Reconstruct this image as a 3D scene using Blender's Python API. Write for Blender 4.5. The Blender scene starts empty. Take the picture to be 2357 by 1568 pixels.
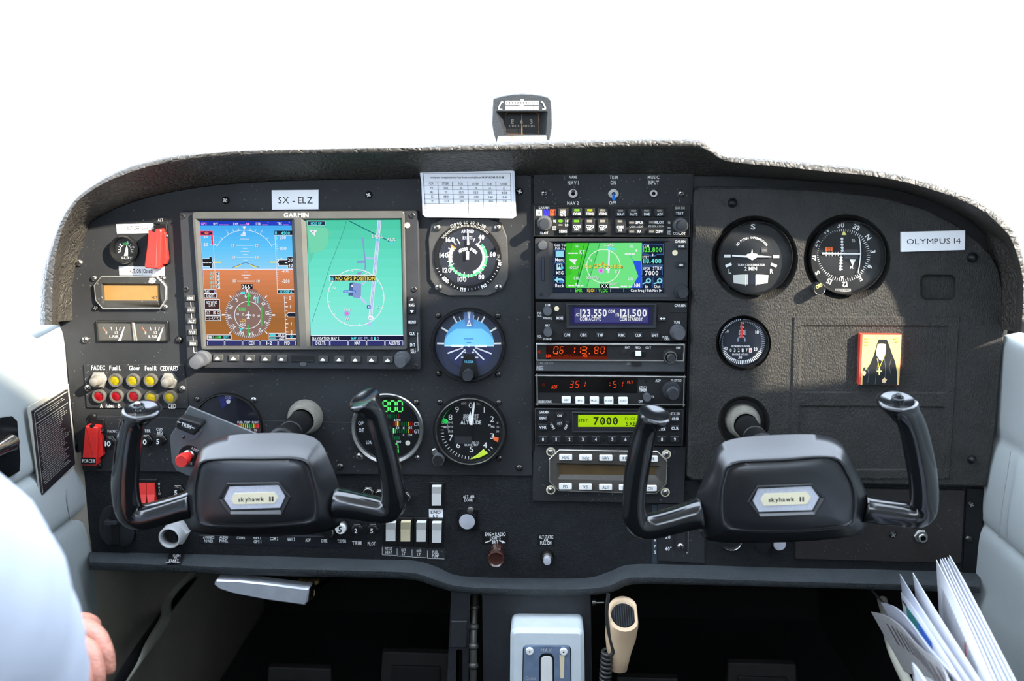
import bpy, math, random
from mathutils import Vector, Matrix
from mathutils.geometry import tessellate_polygon
random.seed(7)
sc = bpy.context.scene
COL = sc.collection
R = math.radians

# ------------------------------------------------------------------ camera
IW, IH, F, D, Z0 = 2357.0, 1568.0, 2291.0, 1.045, 1.0
ROT = Matrix.Rotation(R(2.2), 3, 'Z') @ Matrix.Rotation(R(90 - 10.5), 3, 'X')
FWD = ROT @ Vector((0, 0, -1))
CAM = Vector((0, 0, Z0)) - FWD * D
cd = bpy.data.cameras.new('camera')
cd.sensor_width = 36.0
cd.lens = 36.0 * F / IW
cd.clip_start = 0.01
cd.dof.use_dof = True
cd.dof.focus_distance = 1.04
cd.dof.aperture_fstop = 5.0
co = bpy.data.objects.new('camera', cd)
COL.objects.link(co)
co.matrix_world = Matrix.Translation(CAM) @ ROT.to_4x4()
sc.camera = co

# ------------------------------------------------------------------ sky, sun, exposure
w = bpy.data.worlds.new('sky')
sc.world = w
w.use_nodes = True
bg = w.node_tree.nodes['Background']
bg.inputs[0].default_value = (0.80, 0.93, 1.12, 1)
bg.inputs[1].default_value = 9.2
SUNV = Vector((1.45, -1.0, 0.95)).normalized()          # direction towards the sun
sl = bpy.data.lights.new('sun', 'SUN')
sl.energy = 20.0
sl.color = (1.0, 0.90, 0.74)
sl.angle = R(1.4)
so = bpy.data.objects.new('sun', sl)
COL.objects.link(so)
so.rotation_euler = SUNV.to_track_quat('Z', 'Y').to_euler()
so.location = (2.5, -2, 3)
vs = sc.view_settings
vs.view_transform = 'Standard'
vs.look = 'None'
vs.exposure = 0.0
vs.gamma = 1.0
vs.use_curve_mapping = False

try:
    sc.cycles.caustics_reflective = False
    sc.cycles.caustics_refractive = False
    sc.cycles.sample_clamp_indirect = 4.0
except Exception:
    pass

# ------------------------------------------------------------------ helpers
def W(px, py, y=0.0):
    """point of the place seen at photo pixel (px,py) on the upright plane Y=y"""
    d = ROT @ Vector(((px - IW / 2) / F, -(py - IH / 2) / F, -1.0))
    return CAM + d * ((y - CAM.y) / d.y)

def WD(px, py, dep):
    return CAM + (ROT @ Vector(((px - IW / 2) / F, -(py - IH / 2) / F, -1.0))) * dep

def S(px, py, y=0.0):
    return (W(px + .5, py, y) - W(px - .5, py, y)).length

def lin(c):
    return tuple(((v / 255.) / 12.92 if v <= 10 else ((v / 255. + .055) / 1.055) ** 2.4) for v in c)

_M = {}
def mat(name, col, rough=.5, metal=0., bump=None, var=.12, spec=.5, coat=0., vscale=60., speck=0., stretch=None, trans=0.):
    """principled surface with procedural colour variation and relief; col in sRGB 0-255"""
    if name in _M:
        return _M[name]
    m = bpy.data.materials.new(name)
    m.use_nodes = True
    nt = m.node_tree
    b = nt.nodes['Principled BSDF']
    L = nt.links.new
    c = lin(col)
    geo = nt.nodes.new('ShaderNodeNewGeometry')
    pos = geo.outputs['Position']
    if stretch:
        mp = nt.nodes.new('ShaderNodeMapping')
        mp.inputs['Scale'].default_value = stretch
        L(pos, mp.inputs['Vector'])
        spos = mp.outputs['Vector']
    else:
        spos = pos
    n = nt.nodes.new('ShaderNodeTexNoise')
    n.inputs['Scale'].default_value = vscale
    n.inputs['Detail'].default_value = 4
    L(pos, n.inputs['Vector'])
    r = nt.nodes.new('ShaderNodeValToRGB')
    r.color_ramp.elements[0].position = .3
    r.color_ramp.elements[1].position = .7
    r.color_ramp.elements[0].color = tuple(v * (1 - var) for v in c) + (1,)
    r.color_ramp.elements[1].color = tuple(min(1, v * (1 + var)) for v in c) + (1,)
    L(n.outputs['Fac'], r.inputs['Fac'])
    colout = r.outputs['Color']
    if speck > 0:                                   # dust specks
        n2 = nt.nodes.new('ShaderNodeTexNoise')
        n2.inputs['Scale'].default_value = 420
        n2.inputs['Detail'].default_value = 1
        L(pos, n2.inputs['Vector'])
        r2 = nt.nodes.new('ShaderNodeValToRGB')
        r2.color_ramp.elements[0].position = .70
        r2.color_ramp.elements[1].position = .76
        L(n2.outputs['Fac'], r2.inputs['Fac'])
        mx = nt.nodes.new('ShaderNodeMix')
        mx.data_type = 'RGBA'
        mlt = nt.nodes.new('ShaderNodeMath')
        mlt.operation = 'MULTIPLY'
        mlt.inputs[1].default_value = speck
        L(r2.outputs['Color'], mlt.inputs[0])
        L(mlt.outputs[0], mx.inputs['Factor'])
        L(colout, mx.inputs['A'])
        mx.inputs['B'].default_value = (.35, .34, .32, 1)
        colout = mx.outputs['Result']
    L(colout, b.inputs['Base Color'])
    b.inputs['Roughness'].default_value = rough
    b.inputs['Metallic'].default_value = metal
    b.inputs['Specular IOR Level'].default_value = spec
    b.inputs['Coat Weight'].default_value = coat
    b.inputs['Coat Roughness'].default_value = .08
    b.inputs['Transmission Weight'].default_value = trans
    if bump:
        sca, strg, kind = bump
        if kind == 'leather':                       # creased hide: warped ridges over a fine grain
            nz = nt.nodes.new('ShaderNodeTexNoise')
            nz.inputs['Scale'].default_value = sca * .5
            nz.inputs['Detail'].default_value = 2
            L(spos, nz.inputs['Vector'])
            va = nt.nodes.new('ShaderNodeVectorMath')
            va.operation = 'MULTIPLY_ADD'
            va.inputs[1].default_value = (3.0 / sca,) * 3
            L(nz.outputs['Color'], va.inputs[0])
            L(spos, va.inputs[2])
            t = nt.nodes.new('ShaderNodeTexVoronoi')
            t.feature = 'DISTANCE_TO_EDGE'
            t.inputs['Scale'].default_value = sca
            L(va.outputs[0], t.inputs['Vector'])
            rr = nt.nodes.new('ShaderNodeValToRGB')
            rr.color_ramp.interpolation = 'EASE'
            rr.color_ramp.elements[1].position = .22
            L(t.outputs['Distance'], rr.inputs['Fac'])
            n3 = nt.nodes.new('ShaderNodeTexNoise')
            n3.inputs['Scale'].default_value = sca * 1.1
            n3.inputs['Detail'].default_value = 4
            L(va.outputs[0], n3.inputs['Vector'])
            ad = nt.nodes.new('ShaderNodeMath')
            ad.operation = 'MULTIPLY'
            L(rr.outputs['Color'], ad.inputs[0])
            L(n3.outputs['Fac'], ad.inputs[1])
            h = ad.outputs[0]
        else:
            t = nt.nodes.new('ShaderNodeTexNoise')
            t.inputs['Scale'].default_value = sca
            t.inputs['Detail'].default_value = 3
            L(spos, t.inputs['Vector'])
            h = t.outputs['Fac']
        bp = nt.nodes.new('ShaderNodeBump')
        bp.inputs['Strength'].default_value = strg
        bp.inputs['Distance'].default_value = .002
        L(h, bp.inputs['Height'])
        L(bp.outputs['Normal'], b.inputs['Normal'])
    _M[name] = m
    return m

def ink(c, e=0.0):
    """printed colour (e=0) or lit display colour (e=brightness)"""
    k = 'ink_%d_%d_%d_%d' % (c[0], c[1], c[2], int(e * 10))
    if k in _M:
        return _M[k]
    m = bpy.data.materials.new(k)
    m.use_nodes = True
    nt = m.node_tree
    b = nt.nodes['Principled BSDF']
    n = nt.nodes.new('ShaderNodeTexNoise')
    n.inputs['Scale'].default_value = 300
    r = nt.nodes.new('ShaderNodeValToRGB')
    l = lin(c)
    lo, hi = (.985, 1.015) if e > 0 else (.9, 1.0)
    r.color_ramp.elements[0].color = tuple(v * lo for v in l) + (1,)
    r.color_ramp.elements[1].color = tuple(v * hi for v in l) + (1,)
    nt.links.new(n.outputs['Fac'], r.inputs['Fac'])
    if e > 0:
        b.inputs['Base Color'].default_value = (.002, .002, .002, 1)
        b.inputs['Roughness'].default_value = .25
        b.inputs['Specular IOR Level'].default_value = .1
        nt.links.new(r.outputs['Color'], b.inputs['Emission Color'])
        b.inputs['Emission Strength'].default_value = e
    else:
        nt.links.new(r.outputs['Color'], b.inputs['Base Color'])
        b.inputs['Roughness'].default_value = .55
        b.inputs['Specular IOR Level'].default_value = .25
    _M[k] = m
    return m

def glassmat(name='clear_glass', tint=(1, 1, 1), refl=.05):
    if name in _M:
        return _M[name]
    m = bpy.data.materials.new(name)
    m.use_nodes = True
    nt = m.node_tree
    nt.nodes.remove(nt.nodes['Principled BSDF'])
    out = nt.nodes['Material Output']
    t = nt.nodes.new('ShaderNodeBsdfTransparent')
    t.inputs[0].default_value = tuple(tint) + (1,)
    g = nt.nodes.new('ShaderNodeBsdfGlossy')
    g.inputs['Roughness'].default_value = .03
    n = nt.nodes.new('ShaderNodeTexNoise')
    n.inputs['Scale'].default_value = 25
    mr = nt.nodes.new('ShaderNodeMapRange')
    mr.inputs['To Min'].default_value = refl * .8
    mr.inputs['To Max'].default_value = refl * 1.2
    nt.links.new(n.outputs['Fac'], mr.inputs['Value'])
    mx = nt.nodes.new('ShaderNodeMixShader')
    nt.links.new(mr.outputs[0], mx.inputs[0])
    nt.links.new(t.outputs[0], mx.inputs[1])
    nt.links.new(g.outputs[0], mx.inputs[2])
    nt.links.new(mx.outputs[0], out.inputs[0])
    _M[name] = m
    return m

# palette
M_PANEL = mat('panel_paint', (43, 44, 46), .46, speck=.35, var=.25, vscale=14, spec=.16)
M_PLASTIC = mat('moulded_plastic', (50, 49, 47), .5, bump=(800, .8, 'noise'), stretch=(1, 1, .45), spec=.2)
M_LOWER = mat('lower_panel_vinyl', (31, 33, 35), .55, bump=(900, .6, 'noise'), spec=.16)
M_SILL = mat('sill_vinyl', (62, 67, 70), .5, bump=(800, 1.0, 'noise'), spec=.4)
M_LEATHER = mat('glareshield_leather', (56, 53, 48), .5, bump=(125, .8, 'leather'), var=.18, vscale=30)
M_RADIO = mat('radio_face', (33, 34, 35), .48, bump=(1800, .12, 'noise'), var=.1, spec=.18)
M_BEZEL = mat('bezel_grey', (70, 70, 67), .5, bump=(2200, .15, 'noise'), var=.1)
M_BEZELD = mat('bezel_dark', (44, 45, 48), .5, bump=(2200, .15, 'noise'), var=.1, spec=.25)
M_KEY = mat('grey_key', (66, 66, 64), .45, var=.08, spec=.25)
M_KEYD = mat('black_key', (34, 35, 37), .4, var=.08, spec=.25)
M_KNOB = mat('grey_knob', (76, 78, 81), .42, var=.08, spec=.25)
M_KNOBD = mat('dark_knob', (46, 48, 51), .42, var=.08, spec=.25)
M_BLACK = mat('satin_black', (20, 20, 21), .42, var=.1, spec=.25)
M_VOID = mat('deep_black', (6, 6, 7), .8, var=.1)
M_CHROME = mat('chrome', (205, 205, 208), .16, 1.0, var=.04)
M_STEEL = mat('dull_steel', (172, 170, 166), .34, 1.0, var=.1)
M_DARKSTEEL = mat('dark_steel', (86, 84, 80), .35, 1.0, var=.1)
M_ALU = mat('edge_aluminium', (190, 188, 182), .35, .85, var=.12, vscale=200)
M_YOKE = mat('yoke_gloss_black', (16, 17, 19), .13, var=.1, spec=.6, coat=.35)
M_HUB = mat('yoke_hub_black', (24, 25, 28), .30, bump=(500, .03, 'noise'), spec=.72)
M_RED = mat('red_plastic', (214, 46, 40), .32, var=.06)
M_WHITEP = mat('white_plastic', (232, 231, 226), .4, var=.03)
M_CREAM = mat('cream_plastic', (228, 214, 176), .4, var=.05)
M_PAPER = mat('white_paper', (236, 237, 240), .7, var=.03)
M_LABELW = mat('white_label', (240, 240, 240), .5, var=.02)
M_VINYL = mat('door_vinyl', (164, 170, 169), .5, bump=(240, .12, 'noise'), var=.05, vscale=8)
M_TRIMGREY = mat('kick_vinyl', (150, 142, 128), .6, bump=(300, .15, 'noise'), var=.08, vscale=10)
M_CARPET = mat('carpet', (13, 20, 22), .95, bump=(700, .9, 'noise'), var=.4, vscale=300)
M_HOSE = mat('hose_rubber', (176, 174, 158), .55, var=.1, vscale=20)
M_BEIGE = mat('beige_plastic', (214, 184, 150), .45, bump=(1200, .1, 'noise'), var=.05)
M_GREYBOX = mat('pale_grey_plastic', (206, 214, 218), .5, bump=(900, .12, 'noise'), var=.04)
M_BROWN = mat('brown_bakelite', (62, 34, 26), .25, var=.1, coat=.3)
M_GLASS = glassmat(refl=.035)

# ------------------------------------------------------------------ object builders
ORG = {}
def thing(name, label, cat, at, group=None):
    o = bpy.data.objects.new(name, None)
    o.empty_display_size = .02
    COL.objects.link(o)
    o.location = at
    o['label'] = label
    o['category'] = cat
    if group:
        o['group'] = group
    ORG[o.name] = Vector(at)
    return o

def tag(o, label, cat, group=None):
    o['label'] = label
    o['category'] = cat
    if group:
        o['group'] = group
    return o

def mesh(name, vs_, fs, mats, parent=None, smooth=False, mi=None, ang=35, origin=None):
    org = ORG[parent.name] if parent else (Vector(origin) if origin is not None else Vector((0, 0, 0)))
    me = bpy.data.meshes.new(name)
    me.from_pydata([tuple(Vector(v) - org) for v in vs_], [], fs)
    for m in (mats if isinstance(mats, (list, tuple)) else [mats]):
        me.materials.append(m)
    if mi:
        me.polygons.foreach_set('material_index', mi)
    if smooth:
        me.polygons.foreach_set('use_smooth', [True] * len(me.polygons))
        me.set_sharp_from_angle(angle=R(ang))
    me.update()
    o = bpy.data.objects.new(name, me)
    COL.objects.link(o)
    if parent:
        o.parent = parent
    else:
        o.location = org
    ORG[o.name] = org
    return o

def place(name, me, at, parent, scale=1., rot=0.):
    """a child that shares mesh data; the mesh looks along -Y"""
    o = bpy.data.objects.new(name, me)
    COL.objects.link(o)
    o.parent = parent
    o.location = Vector(at) - ORG[parent.name]
    o.scale = (scale,) * 3
    o.rotation_euler = (0, rot, 0)
    ORG[o.name] = ORG[parent.name]
    return o

def area2(p):
    return sum(p[i][0] * p[(i + 1) % len(p)][1] - p[(i + 1) % len(p)][0] * p[i][1] for i in range(len(p)))

def inset(p, d):
    n = len(p)
    s = 1 if area2(p) > 0 else -1
    out = []
    for i in range(n):
        a, b, c = p[i - 1], p[i], p[(i + 1) % n]
        e1 = (b[0] - a[0], b[1] - a[1])
        e2 = (c[0] - b[0], c[1] - b[1])
        l1 = math.hypot(*e1) or 1e-9
        l2 = math.hypot(*e2) or 1e-9
        n1 = (-e1[1] / l1 * s, e1[0] / l1 * s)
        n2 = (-e2[1] / l2 * s, e2[0] / l2 * s)
        q = 1 + n1[0] * n2[0] + n1[1] * n2[1]
        q = max(q, .35)
        out.append((b[0] + (n1[0] + n2[0]) * d / q, b[1] + (n1[1] + n2[1]) * d / q))
    return out

def rrect(x0, y0, x1, y1, r=0, n=4):
    if r <= 0:
        return [(x0, y0), (x1, y0), (x1, y1), (x0, y1)]
    o = []
    for cx, cy, a0 in ((x1 - r, y0 + r, -90), (x1 - r, y1 - r, 0), (x0 + r, y1 - r, 90), (x0 + r, y0 + r, 180)):
        for i in range(n + 1):
            a = R(a0 + 90 * i / n)
            o.append((cx + r * math.cos(a), cy + r * math.sin(a)))
    return o

def rquad(pts, r, n=3):
    """polygon with rounded corners"""
    o = []
    m = len(pts)
    for i in range(m):
        a, b, c = Vector(pts[i - 1]), Vector(pts[i]), Vector(pts[(i + 1) % m])
        p, q = b + (a - b).normalized() * r, b + (c - b).normalized() * r
        for k in range(n + 1):
            t = k / n
            v = p * (1 - t) ** 2 + b * 2 * t * (1 - t) + q * t * t
            o.append((v.x, v.y))
    return o

def ell(cx, cy, rx, ry=None, n=32, a0=0, a1=360):
    ry = ry or rx
    full = abs(a1 - a0) >= 360
    k = n if full else n + 1
    return [(cx + rx * math.sin(R(a0 + (a1 - a0) * i / n)), cy - ry * math.cos(R(a0 + (a1 - a0) * i / n))) for i in range(k)]

def prism(name, pts, yb, yf, m, parent=None, bev=1.2, holes=(), smooth=True, back=False, origin=None):
    """solid plate: photo-pixel outline on its front plane Y=yf, straight back to Y=yb;
       holes = [(front outline, back outline, depth Y)]"""
    V, Fc = [], []
    n = len(pts)
    s = S(pts[0][0], pts[0][1], yf)
    bz = bev * s
    ins = inset(pts, bev) if bev > 0 else pts
    dirn = -1 if yf < yb else 1
    for p in pts:
        v = W(p[0], p[1], yf)
        V.append((v.x, yb, v.z))
    for p in pts:
        v = W(p[0], p[1], yf)
        V.append((v.x, yf - dirn * bz, v.z))
    for p in ins:
        V.append(tuple(W(p[0], p[1], yf)))
    for k in range(2):
        for i in range(n):
            j = (i + 1) % n
            Fc.append((k * n + i, k * n + j, (k + 1) * n + j, (k + 1) * n + i))
    base = 2 * n
    if holes:
        loops = [[Vector((x, -y, 0)) for x, y in ins]]
        idx = list(range(base, base + n))
        for hf, hb, hy in holes:
            st = len(V)
            for p in hf:
                V.append(tuple(W(p[0], p[1], yf)))
            idx += list(range(st, st + len(hf)))
            loops.append([Vector((x, -y, 0)) for x, y in hf])
            sb = len(V)
            for p in hb:
                V.append(tuple(W(p[0], p[1], hy)))
            q = len(hf)
            for i in range(q):
                j = (i + 1) % q
                Fc.append((st + i, sb + i, sb + j, st + j))
        import bmesh
        b = bmesh.new()
        es, k = [], 0
        for lp_ in loops:
            bv = [b.verts.new(v) for v in lp_]
            es += [b.edges.new((bv[i], bv[(i + 1) % len(bv)])) for i in range(len(bv))]
        b.verts.index_update()
        bmesh.ops.triangle_fill(b, use_beauty=True, edges=es)
        for f in b.faces:
            Fc.append(tuple(idx[v.index] for v in f.verts))
        b.free()
    else:
        Fc.append(tuple(range(base, base + n)))
    if back:
        Fc.append(tuple(range(n)))
    o = mesh(name, V, Fc, m, parent, smooth, ang=30, origin=origin)
    fixn(o)
    return o

def fixn(o):
    import bmesh
    b = bmesh.new()
    b.from_mesh(o.data)
    bmesh.ops.recalc_face_normals(b, faces=b.faces)
    b.to_mesh(o.data)
    b.free()

def lathe(name, cx, cy, prof, m, parent=None, n=32, y0=None, knurl=0., mi=None, origin=None, axis=None, ang=35):
    """body of revolution about the panel normal at photo pixel (cx,cy) of plane y0; prof = [(radius px, Y)]"""
    if y0 is None:
        y0 = prof[0][1]
    c = W(cx, cy, y0)
    s = S(cx, cy, y0)
    A = (axis or Vector((0, 1, 0))).normalized()
    U = A.orthogonal().normalized() if axis else Vector((1, 0, 0))
    T = A.cross(U)
    V, Fc, MI = [], [], []
    rows = []
    for r, y in prof:
        cc = c + A * (y - y0)
        if r <= 0:
            rows.append([len(V)])
            V.append(cc)
        else:
            st = len(V)
            for i in range(n):
                a = 2 * math.pi * i / n
                k = r * s * (1 - (knurl if i % 2 else 0))
                V.append(cc + U * (math.cos(a) * k) + T * (math.sin(a) * k))
            rows.append(list(range(st, st + n)))
    for q, (a, b) in enumerate(zip(rows, rows[1:])):
        for i in range(n):
            j = (i + 1) % n
            if len(a) == 1 and len(b) == 1:
                continue
            if len(a) == 1:
                Fc.append((a[0], b[j], b[i]))
            elif len(b) == 1:
                Fc.append((a[i], a[j], b[0]))
            else:
                Fc.append((a[i], a[j], b[j], b[i]))
            MI.append(mi[q] if mi else 0)
    o = mesh(name, V, Fc, m, parent, True, MI if mi else None, ang=ang, origin=origin if parent is None and origin is not None else (c if parent is None else None))
    fixn(o)
    return o

def cr(pts, n, closed=False):
    """Catmull-Rom resampled to n points evenly along its length"""
    P = [Vector(p) for p in pts]
    m = len(P)
    raw = []
    segs = m if closed else m - 1
    for i in range(segs):
        if closed:
            a, b, c, d = P[i - 1], P[i], P[(i + 1) % m], P[(i + 2) % m]
        else:
            a, b, c, d = P[max(i - 1, 0)], P[i], P[i + 1], P[min(i + 2, m - 1)]
        for k in range(12):
            t = k / 12
            raw.append(.5 * ((2 * b) + (c - a) * t + (2 * a - 5 * b + 4 * c - d) * t * t + (3 * b - 3 * c + d - a) * t ** 3))
    raw.append(P[0].copy() if closed else P[-1].copy())
    L = [0]
    for a, b in zip(raw, raw[1:]):
        L.append(L[-1] + (b - a).length)
    out = []
    j = 0
    for i in range(n):
        t = L[-1] * i / (n if closed else n - 1)
        while j < len(L) - 2 and L[j + 1] < t:
            j += 1
        f = (t - L[j]) / max(L[j + 1] - L[j], 1e-9)
        out.append(raw[j].lerp(raw[j + 1], min(f, 1)))
    return out

def loft(name, rows, m, parent=None, closed=False, cap0=False, cap1=False, smooth=True, ang=50, mi=None, origin=None):
    n = len(rows[0])
    V = [v for r in rows for v in r]
    Fc, MI = [], []
    for k in range(len(rows) - 1):
        for i in range(n if closed else n - 1):
            j = (i + 1) % n
            Fc.append((k * n + i, k * n + j, (k + 1) * n + j, (k + 1) * n + i))
            MI.append(mi[k] if mi else 0)
    if cap0:
        Fc.append(tuple(range(n)))
        MI.append(mi[0] if mi else 0)
    if cap1:
        Fc.append(tuple(range((len(rows) - 1) * n, len(rows) * n)))
        MI.append(mi[-1] if mi else 0)
    o = mesh(name, V, Fc, m, parent, smooth, MI if mi else None, ang=ang, origin=origin)
    fixn(o)
    return o

def tube(name, path, rad, m, parent=None, n=12, ry=None, cap=True, up=None, origin=None, ang=60):
    """round (or oval) tube along world points; rad one number or one per point"""
    P = [Vector(p) for p in path]
    k = len(P)
    rad = rad if isinstance(rad, (list, tuple)) else [rad] * k
    ry = ry if isinstance(ry, (list, tuple)) else [ry] * k
    prev = Vector(up) if up else None
    rows = []
    for i in range(k):
        t = (P[min(i + 1, k - 1)] - P[max(i - 1, 0)]).normalized()
        if prev is None:
            prev = t.orthogonal()
        u = (prev - t * prev.dot(t)).normalized()
        prev = u
        v = t.cross(u)
        rows.append([P[i] + u * (math.cos(2 * math.pi * a / n) * rad[i]) + v * (math.sin(2 * math.pi * a / n) * (ry[i] or rad[i])) for a in range(n)])
    return loft(name, rows, m, parent, True, cap, cap, ang=ang, origin=origin)

def box(name, lo, hi, m, parent=None, origin=None, bev=0):
    x0, y0, z0 = lo
    x1, y1, z1 = hi
    V = [(x, y, z) for x in (x0, x1) for y in (y0, y1) for z in (z0, z1)]
    Fc = [(0, 1, 3, 2), (4, 6, 7, 5), (0, 4, 5, 1), (2, 3, 7, 6), (0, 2, 6, 4), (1, 5, 7, 3)]
    o = mesh(name, V, Fc, m, parent, origin=origin)
    return o

# ------------------------------------------------------------------ letter shapes, made once from the built-in typeface
CHARS = "ABCDEFGHIJKLMNOPQRSTUVWXYZabcdefghijklmnopqrstuvwxyz0123456789.,-/:()=&'+%*"
GL = {}
def make_glyphs():
    tmp = []
    for bold in (0, 1):
        for ch in CHARS:
            cu = bpy.data.curves.new('glyph', 'FONT')
            cu.body = ch
            cu.resolution_u = 2
            cu.offset = .022 if bold else 0
            o = bpy.data.objects.new('glyph', cu)
            COL.objects.link(o)
            tmp.append((o, ch, bold))
    bpy.context.view_layer.update()
    dg = bpy.context.evaluated_depsgraph_get()
    for o, ch, bold in tmp:
        e = o.evaluated_get(dg)
        me = e.to_mesh()
        vs_ = [(v.co.x, v.co.y) for v in me.vertices]
        GL[(ch, bold)] = (vs_, [tuple(p.vertices) for p in me.polygons])
        e.to_mesh_clear()
    for o, ch, bold in tmp:
        cu = o.data
        bpy.data.objects.remove(o)
        bpy.data.curves.remove(cu)
make_glyphs()
CAP = max(v[1] for v in GL[('H', 0)][0])

SEG7 = {'0': 'abcdef', '1': 'bc', '2': 'abged', '3': 'abgcd', '4': 'fgbc', '5': 'afgcd', '6': 'afgedc', '7': 'abc', '8': 'abcdefg', '9': 'abcfgd'}

class Canvas:
    """flat print or display picture: stacked flat shapes in photo pixels, joined into one mesh"""
    def __init__(self, T=(0, 0, 1.0), step=.000006):
        self.T, self.step, self.layer = T, step, 0
        self.P = []          # (pts2d list, faces, colour, emission, layer)
        self.e = 0.0
    def t(self, p):
        return (self.T[0] + p[0] / self.T[2], self.T[1] + p[1] / self.T[2])
    def add(self, pts, faces, c):
        self.layer += 1
        self.P.append(([self.t(p) for p in pts], faces, c, self.e, self.layer))
        return self
    def poly(self, pts, c):
        tri = tessellate_polygon([[Vector((x, y, 0)) for x, y in pts]])
        return self.add(pts, [tuple(t) for t in tri], c)
    def rect(self, x0, y0, x1, y1, c, r=0):
        p = rrect(x0, y0, x1, y1, r)
        return self.add(p, [tuple(range(len(p)))], c)
    def box(self, x0, y0, x1, y1, c, lw):
        self.ringpoly([(x0, y0), (x1, y0), (x1, y1), (x0, y1)], lw, c)
        return self
    def ringpoly(self, pts, lw, c):
        q = inset(pts, lw)
        n = len(pts)
        return self.add(list(pts) + q, [(i, (i + 1) % n, n + (i + 1) % n, n + i) for i in range(n)], c)
    def disc(self, cx, cy, r, c, ry=None, n=28):
        p = ell(cx, cy, r, ry, n)
        return self.add(p, [tuple(range(n))], c)
    def ring(self, cx, cy, r0, r1, c, a0=0, a1=360, n=48, ysc=1.0):
        pts, fs = [], []
        for i in range(n + 1):
            a = R(a0 + (a1 - a0) * i / max(n, 1))
            for r in (r0, r1):
                pts.append((cx + r * math.sin(a), cy - r * math.cos(a) * ysc))
        for i in range(n):
            fs.append((2 * i, 2 * i + 1, 2 * i + 3, 2 * i + 2))
        return self.add(pts, fs, c)
    def line(self, pts, wd, c):
        V, fs = [], []
        for (x0, y0), (x1, y1) in zip(pts, pts[1:]):
            dx, dy = x1 - x0, y1 - y0
            l = math.hypot(dx, dy) or 1
            nx, ny = -dy / l * wd / 2, dx / l * wd / 2
            k = len(V)
            V += [(x0 + nx, y0 + ny), (x1 + nx, y1 + ny), (x1 - nx, y1 - ny), (x0 - nx, y0 - ny)]
            fs.append((k, k + 1, k + 2, k + 3))
        return self.add(V, fs, c)
    def ticks(self, cx, cy, r0, r1, a0, a1, n, wd, c, skip=None, ysc=1.0):
        V, fs = [], []
        for i in range(n + 1):
            if skip and i % skip == 0:
                continue
            a = R(a0 + (a1 - a0) * i / max(n, 1))
            sx, sy = math.sin(a), -math.cos(a)
            k = len(V)
            for r, q in ((r0, -1), (r0, 1), (r1, 1), (r1, -1)):
                V.append((cx + sx * r - sy * q * wd / 2, cy + (sy * r + sx * q * wd / 2) * ysc))
            fs.append((k, k + 1, k + 2, k + 3))
        return self.add(V, fs, c) if V else self
    def text(self, s, cx, cy, h, c, w=None, rot=0, bold=1, gap=.14, al='c', sh=0.):
        V, fs, x = [], [], 0.
        k = h / CAP
        for ch in s:
            if ch == ' ':
                x += .38 * CAP * 1.1
                continue
            g = GL.get((ch, bold))
            if not g or not g[0]:
                x += .4 * CAP
                continue
            mn = min(v[0] for v in g[0])
            mxx = max(v[0] for v in g[0])
            b = len(V)
            V += [(v[0] - mn + x, v[1]) for v in g[0]]
            fs += [tuple(b + i for i in f) for f in g[1]]
            x += (mxx - mn) + gap * CAP
        x -= gap * CAP
        sx = (w / x) if w else k
        off = {'c': x / 2, 'l': 0, 'r': x}[al]
        ca, sa = math.cos(R(rot)), math.sin(R(rot))
        out = []
        for a, b in V:
            u, v = (a - off) * sx, -(b - CAP / 2) * k
            u -= v * sh
            out.append((cx + u * ca - v * sa, cy + u * sa + v * ca))
        return self.add(out, fs, c)
    def seg(self, s, x, y, wd, h, c, gap=.45, th=.16, slant=.1):
        """seven-segment figures, top left corner x,y"""
        for ch in s:
            if ch == ' ':
                x += wd * (1 + gap)
                continue
            if ch == '.':
                self.rect(x - wd * gap * .7, y + h * .9, x - wd * gap * .7 + wd * .22, y + h, c)
                continue
            if ch == ':':
                self.rect(x, y + h * .25, x + wd * .25, y + h * .38, c)
                self.rect(x, y + h * .65, x + wd * .25, y + h * .78, c)
                x += wd * .7
                continue
            t = th * wd * 1.25
            SG = {'a': ((0, 0), (1, 0)), 'b': ((1, 0), (1, .5)), 'c': ((1, .5), (1, 1)), 'd': ((0, 1), (1, 1)), 'e': ((0, .5), (0, 1)), 'f': ((0, 0), (0, .5)), 'g': ((0, .5), (1, .5))}
            V, fs = [], []
            for g in SEG7[ch]:
                (ax, ay), (bx, by) = SG[g]
                A = Vector((x + ax * wd, y + ay * h))
                B = Vector((x + bx * wd, y + by * h))
                d = (B - A).normalized()
                A, B = A + d * t * .55, B - d * t * .55
                nn = Vector((-d.y, d.x)) * t / 2
                k = len(V)
                for q in (A + nn, B + nn, B - nn, A - nn):
                    V.append((q.x + (y + h - q.y) * slant, q.y))
                fs.append((k, k + 1, k + 2, k + 3))
            self.add(V, fs, c)
            x += wd * (1 + gap)
        return self
    def build(self, name, parent, y, origin=None):
        V, fs, mats, mi = [], [], [], []
        st = min(.00003, .0012 / max(1, self.layer))
        for pts, f, c, e, ly in self.P:
            m = ink(c, e)
            if m not in mats:
                mats.append(m)
            b = len(V)
            V += [tuple(W(p[0], p[1], (y(p[1]) if callable(y) else y) - ly * st)) for p in pts]
            fs += [tuple(b + i for i in q) for q in f]
            mi += [mats.index(m)] * len(f)
        o = mesh(name, V, fs, mats, parent, mi=mi, origin=origin)
        o['kind'] = 'stuff'
        return o

def tf(T):
    return lambda x, y: (T[0] + x / T[2], T[1] + y / T[2])

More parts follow.
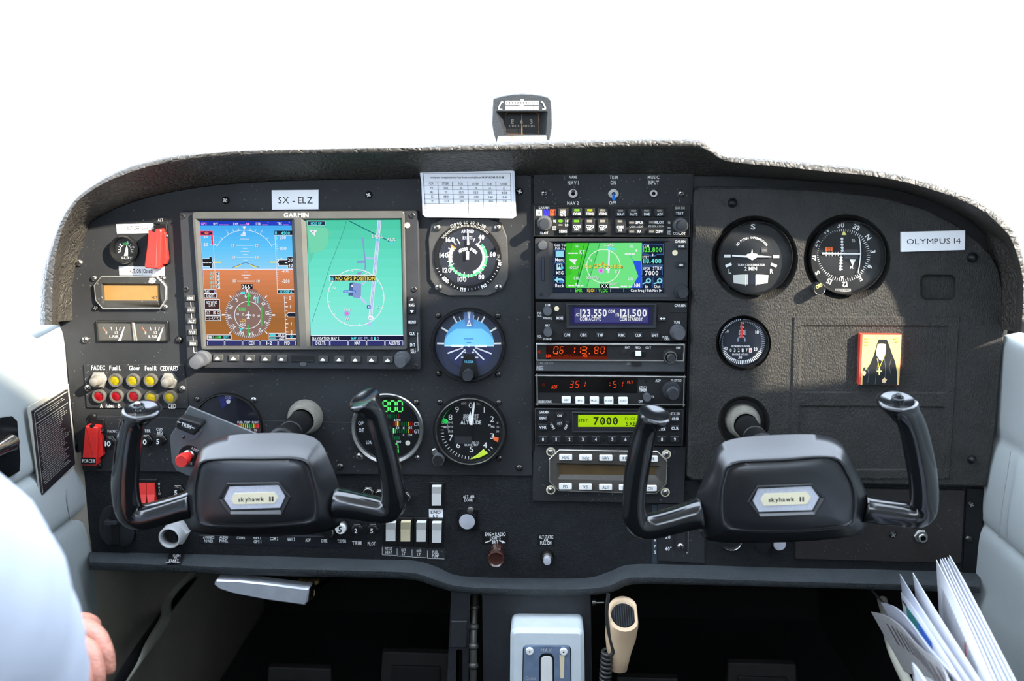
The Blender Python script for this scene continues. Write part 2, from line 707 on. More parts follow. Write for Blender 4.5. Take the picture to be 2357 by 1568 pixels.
# screws, shared meshes of radius 1 looking along -Y
def screw_mesh(name, m, dark=M_VOID, dome=.75, cross=True, n=16):
    V, fs, mi = [], [], []
    prof = [(1, .15), (1, -.18), (.9, -.38), (.62, -.38 - dome * .35), (.3, -.38 - dome * .5), (0, -.38 - dome * .52)]
    rows = []
    for r, y in prof:
        if r == 0:
            rows.append([len(V)])
            V.append((0, y, 0))
            continue
        rows.append(list(range(len(V), len(V) + n)))
        V += [(r * math.cos(2 * math.pi * i / n), y, r * math.sin(2 * math.pi * i / n)) for i in range(n)]
    for a, b in zip(rows, rows[1:]):
        for i in range(n):
            j = (i + 1) % n
            fs.append((a[i], a[j], b[j], b[i]) if len(b) > 1 else (a[i], a[j], b[0]))
            mi.append(0)
    if cross:
        yy = -.38 - dome * .53
        for dx, dz in ((.62, .15), (.15, .62)):
            k = len(V)
            for q in (yy, yy + .3):
                V += [(-dx, q, -dz), (dx, q, -dz), (dx, q, dz), (-dx, q, dz)]
            for f in ((0, 1, 2, 3), (0, 1, 5, 4), (1, 2, 6, 5), (2, 3, 7, 6), (3, 0, 4, 7)):
                fs.append(tuple(k + i for i in f))
                mi.append(1)
            yy -= .004
    me = bpy.data.meshes.new(name)
    me.from_pydata(V, [], fs)
    me.materials.append(m)
    me.materials.append(dark)
    me.polygons.foreach_set('material_index', mi)
    me.polygons.foreach_set('use_smooth', [True] * len(fs))
    me.set_sharp_from_angle(angle=R(40))
    return me
SCR = {'chrome': screw_mesh('screw_chrome', M_STEEL), 'black': screw_mesh('screw_black', M_BLACK, M_STEEL),
       'dark': screw_mesh('screw_dark', M_DARKSTEEL), 'dome': screw_mesh('button_black', M_BLACK, cross=False, dome=1.5),
       'socket': None}
def socket_mesh():
    n = 14
    V, fs, mi = [], [], []
    prof = [(1, .1), (1, -.25), (.8, -.35), (.58, -.35), (.5, .05), (0, .05)]
    rows = []
    for r, y in prof:
        if r == 0:
            rows.append([len(V)])
            V.append((0, y, 0))
            continue
        rows.append(list(range(len(V), len(V) + n)))
        V.extend([(r * math.cos(2 * math.pi * i / n), y, r * math.sin(2 * math.pi * i / n)) for i in range(n)])
    for q, (a, b) in enumerate(zip(rows, rows[1:])):
        for i in range(n):
            j = (i + 1) % n
            fs.append((a[i], a[j], b[j], b[i]) if len(b) > 1 else (a[i], a[j], b[0]))
            mi.append(1 if q >= 3 else 0)
    me = bpy.data.meshes.new('screw_socket')
    me.from_pydata(V, [], fs)
    me.materials.append(M_DARKSTEEL)
    me.materials.append(M_VOID)
    me.polygons.foreach_set('material_index', mi)
    return me
SCR['socket'] = socket_mesh()
def screw(px, py, r, parent, y=0., kind='chrome', name='screw'):
    return place(name, SCR[kind], W(px, py, y), parent, r * S(px, py, y), random.uniform(0, 3))

def button(name, x0, y0, x1, y1, parent, yb, yf, m=M_KEYD, txt=None, th=None, tw=None, tc=(228, 228, 226), r=2.2, T=(0, 0, 1.), bev=1.0, lines=None):
    a = tf(T)
    p0, p1 = a(x0, y0), a(x1, y1)
    o = prism(name, rrect(p0[0], p0[1], p1[0], p1[1], r, 3), yb, yf, m, parent, bev=bev)
    L = lines or ([(txt, (x0 + x1) / 2, (y0 + y1) / 2, th, tw)] if txt else [])
    if L:
        c = Canvas(T)
        for s, cx, cy, h, w_ in L:
            c.text(s, cx, cy, h, tc, w_)
        c.build('legend', o, yf - .00003)
    return o

def placard(name, label, pts, draw, T=(0, 0, 1.), y=-.0, th=.0006, m=M_BLACK, cat='label', group=None, bev=.3, part_name='lettering'):
    a = tf(T)
    pp = [a(*p) for p in pts]
    cx = sum(p[0] for p in pp) / len(pp)
    cy = sum(p[1] for p in pp) / len(pp)
    t = thing(name, label, cat, W(cx, cy, y), group)
    prism('backing', pp, y, y - th, m, t, bev=bev)
    if draw:
        c = Canvas(T)
        draw(c)
        c.build(part_name, t, y - th - .00003)
    return t
# ================================================================== the setting
def struct(o, label=None):
    o['kind'] = 'structure'
    if label:
        o['label'] = label
    return o

def WX(px, py, x):
    """photo pixel on the upright side plane X=x"""
    d = ROT @ Vector(((px - IW / 2) / F, -(py - IH / 2) / F, -1.0))
    return CAM + d * ((x - CAM.x) / d.x)

def WZ(px, py, z):
    d = ROT @ Vector(((px - IW / 2) / F, -(py - IH / 2) / F, -1.0))
    return CAM + d * ((z - CAM.z) / d.z)

FLOOR = Z0 - .60
ST = [((92, 748), (123, 748), (142, 750)), ((91, 662), (125, 660), (143, 665)), ((102, 605), (129, 605), (153, 612)),
      ((119, 553), (138, 555), (169, 572)), ((136, 506), (152, 513), (192, 531)), ((162, 467), (178, 467), (234, 500)),
      ((188, 441), (210, 441), (297, 471)), ((243, 404), (254, 417), (383, 447)), ((295, 381), (336, 387), (479, 431)),
      ((380, 359), (410, 372), (560, 424)), ((480, 347), (500, 361), (660, 419)), ((600, 340), (610, 356), (740, 417)),
      ((800, 335.5), (805, 353), (860, 416)), ((1000, 332), (1000, 350), (1020, 413)), ((1200, 325), (1200, 346), (1210, 408)),
      ((1400, 319), (1400, 340), (1400, 405.5)), ((1500, 316.5), (1500, 337.7), (1500, 405.5)), ((1575, 317.5), (1575, 338.5), (1570, 405.5)),
      ((1617, 321), (1610, 341), (1610, 405.5)), ((1644, 341), (1635, 351), (1640, 406)), ((1665, 353.5), (1660, 368), (1665, 406)),
      ((1712, 359), (1700, 377), (1705, 407)), ((1818, 367.4), (1815, 388), (1815, 414)), ((1924, 377), (1924, 400), (1920, 421.5)),
      ((2000, 385.5), (2000, 406.7), (2000, 428)), ((2100, 405), (2085, 422), (2070, 440)), ((2180, 428), (2170, 447), (2135, 460)),
      ((2240, 452), (2215, 464), (2186, 482)), ((2290, 480), (2260, 487), (2225, 505)), ((2327, 512.5), (2290, 512), (2262, 532)),
      ((2350, 549), (2320, 544), (2300, 567)), ((2362, 600), (2340, 590), (2319, 605)), ((2370, 660), (2353, 653), (2326, 655)),
      ((2368, 770), (2349, 765), (2318, 770))]

def crm(pts, k):
    P = [Vector(p) for p in pts]
    m = len(P)
    o = []
    for i in range(m - 1):
        a, b, c, d = P[max(i - 1, 0)], P[i], P[i + 1], P[min(i + 2, m - 1)]
        for q in range(k):
            t = q / k
            o.append(.5 * ((2 * b) + (c - a) * t + (2 * a - 5 * b + 4 * c - d) * t * t + (3 * b - 3 * c + d - a) * t ** 3))
    o.append(P[-1])
    return o

def bulk(pts, y, name, m, yb, **k):
    return prism(name, pts, yb, y, m, **k)

# dark bulkhead behind the panels
gi = [tuple(v) for v in crm([s[2] for s in ST], 3)]
ctr = (1200, 800)
def grow(p, k):
    v = Vector(p) - Vector(ctr)
    l = v.length
    return tuple(Vector(ctr) + v * ((l + k) / l))
outl = [grow(p, 10) for p in gi]
bulkhead = prism('wall_front', outl + [(2270, 1120), (2250, 1330), (1455, 1318), (1400, 1335), (1060, 1345), (960, 1310), (215, 1290), (180, 1090)],
                 .012, .008, mat('bulkhead_paint', (28, 28, 30), .6), bev=0, origin=W(1200, 800, .01))
struct(bulkhead, 'black bulkhead behind the instrument panels')

# glareshield: leather pad curling over the panel
o_, r_, i_ = ([tuple(v) for v in crm([s[k] for s in ST], 4)] for k in range(3))
rows = []
rows.append([W(p[0], p[1], .006) for p in i_])
rows.append([W(*(Vector(a).lerp(Vector(b), .45)), -.027) for a, b in zip(i_, r_)])
rows.append([W(*(Vector(a).lerp(Vector(b), .93)), -.062) for a, b in zip(i_, r_)])
rows.append([W(*(Vector(a).lerp(Vector(b), .12)), -.071) for a, b in zip(r_, o_)])
rows.append([W(*(Vector(a).lerp(Vector(b), .62)), -.071) for a, b in zip(r_, o_)])
rows.append([W(p[0], p[1], -.060) for p in o_])
top = rows[-1]
def push(row, dy, dz, kx=1.0):
    return [Vector((v.x * kx, v.y + dy, v.z + dz)) for v in row]
rows.append(push(top, .02, -.001, .999))
rows.append(push(top, .09, -.008, .985))
rows.append(push(top, .22, -.03, .95))
rows.append(push(top, .36, -.07, .90))
t = thing('glareshield', 'dark grey wrinkled leather glareshield arching over the whole instrument panel', 'glareshield', W(1200, 330, .05))
loft('padding', rows, M_LEATHER, t, ang=75)

# left main panel plate
lp = [grow(p, 5) for p in gi[:43]] + [(1223, 404), (1226, 1097), (1000, 1094), (500, 1089), (190, 1084), (172, 1000), (160, 900), (150, 800)]
t = thing('instrument_panel', 'flat black left instrument panel plate behind the large twin-screen display', 'panel', W(690, 1080, .002))
prism('plate', lp, .006, 0.0, M_PANEL, t, bev=1.5)
for x, y, k in ((520, 461, 'black'), (849, 449, 'black'), (1196, 441, 'black'), (183, 605, 'chrome'), (197, 782, 'chrome'), (413, 782, 'dark'), (1195, 1077, 'dark'), (783, 1074, 'dark')):
    screw(x, y, 8.5, t, 0, k)
# dust and drip marks are flat stains on the paint
# switch sub panel at lower left
t = thing('breaker_subpanel', 'narrow black switch panel holding the lower red guarded switch and round breakers', 'panel', W(340, 1080, 0))
prism('plate', [(203, 957), (470, 964), (900, 975), (900, 1093), (500, 1088), (193, 1084)], 0.0, -.0012, M_PANEL, t, bev=.8)

# strip of panel over the radio stack with the toggles
t = thing('toggle_fascia', 'small black plate with two toggles and a music jack above the radios', 'panel', W(1412, 470, 0))
prism('plate', [(1228, 400), (1597, 398), (1594, 480), (1228, 480)], .006, .0005, M_PANEL, t, bev=1)
c = Canvas((1220, 390, 6.2))
wht = (226, 224, 216)
c.text('NAME', 615, 110, 40, wht, 115).text('NAV 1', 615, 192, 52, wht, 155).text('NAV 2', 612, 480, 48, wht, 165)
c.text('TRIM', 1193, 112, 46, wht, 115).text('ON', 1187, 190, 50, wht, 80).text('OFF', 1180, 478, 48, wht, 105)
c.text('MUSIC', 1762, 112, 46, wht, 165).text('INPUT', 1762, 188, 52, wht, 155)
c.build('lettering', t, .00045)
screw(1252.5, 445, 8.5, t, 0.0005, 'chrome')
screw(1569, 445, 8.5, t, 0.0005, 'chrome')

# radio bay behind the stack
t = thing('radio_rack', 'black metal rack tray framing the stack of avionics units', 'rack', W(1405, 1160, .01))
prism('tray', [(1226, 470), (1598, 470), (1584, 1165), (1226, 1160)], .0085, .006, M_VOID, t, bev=0)
prism('side_rail', [(1222, 470), (1229, 470), (1231, 1040), (1225, 1040)], .006, -.001, M_BLACK, t, bev=.8)
prism('side_rail', [(1590, 470), (1597, 470), (1584, 1040), (1577, 1040)], .006, -.001, M_BLACK, t, bev=.8)

# right moulded panel
rp = [(1598, 450), (1601, 437), (1611, 430), (1700, 430), (1755, 430.5), (1882, 436), (2000, 447), (2060, 459), (2132, 480), (2208, 519), (2251, 554), (2284, 588), (2301, 621),
      (2310, 664), (2312, 779), (2292, 1000), (2272, 1122), (2000, 1117), (1700, 1110), (1592, 1107), (1583, 1098)]
YR = -.010
D8 = (1600, 460, 3.92)
holes = [(ell(1737, 596, 100, 100, 36), ell(1734, 592.7, 88, 88, 36), .0), (ell(1949, 594, 101, 101, 36), ell(1945.7, 591.4, 89, 89, 36), .0),
         (ell(1711, 790, 64, 64, 30), ell(1709.7, 787.8, 57, 57, 30), .0),
         (rrect(2118, 632, 2200, 691, 14, 4), rrect(2123, 637, 2196, 687, 12, 4), -.004),
         (ell(1712, 972, 60, 60, 30), ell(1711, 970, 50, 50, 30), .004)]
t = thing('copilot_panel', 'grained black moulded plastic right-hand panel with glovebox door', 'panel', W(1950, 1110, 0))
prism('moulding', rp, .006, YR, M_PLASTIC, t, bev=5, holes=holes)
prism('recess_floor', rrect(2116, 630, 2202, 693, 6), -.002, -.0039, M_PLASTIC, t, bev=0)
# glovebox door: raised rim with two sunken fields
E7 = (1800, 700, 3.734)
a7 = tf(E7)
def q7(*p):
    return rquad([a7(*v) for v in p], 4, 3)
outer = q7((95, 105), (1535, 105), (1445, 1510), (62, 1510))
mid = q7((165, 180), (1440, 185), (1410, 770), (140, 765))
low = q7((145, 870), (1400, 880), (1360, 1430), (130, 1430))
d = prism('glovebox_door', outer, YR + .0005, YR - .0016, M_PLASTIC, t, bev=3.2,
          holes=[(mid, inset(mid, 4), YR - .0001), (low, inset(low, 4), YR - .0001)])
prism('door_panel', inset(mid, 3), YR + .001, YR - .0001, M_PLASTIC, d, bev=0)
prism('door_panel', inset(low, 3), YR + .001, YR - .0001, M_PLASTIC, d, bev=0)
for x, y, r in ((1686, 467, 11), (2238, 593, 12.5), (2237, 1058, 10.5)):
    screw(x, y, r, t, YR, 'dome', 'stud')

# lower panel
t = thing('lower_panel', 'black grained vinyl lower panel with rocker switches and push-pull knobs', 'panel', W(1200, 1290, .003))
prism('facing', [(183, 1080), (700, 1086), (1224, 1092), (1230, 1100), (1590, 1106), (2275, 1116), (2250, 1328), (1900, 1318), (1455, 1312), (1400, 1330), (1060, 1338), (960, 1302), (215, 1288)],
      .0075, .002, M_LOWER, t, bev=.5)
# inset access plate at right
t = thing('access_plate', 'dark brown-black flat access plate under the right yoke with audio jack', 'panel', W(2020, 1290, 0))
E6 = (1780, 880, 3.564)
a6 = tf(E6)
prism('plate', rquad([(1835, 1122), (2222, 1128), a6(1545, 1490), a6(175, 1455)], 6), .002, -.0008, mat('access_plate_paint', (32, 27, 25), .5, speck=.2), t, bev=2)
for x, y in ((980, 1248),):
    screw(*a6(x, y), 9, t, -.0008, 'black')
t2 = thing('edge_strip', 'black strip with two screws beside the right door', 'panel', W(2235, 1290, 0))
prism('strip', [(2226, 1124), (2270, 1126), (2248, 1325), (2216, 1322)], .002, -.0004, M_BLACK, t2, bev=1)
screw(*a6(1618, 1000), 8.5, t2, -.0004, 'black')
screw(*a6(1600, 1284), 8.5, t2, -.0004, 'dark')

# rounded lower lip
T_ = [(206, 1270), (400, 1275), (600, 1280), (860, 1288), (955, 1291), (1005, 1305), (1060, 1326), (1200, 1331), (1345, 1331), (1400, 1317), (1450, 1300), (1560, 1300), (1800, 1307), (2000, 1311), (2256, 1318)]
R_ = [(206, 1290), (400, 1297), (600, 1305), (860, 1311), (955, 1316), (1005, 1331), (1065, 1347), (1200, 1352), (1350, 1352), (1405, 1343), (1448, 1327), (1560, 1327), (1800, 1335), (2000, 1340), (2256, 1348)]
B_ = [(206, 1312), (400, 1318), (600, 1325), (860, 1331), (955, 1336), (1008, 1353), (1067, 1366), (1200, 1371), (1352, 1371), (1412, 1362), (1455, 1346), (1560, 1346), (1800, 1352), (2000, 1357), (2256, 1365)]
tt, rr_, bb = ([tuple(v) for v in crm(x, 4)] for x in (T_, R_, B_))
rows = [[W(p[0], p[1], .0015) for p in tt],
        [W(*Vector(a).lerp(Vector(b), .5), -.015) for a, b in zip(tt, rr_)],
        [W(*Vector(a).lerp(Vector(b), .93), -.028) for a, b in zip(tt, rr_)],
        [W(*Vector(a).lerp(Vector(b), .2), -.033) for a, b in zip(rr_, bb)],
        [W(*Vector(a).lerp(Vector(b), .75), -.032) for a, b in zip(rr_, bb)],
        [W(p[0], p[1], -.026) for p in bb],
        [W(p[0], p[1] + 2, -.01) + Vector((0, 0, .004)) for p in bb],
        [W(p[0], p[1] + 2, .02) + Vector((0, 0, .012)) for p in bb]]
t = thing('panel_lip', 'blue-grey padded lower lip running along the bottom of the panel', 'trim', W(1200, 1355, 0))
loft('padding', rows, M_SILL, t, ang=75)

# ---- doors: upholstered sides running past the panel ends
def side(name, prof, y0, y1, m, k=3):
    P = crm(prof, k)
    base = [W(p[0], p[1], 0) for p in P]
    rows = [[Vector((v.x, y, v.z)) for v in base] for y in (y0 + (y1 - y0) * i / 8 for i in range(9))]
    o = loft(name, rows, m, None, ang=80, origin=(base[0].x, 0, FLOOR + .1))
    return o
LPROF = [(-60, 738), (60, 739), (105, 741), (132, 748), (146, 775), (152, 850), (160, 950), (170, 1022), (160, 1038), (176, 1054), (190, 1105), (197, 1150), (194, 1168), (184, 1180), (196, 1198), (206, 1260), (212, 1320), (216, 1400), (222, 1568), (226, 1900), (228, 2250)]
RPROF = [(2480, 764), (2400, 766), (2345, 770), (2318, 776), (2306, 790), (2301, 822), (2298, 892), (2294, 975), (2297, 1008), (2287, 1028), (2276, 1062), (2267, 1110), (2262, 1160), (2263, 1196), (2268, 1208), (2257, 1226), (2251, 1262), (2246, 1320), (2236, 1366), (2228, 1420), (2215, 1568), (2205, 1900), (2200, 2250)]
dl = struct(side('door_1', LPROF, .012, -2.28, M_VINYL), 'pale grey padded vinyl door panel on the left')
dr = struct(side('door_2', RPROF, .012, -2.28, M_VINYL), 'pale blue-grey padded vinyl door panel on the right')
XL = W(168, 1030).x
XR = W(2270, 1100).x
# seam stitching on the doors
def seam(door, pts, r=.0006):
    tube('seam', crm3(pts, 4), r, mat('seam_thread', (128, 132, 132), .7), door, n=6)
def crm3(pts, k):
    return crm([tuple(p) for p in pts], k)
seam(dr, [WX(2326, 1040, XR - .002), WX(2318, 1090, XR - .007), WX(2307, 1160, XR - .009), WX(2299, 1238, XR - .008)])
seam(dl, [WX(152, 1128, XL + .0075), WX(155, 1160, XL + .010), WX(160, 1195, XL + .0085)])

# footwell: kick panels, floor, firewall
def wallquad(name, pts, m, label):
    o = mesh(name, pts, [tuple(range(len(pts)))], m, origin=pts[0])
    struct(o, label)
    return o
# kick panel under the left end of the panel
kp = [(190, 1040), (212, 1300), (215, 1400), (224, 1568), (232, 1800), (234, 2250)]
kb = [W(p[0], p[1], 0) for p in kp]
rows = []
for y, dx in ((-.02, -.008), (.012, .002), (.07, .012), (.10, .006), (.14, .014), (.34, .022), (.60, .022)):
    rows.append([Vector((v.x + dx, y, v.z)) for v in kb])
struct(loft('wall_left', rows, M_TRIMGREY, None, ang=80, origin=(kb[0].x, .05, FLOOR)), 'taupe kick panel in the left footwell')
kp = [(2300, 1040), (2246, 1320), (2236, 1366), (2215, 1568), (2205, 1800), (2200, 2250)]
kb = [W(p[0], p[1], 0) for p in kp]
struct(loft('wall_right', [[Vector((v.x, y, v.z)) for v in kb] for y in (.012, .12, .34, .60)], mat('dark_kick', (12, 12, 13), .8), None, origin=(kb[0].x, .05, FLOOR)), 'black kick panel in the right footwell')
struct(box('floor', (-.62, -2.3, FLOOR - .03), (.62, .62, FLOOR), M_CARPET, origin=(0, 0, FLOOR)), 'dark teal carpet on the cockpit floor')
struct(box('wall_back', (-.62, .60, FLOOR), (.62, .62, Z0 - .12), mat('firewall_paint', (7, 7, 8), .85), origin=(0, .6, FLOOR)), 'black firewall deep in the footwell')

# ---- windshield
gl = []
for i in range(13):
    x = -.60 + 1.2 * i / 12
    gl.append(x)
rows = []
for k in range(7):
    f = k / 6
    rows.append([Vector((x * (1 - .08 * f), .42 - .89 * f - .30 * (x / .6) ** 2 * (1 - f * .9), Z0 + .10 + .735 * f ** .8)) for x in gl])
ws = loft('window_1', rows, glassmat('windshield_glass', (.99, 1, 1), .02), None, origin=(0, .3, Z0 + .1))
struct(ws, 'clear curved windshield above the glareshield')
# ================================================================== left panel instruments
C1, C2, C3 = (80, 380, 4.6125), (130, 700, 6.031), (0, 860, 3.408)
C4, C5, C6, C7, C8 = (400, 440, 6.533), (400, 640, 6.533), (680, 440, 6.533), (680, 640, 6.533), (940, 380, 4.9)
D1, D2 = (970, 690, 7.465), (970, 890, 7.465)
WH, BK = (235, 238, 245), (8, 10, 16)
CY, GN, MG, YL = (90, 225, 235), (70, 225, 110), (255, 150, 235), (240, 220, 90)

def bands(c, quad, cols, n=12):
    """colour field drawn on a display between two colours"""
    (a, b, d, e) = [Vector(p) for p in quad]      # tl tr br bl
    for i in range(n):
        f0, f1 = i / n, (i + 1) / n
        k = (i + .5) / n * (len(cols) - 1)
        q = min(int(k), len(cols) - 2)
        col = tuple(int(cols[q][j] + (cols[q + 1][j] - cols[q][j]) * (k - q)) for j in range(3))
        P = [a.lerp(e, f0), b.lerp(d, f0), b.lerp(d, f1), a.lerp(e, f1)]
        c.add([((p[0] - c.T[0]) * c.T[2], (p[1] - c.T[1]) * c.T[2]) for p in P], [(0, 1, 2, 3)], col)

# ---------------------------------------------------------------- large display
t = thing('flight_display', 'large grey-framed avionics display with blue-brown horizon screen and green map screen', 'display', W(690, 848, 0))
YB, YFR, YS = -.008, -.0125, -.0085
prism('base_plate', rquad([(412, 487), (962, 485), (969, 852), (431, 848)], 5), 0, YB, M_BEZELD, t, bev=2)
pf = [(449, 503), (677, 503), (691, 798), (469, 800)]
pb = [(459.5, 508), (671.5, 508), (682.5, 796), (476, 796)]
mf = [(693, 503), (925, 502), (931, 799), (706, 799)]
mb = [(705, 506.5), (922.5, 505.5), (928.5, 796), (715.5, 796)]
prism('screen_frame', rquad([(441.5, 488), (930, 486), (937, 806), (463, 806)], 8), YB, YFR, M_BEZEL, t, bev=1.5, holes=[(pf, pb, YS), (mf, mb, YS)])
prism('screen', [(457, 505), (674, 505), (685, 798), (473, 798)], YB, YS + .0002, M_VOID, t, bev=0)
prism('screen', [(702, 503), (925, 503), (931, 798), (712, 798)], YB, YS + .0002, M_VOID, t, bev=0)

c = Canvas((0, 0, 1.))
c.e = 1.0
def ex(y, l=True):
    f = (y - 509) / 286.
    return 460 + 16 * f if l else 671 + 11 * f
bands(c, [(ex(519), 519), (ex(519, 0), 519), (ex(620, 0), 620), (ex(620), 620)], [(62, 168, 240), (92, 196, 250), (140, 208, 246)])
bands(c, [(ex(620), 620), (ex(620, 0), 620), (ex(795, 0), 795), (ex(795), 795)], [(226, 138, 92), (196, 118, 70), (158, 100, 44), (172, 106, 46)], 14)
c.poly([(460, 509), (671, 509), (671.4, 519.5), (460.6, 519.5)], (18, 52, 190))
c.T = C4
c.rect(440, 1168, 1795, 1182, (225, 232, 250))
for s, x, y, h, w_, k in (('GPS', 452, 492, 38, 85, MG), ('WPT', 628, 495, 38, 75, WH), ('DIS', 935, 495, 38, 78, WH), ('NM', 1112, 495, 38, 52, MG), ('DTK', 1272, 493, 38, 76, WH), ('TRK', 1592, 490, 38, 76, WH)):
    c.text(s, x, y, h, k, w_)
for x0, x1 in ((680, 740), (748, 822), (990, 1040), (1046, 1085), (1326, 1410), (1645, 1728)):
    c.rect(x0, 502, x1, 512, MG)
c.disc(1418, 470, 7, MG).disc(1736, 468, 7, MG)
# roll arc
c.ring(1062, 1058, 466, 473, WH, -62, 62, 60)
for a, l in ((-60, 70), (-45, 35), (-30, 70), (-20, 38), (-10, 34), (10, 34), (20, 38), (30, 70), (45, 35), (60, 70)):
    c.ticks(1062, 1058, 473, 473 + l, a, a, 0, 6, WH)
c.poly([(1032, 530), (1086, 530), (1060, 582)], WH).poly([(1054, 590), (1084, 645), (1030, 645)], WH).rect(1008, 654, 1082, 672, WH)
for y, hw, w_ in ((721, 70, 6), (818, 134, 6), (863, 32, 5), (908, 66, 7), (952, 33, 6), (997, 132, 5), (1040, 33, 5), (1128, 31, 5), (1217, 34, 9), (1263, 67, 9), (1308, 34, 9), (1355, 136, 12)):
    cx = 1066 + (y - 720) * .036
    c.rect(cx - hw, y - w_ / 2, cx + hw, y + w_ / 2, WH)
for s, x, y in (('20', 890, 818), ('20', 1246, 818), ('10', 904, 997), ('10', 1250, 998), ('10', 915, 1353), ('10', 1270, 1355)):
    c.text(s, x + 4, y + 4, 40, (40, 60, 90), 50)
    c.text(s, x, y, 40, WH, 50)
c.poly([(885, 1146), (960, 1146), (1035, 1094), (1078, 1075)], YL).poly([(1282, 1146), (1200, 1146), (1120, 1094), (1078, 1075)], YL)
c.line([(885, 1148), (1078, 1073), (1282, 1148)], 7, (60, 70, 150))
c.rect(598, 1062, 712, 1082, YL).rect(1450, 1060, 1545, 1080, YL)
# airspeed tape
c.poly([(400, 600), (585, 600), (588, 668), (402, 668)], (30, 18, 70))
c.line([(402, 604), (586, 664)], 8, (250, 40, 90)).line([(402, 664), (586, 604)], 8, (250, 40, 90)).ringpoly([(400, 598), (585, 598), (588, 668), (402, 668)], 7, (250, 70, 110))
c.text('GS', 494, 633, 40, (250, 170, 60), 52)
c.text('30', 475, 688, 34, WH, 64).text('20', 482, 804, 46, WH, 68)
c.rect(563, 672, 590, 735, (240, 40, 70)).rect(567, 740, 594, 806, (240, 40, 70)).line([(545, 803), (568, 803)], 5, WH)
c.line([(590, 670), (632, 1470)], 6, WH).line([(402, 668), (455, 1470)], 6, (200, 200, 240)).line([(600, 796), (658, 828)], 6, WH)
c.poly([(428, 1012), (528, 1012), (528, 985), (572, 985), (582, 1050), (600, 1073), (582, 1095), (584, 1162), (540, 1162), (540, 1138), (436, 1138)], WH)
c.poly([(432, 1020), (534, 1020), (534, 992), (568, 992), (575, 1052), (590, 1073), (576, 1093), (577, 1156), (546, 1156), (546, 1130), (440, 1130)], BK)
for x in (438, 482, 526):
    c.rect(x, 1072, x + 38, 1082, WH)
for s, y, x in (('73', 1240, 575), ('65', 1308, 578), ('60', 1372, 581), ('59', 1437, 584)):
    c.text(s, x, y, 48, CY, 60)
    c.poly([(628 + (y - 1240) * .05, y), (648, y - 28), (688, y - 28), (688 + (y - 1240) * .05, y + 30), (650, y + 30)], WH)
    c.poly([(636 + (y - 1240) * .05, y), (652, y - 20), (660, y - 20), (664, y + 24), (652, y + 24)], BK)
    c.text('GYRX'[(y - 1240) // 60], 672, y, 36, (30, 130, 140), 26)
# altitude tape
c.line([(1518, 600), (1560, 1545)], 6, WH)
c.rect(1515, 596, 1780, 660, (8, 14, 40)).text('4500', 1680, 632, 46, CY, 130).rect(1524, 606, 1548, 652, CY).line([(1515, 664), (1780, 664)], 6, WH)
c.poly([(1532, 672), (1562, 700), (1560, 726), (1535, 730)], CY)
for i in range(22):
    y = 700 + i * 32.5
    c.rect(1532 + (y - 700) * .03, y, 1556 + (y - 700) * .03 + (14 if i % 5 == 0 else 0), y + 5, WH)
c.text('200', 1640, 700, 46, WH, 92).text('100', 1648, 864, 46, WH, 88).text('-100', 1680, 1200, 46, WH, 110).text('-200', 1684, 1356, 46, WH, 116).text('0', 1618, 1012, 24, WH, 26)
c.poly([(1560, 1030), (1700, 1028), (1700, 985), (1790, 985), (1795, 1158), (1712, 1158), (1712, 1122), (1572, 1122), (1572, 1092), (1552, 1073), (1572, 1056)], WH)
c.poly([(1580, 1038), (1708, 1036), (1708, 992), (1786, 992), (1790, 1152), (1718, 1152), (1718, 1114), (1580, 1114), (1580, 1090), (1562, 1073), (1580, 1058)], BK)
c.text('20', 1750, 1038, 50, WH, 66).text('40', 1754, 1120, 50, WH, 66).rect(1670, 1072, 1708, 1084, WH)
c.rect(1560, 1478, 1808, 1552, WH).rect(1566, 1488, 1808, 1540, (10, 20, 50)).text('1035HPA', 1688, 1514, 42, CY, 190)
# lower half: compass rose
c.T = C5
c.ring(1120, 550, 352, 392, (150, 108, 96), -28, 22, 20)
c.disc(1120, 550, 350, (136, 108, 100), 362, 48)
c.rect(1012, 92, 1186, 170, BK).text('066', 1082, 132, 62, WH, 130).disc(1168, 112, 11, WH).disc(1168, 112, 5, BK)
c.poly([(1085, 172), (1122, 172), (1102, 226)], WH)
c.ticks(1120, 550, 318, 350, 0, 360, 72, 6, WH, skip=None)
c.ticks(1120, 550, 300, 350, 0, 360, 12, 7, WH)
for a in (-45, 45, 135, 225):
    c.ticks(1120, 550, 358, 402, a, a, 0, 16, WH)
c.rect(722, 542, 766, 566, WH).rect(1478, 546, 1522, 570, WH)
for s, x, y, r in (('3', 945, 330, -35), ('6', 1082, 272, -6), ('E', 1220, 290, 24), ('12', 1350, 390, 52), ('15', 1406, 530, 84), ('S', 1386, 672, 112), ('21', 1306, 785, 144), ('24', 1166, 838, 172), ('W', 1020, 822, 200), ('30', 900, 730, 232), ('33', 838, 585, 262), ('N', 858, 440, -66)):
    c.text(s, x, y, 50, WH, None, r)
c.ring(1117, 558, 198, 208, WH, 0, 360, 56)
for x, y in ((962, 546), (1042, 550), (1200, 562), (1278, 568)):
    c.ring(x, y, 9, 17, WH, n=16)
c.rect(1116, 280, 1136, 420, (40, 200, 80)).poly([(1128, 226), (1168, 282), (1092, 282)], (60, 215, 100)).poly([(1124, 374), (1152, 416), (1098, 416)], (60, 215, 100))
c.rect(1108, 700, 1126, 872, (40, 190, 80)).rect(1308, 432, 1330, 716, (40, 190, 80))
c.poly([(1112, 505), (1126, 505), (1128, 540), (1168, 556), (1168, 570), (1128, 568), (1128, 590), (1144, 602), (1144, 612), (1096, 612), (1096, 602), (1110, 590), (1110, 568), (1072, 570), (1072, 556), (1110, 540)], WH)
c.text('VOR1', 1026, 470, 54, GN, 112).text('LOI', 1034, 640, 44, (250, 200, 100), 84).text('HSG', 1040, 698, 44, WH, 80)
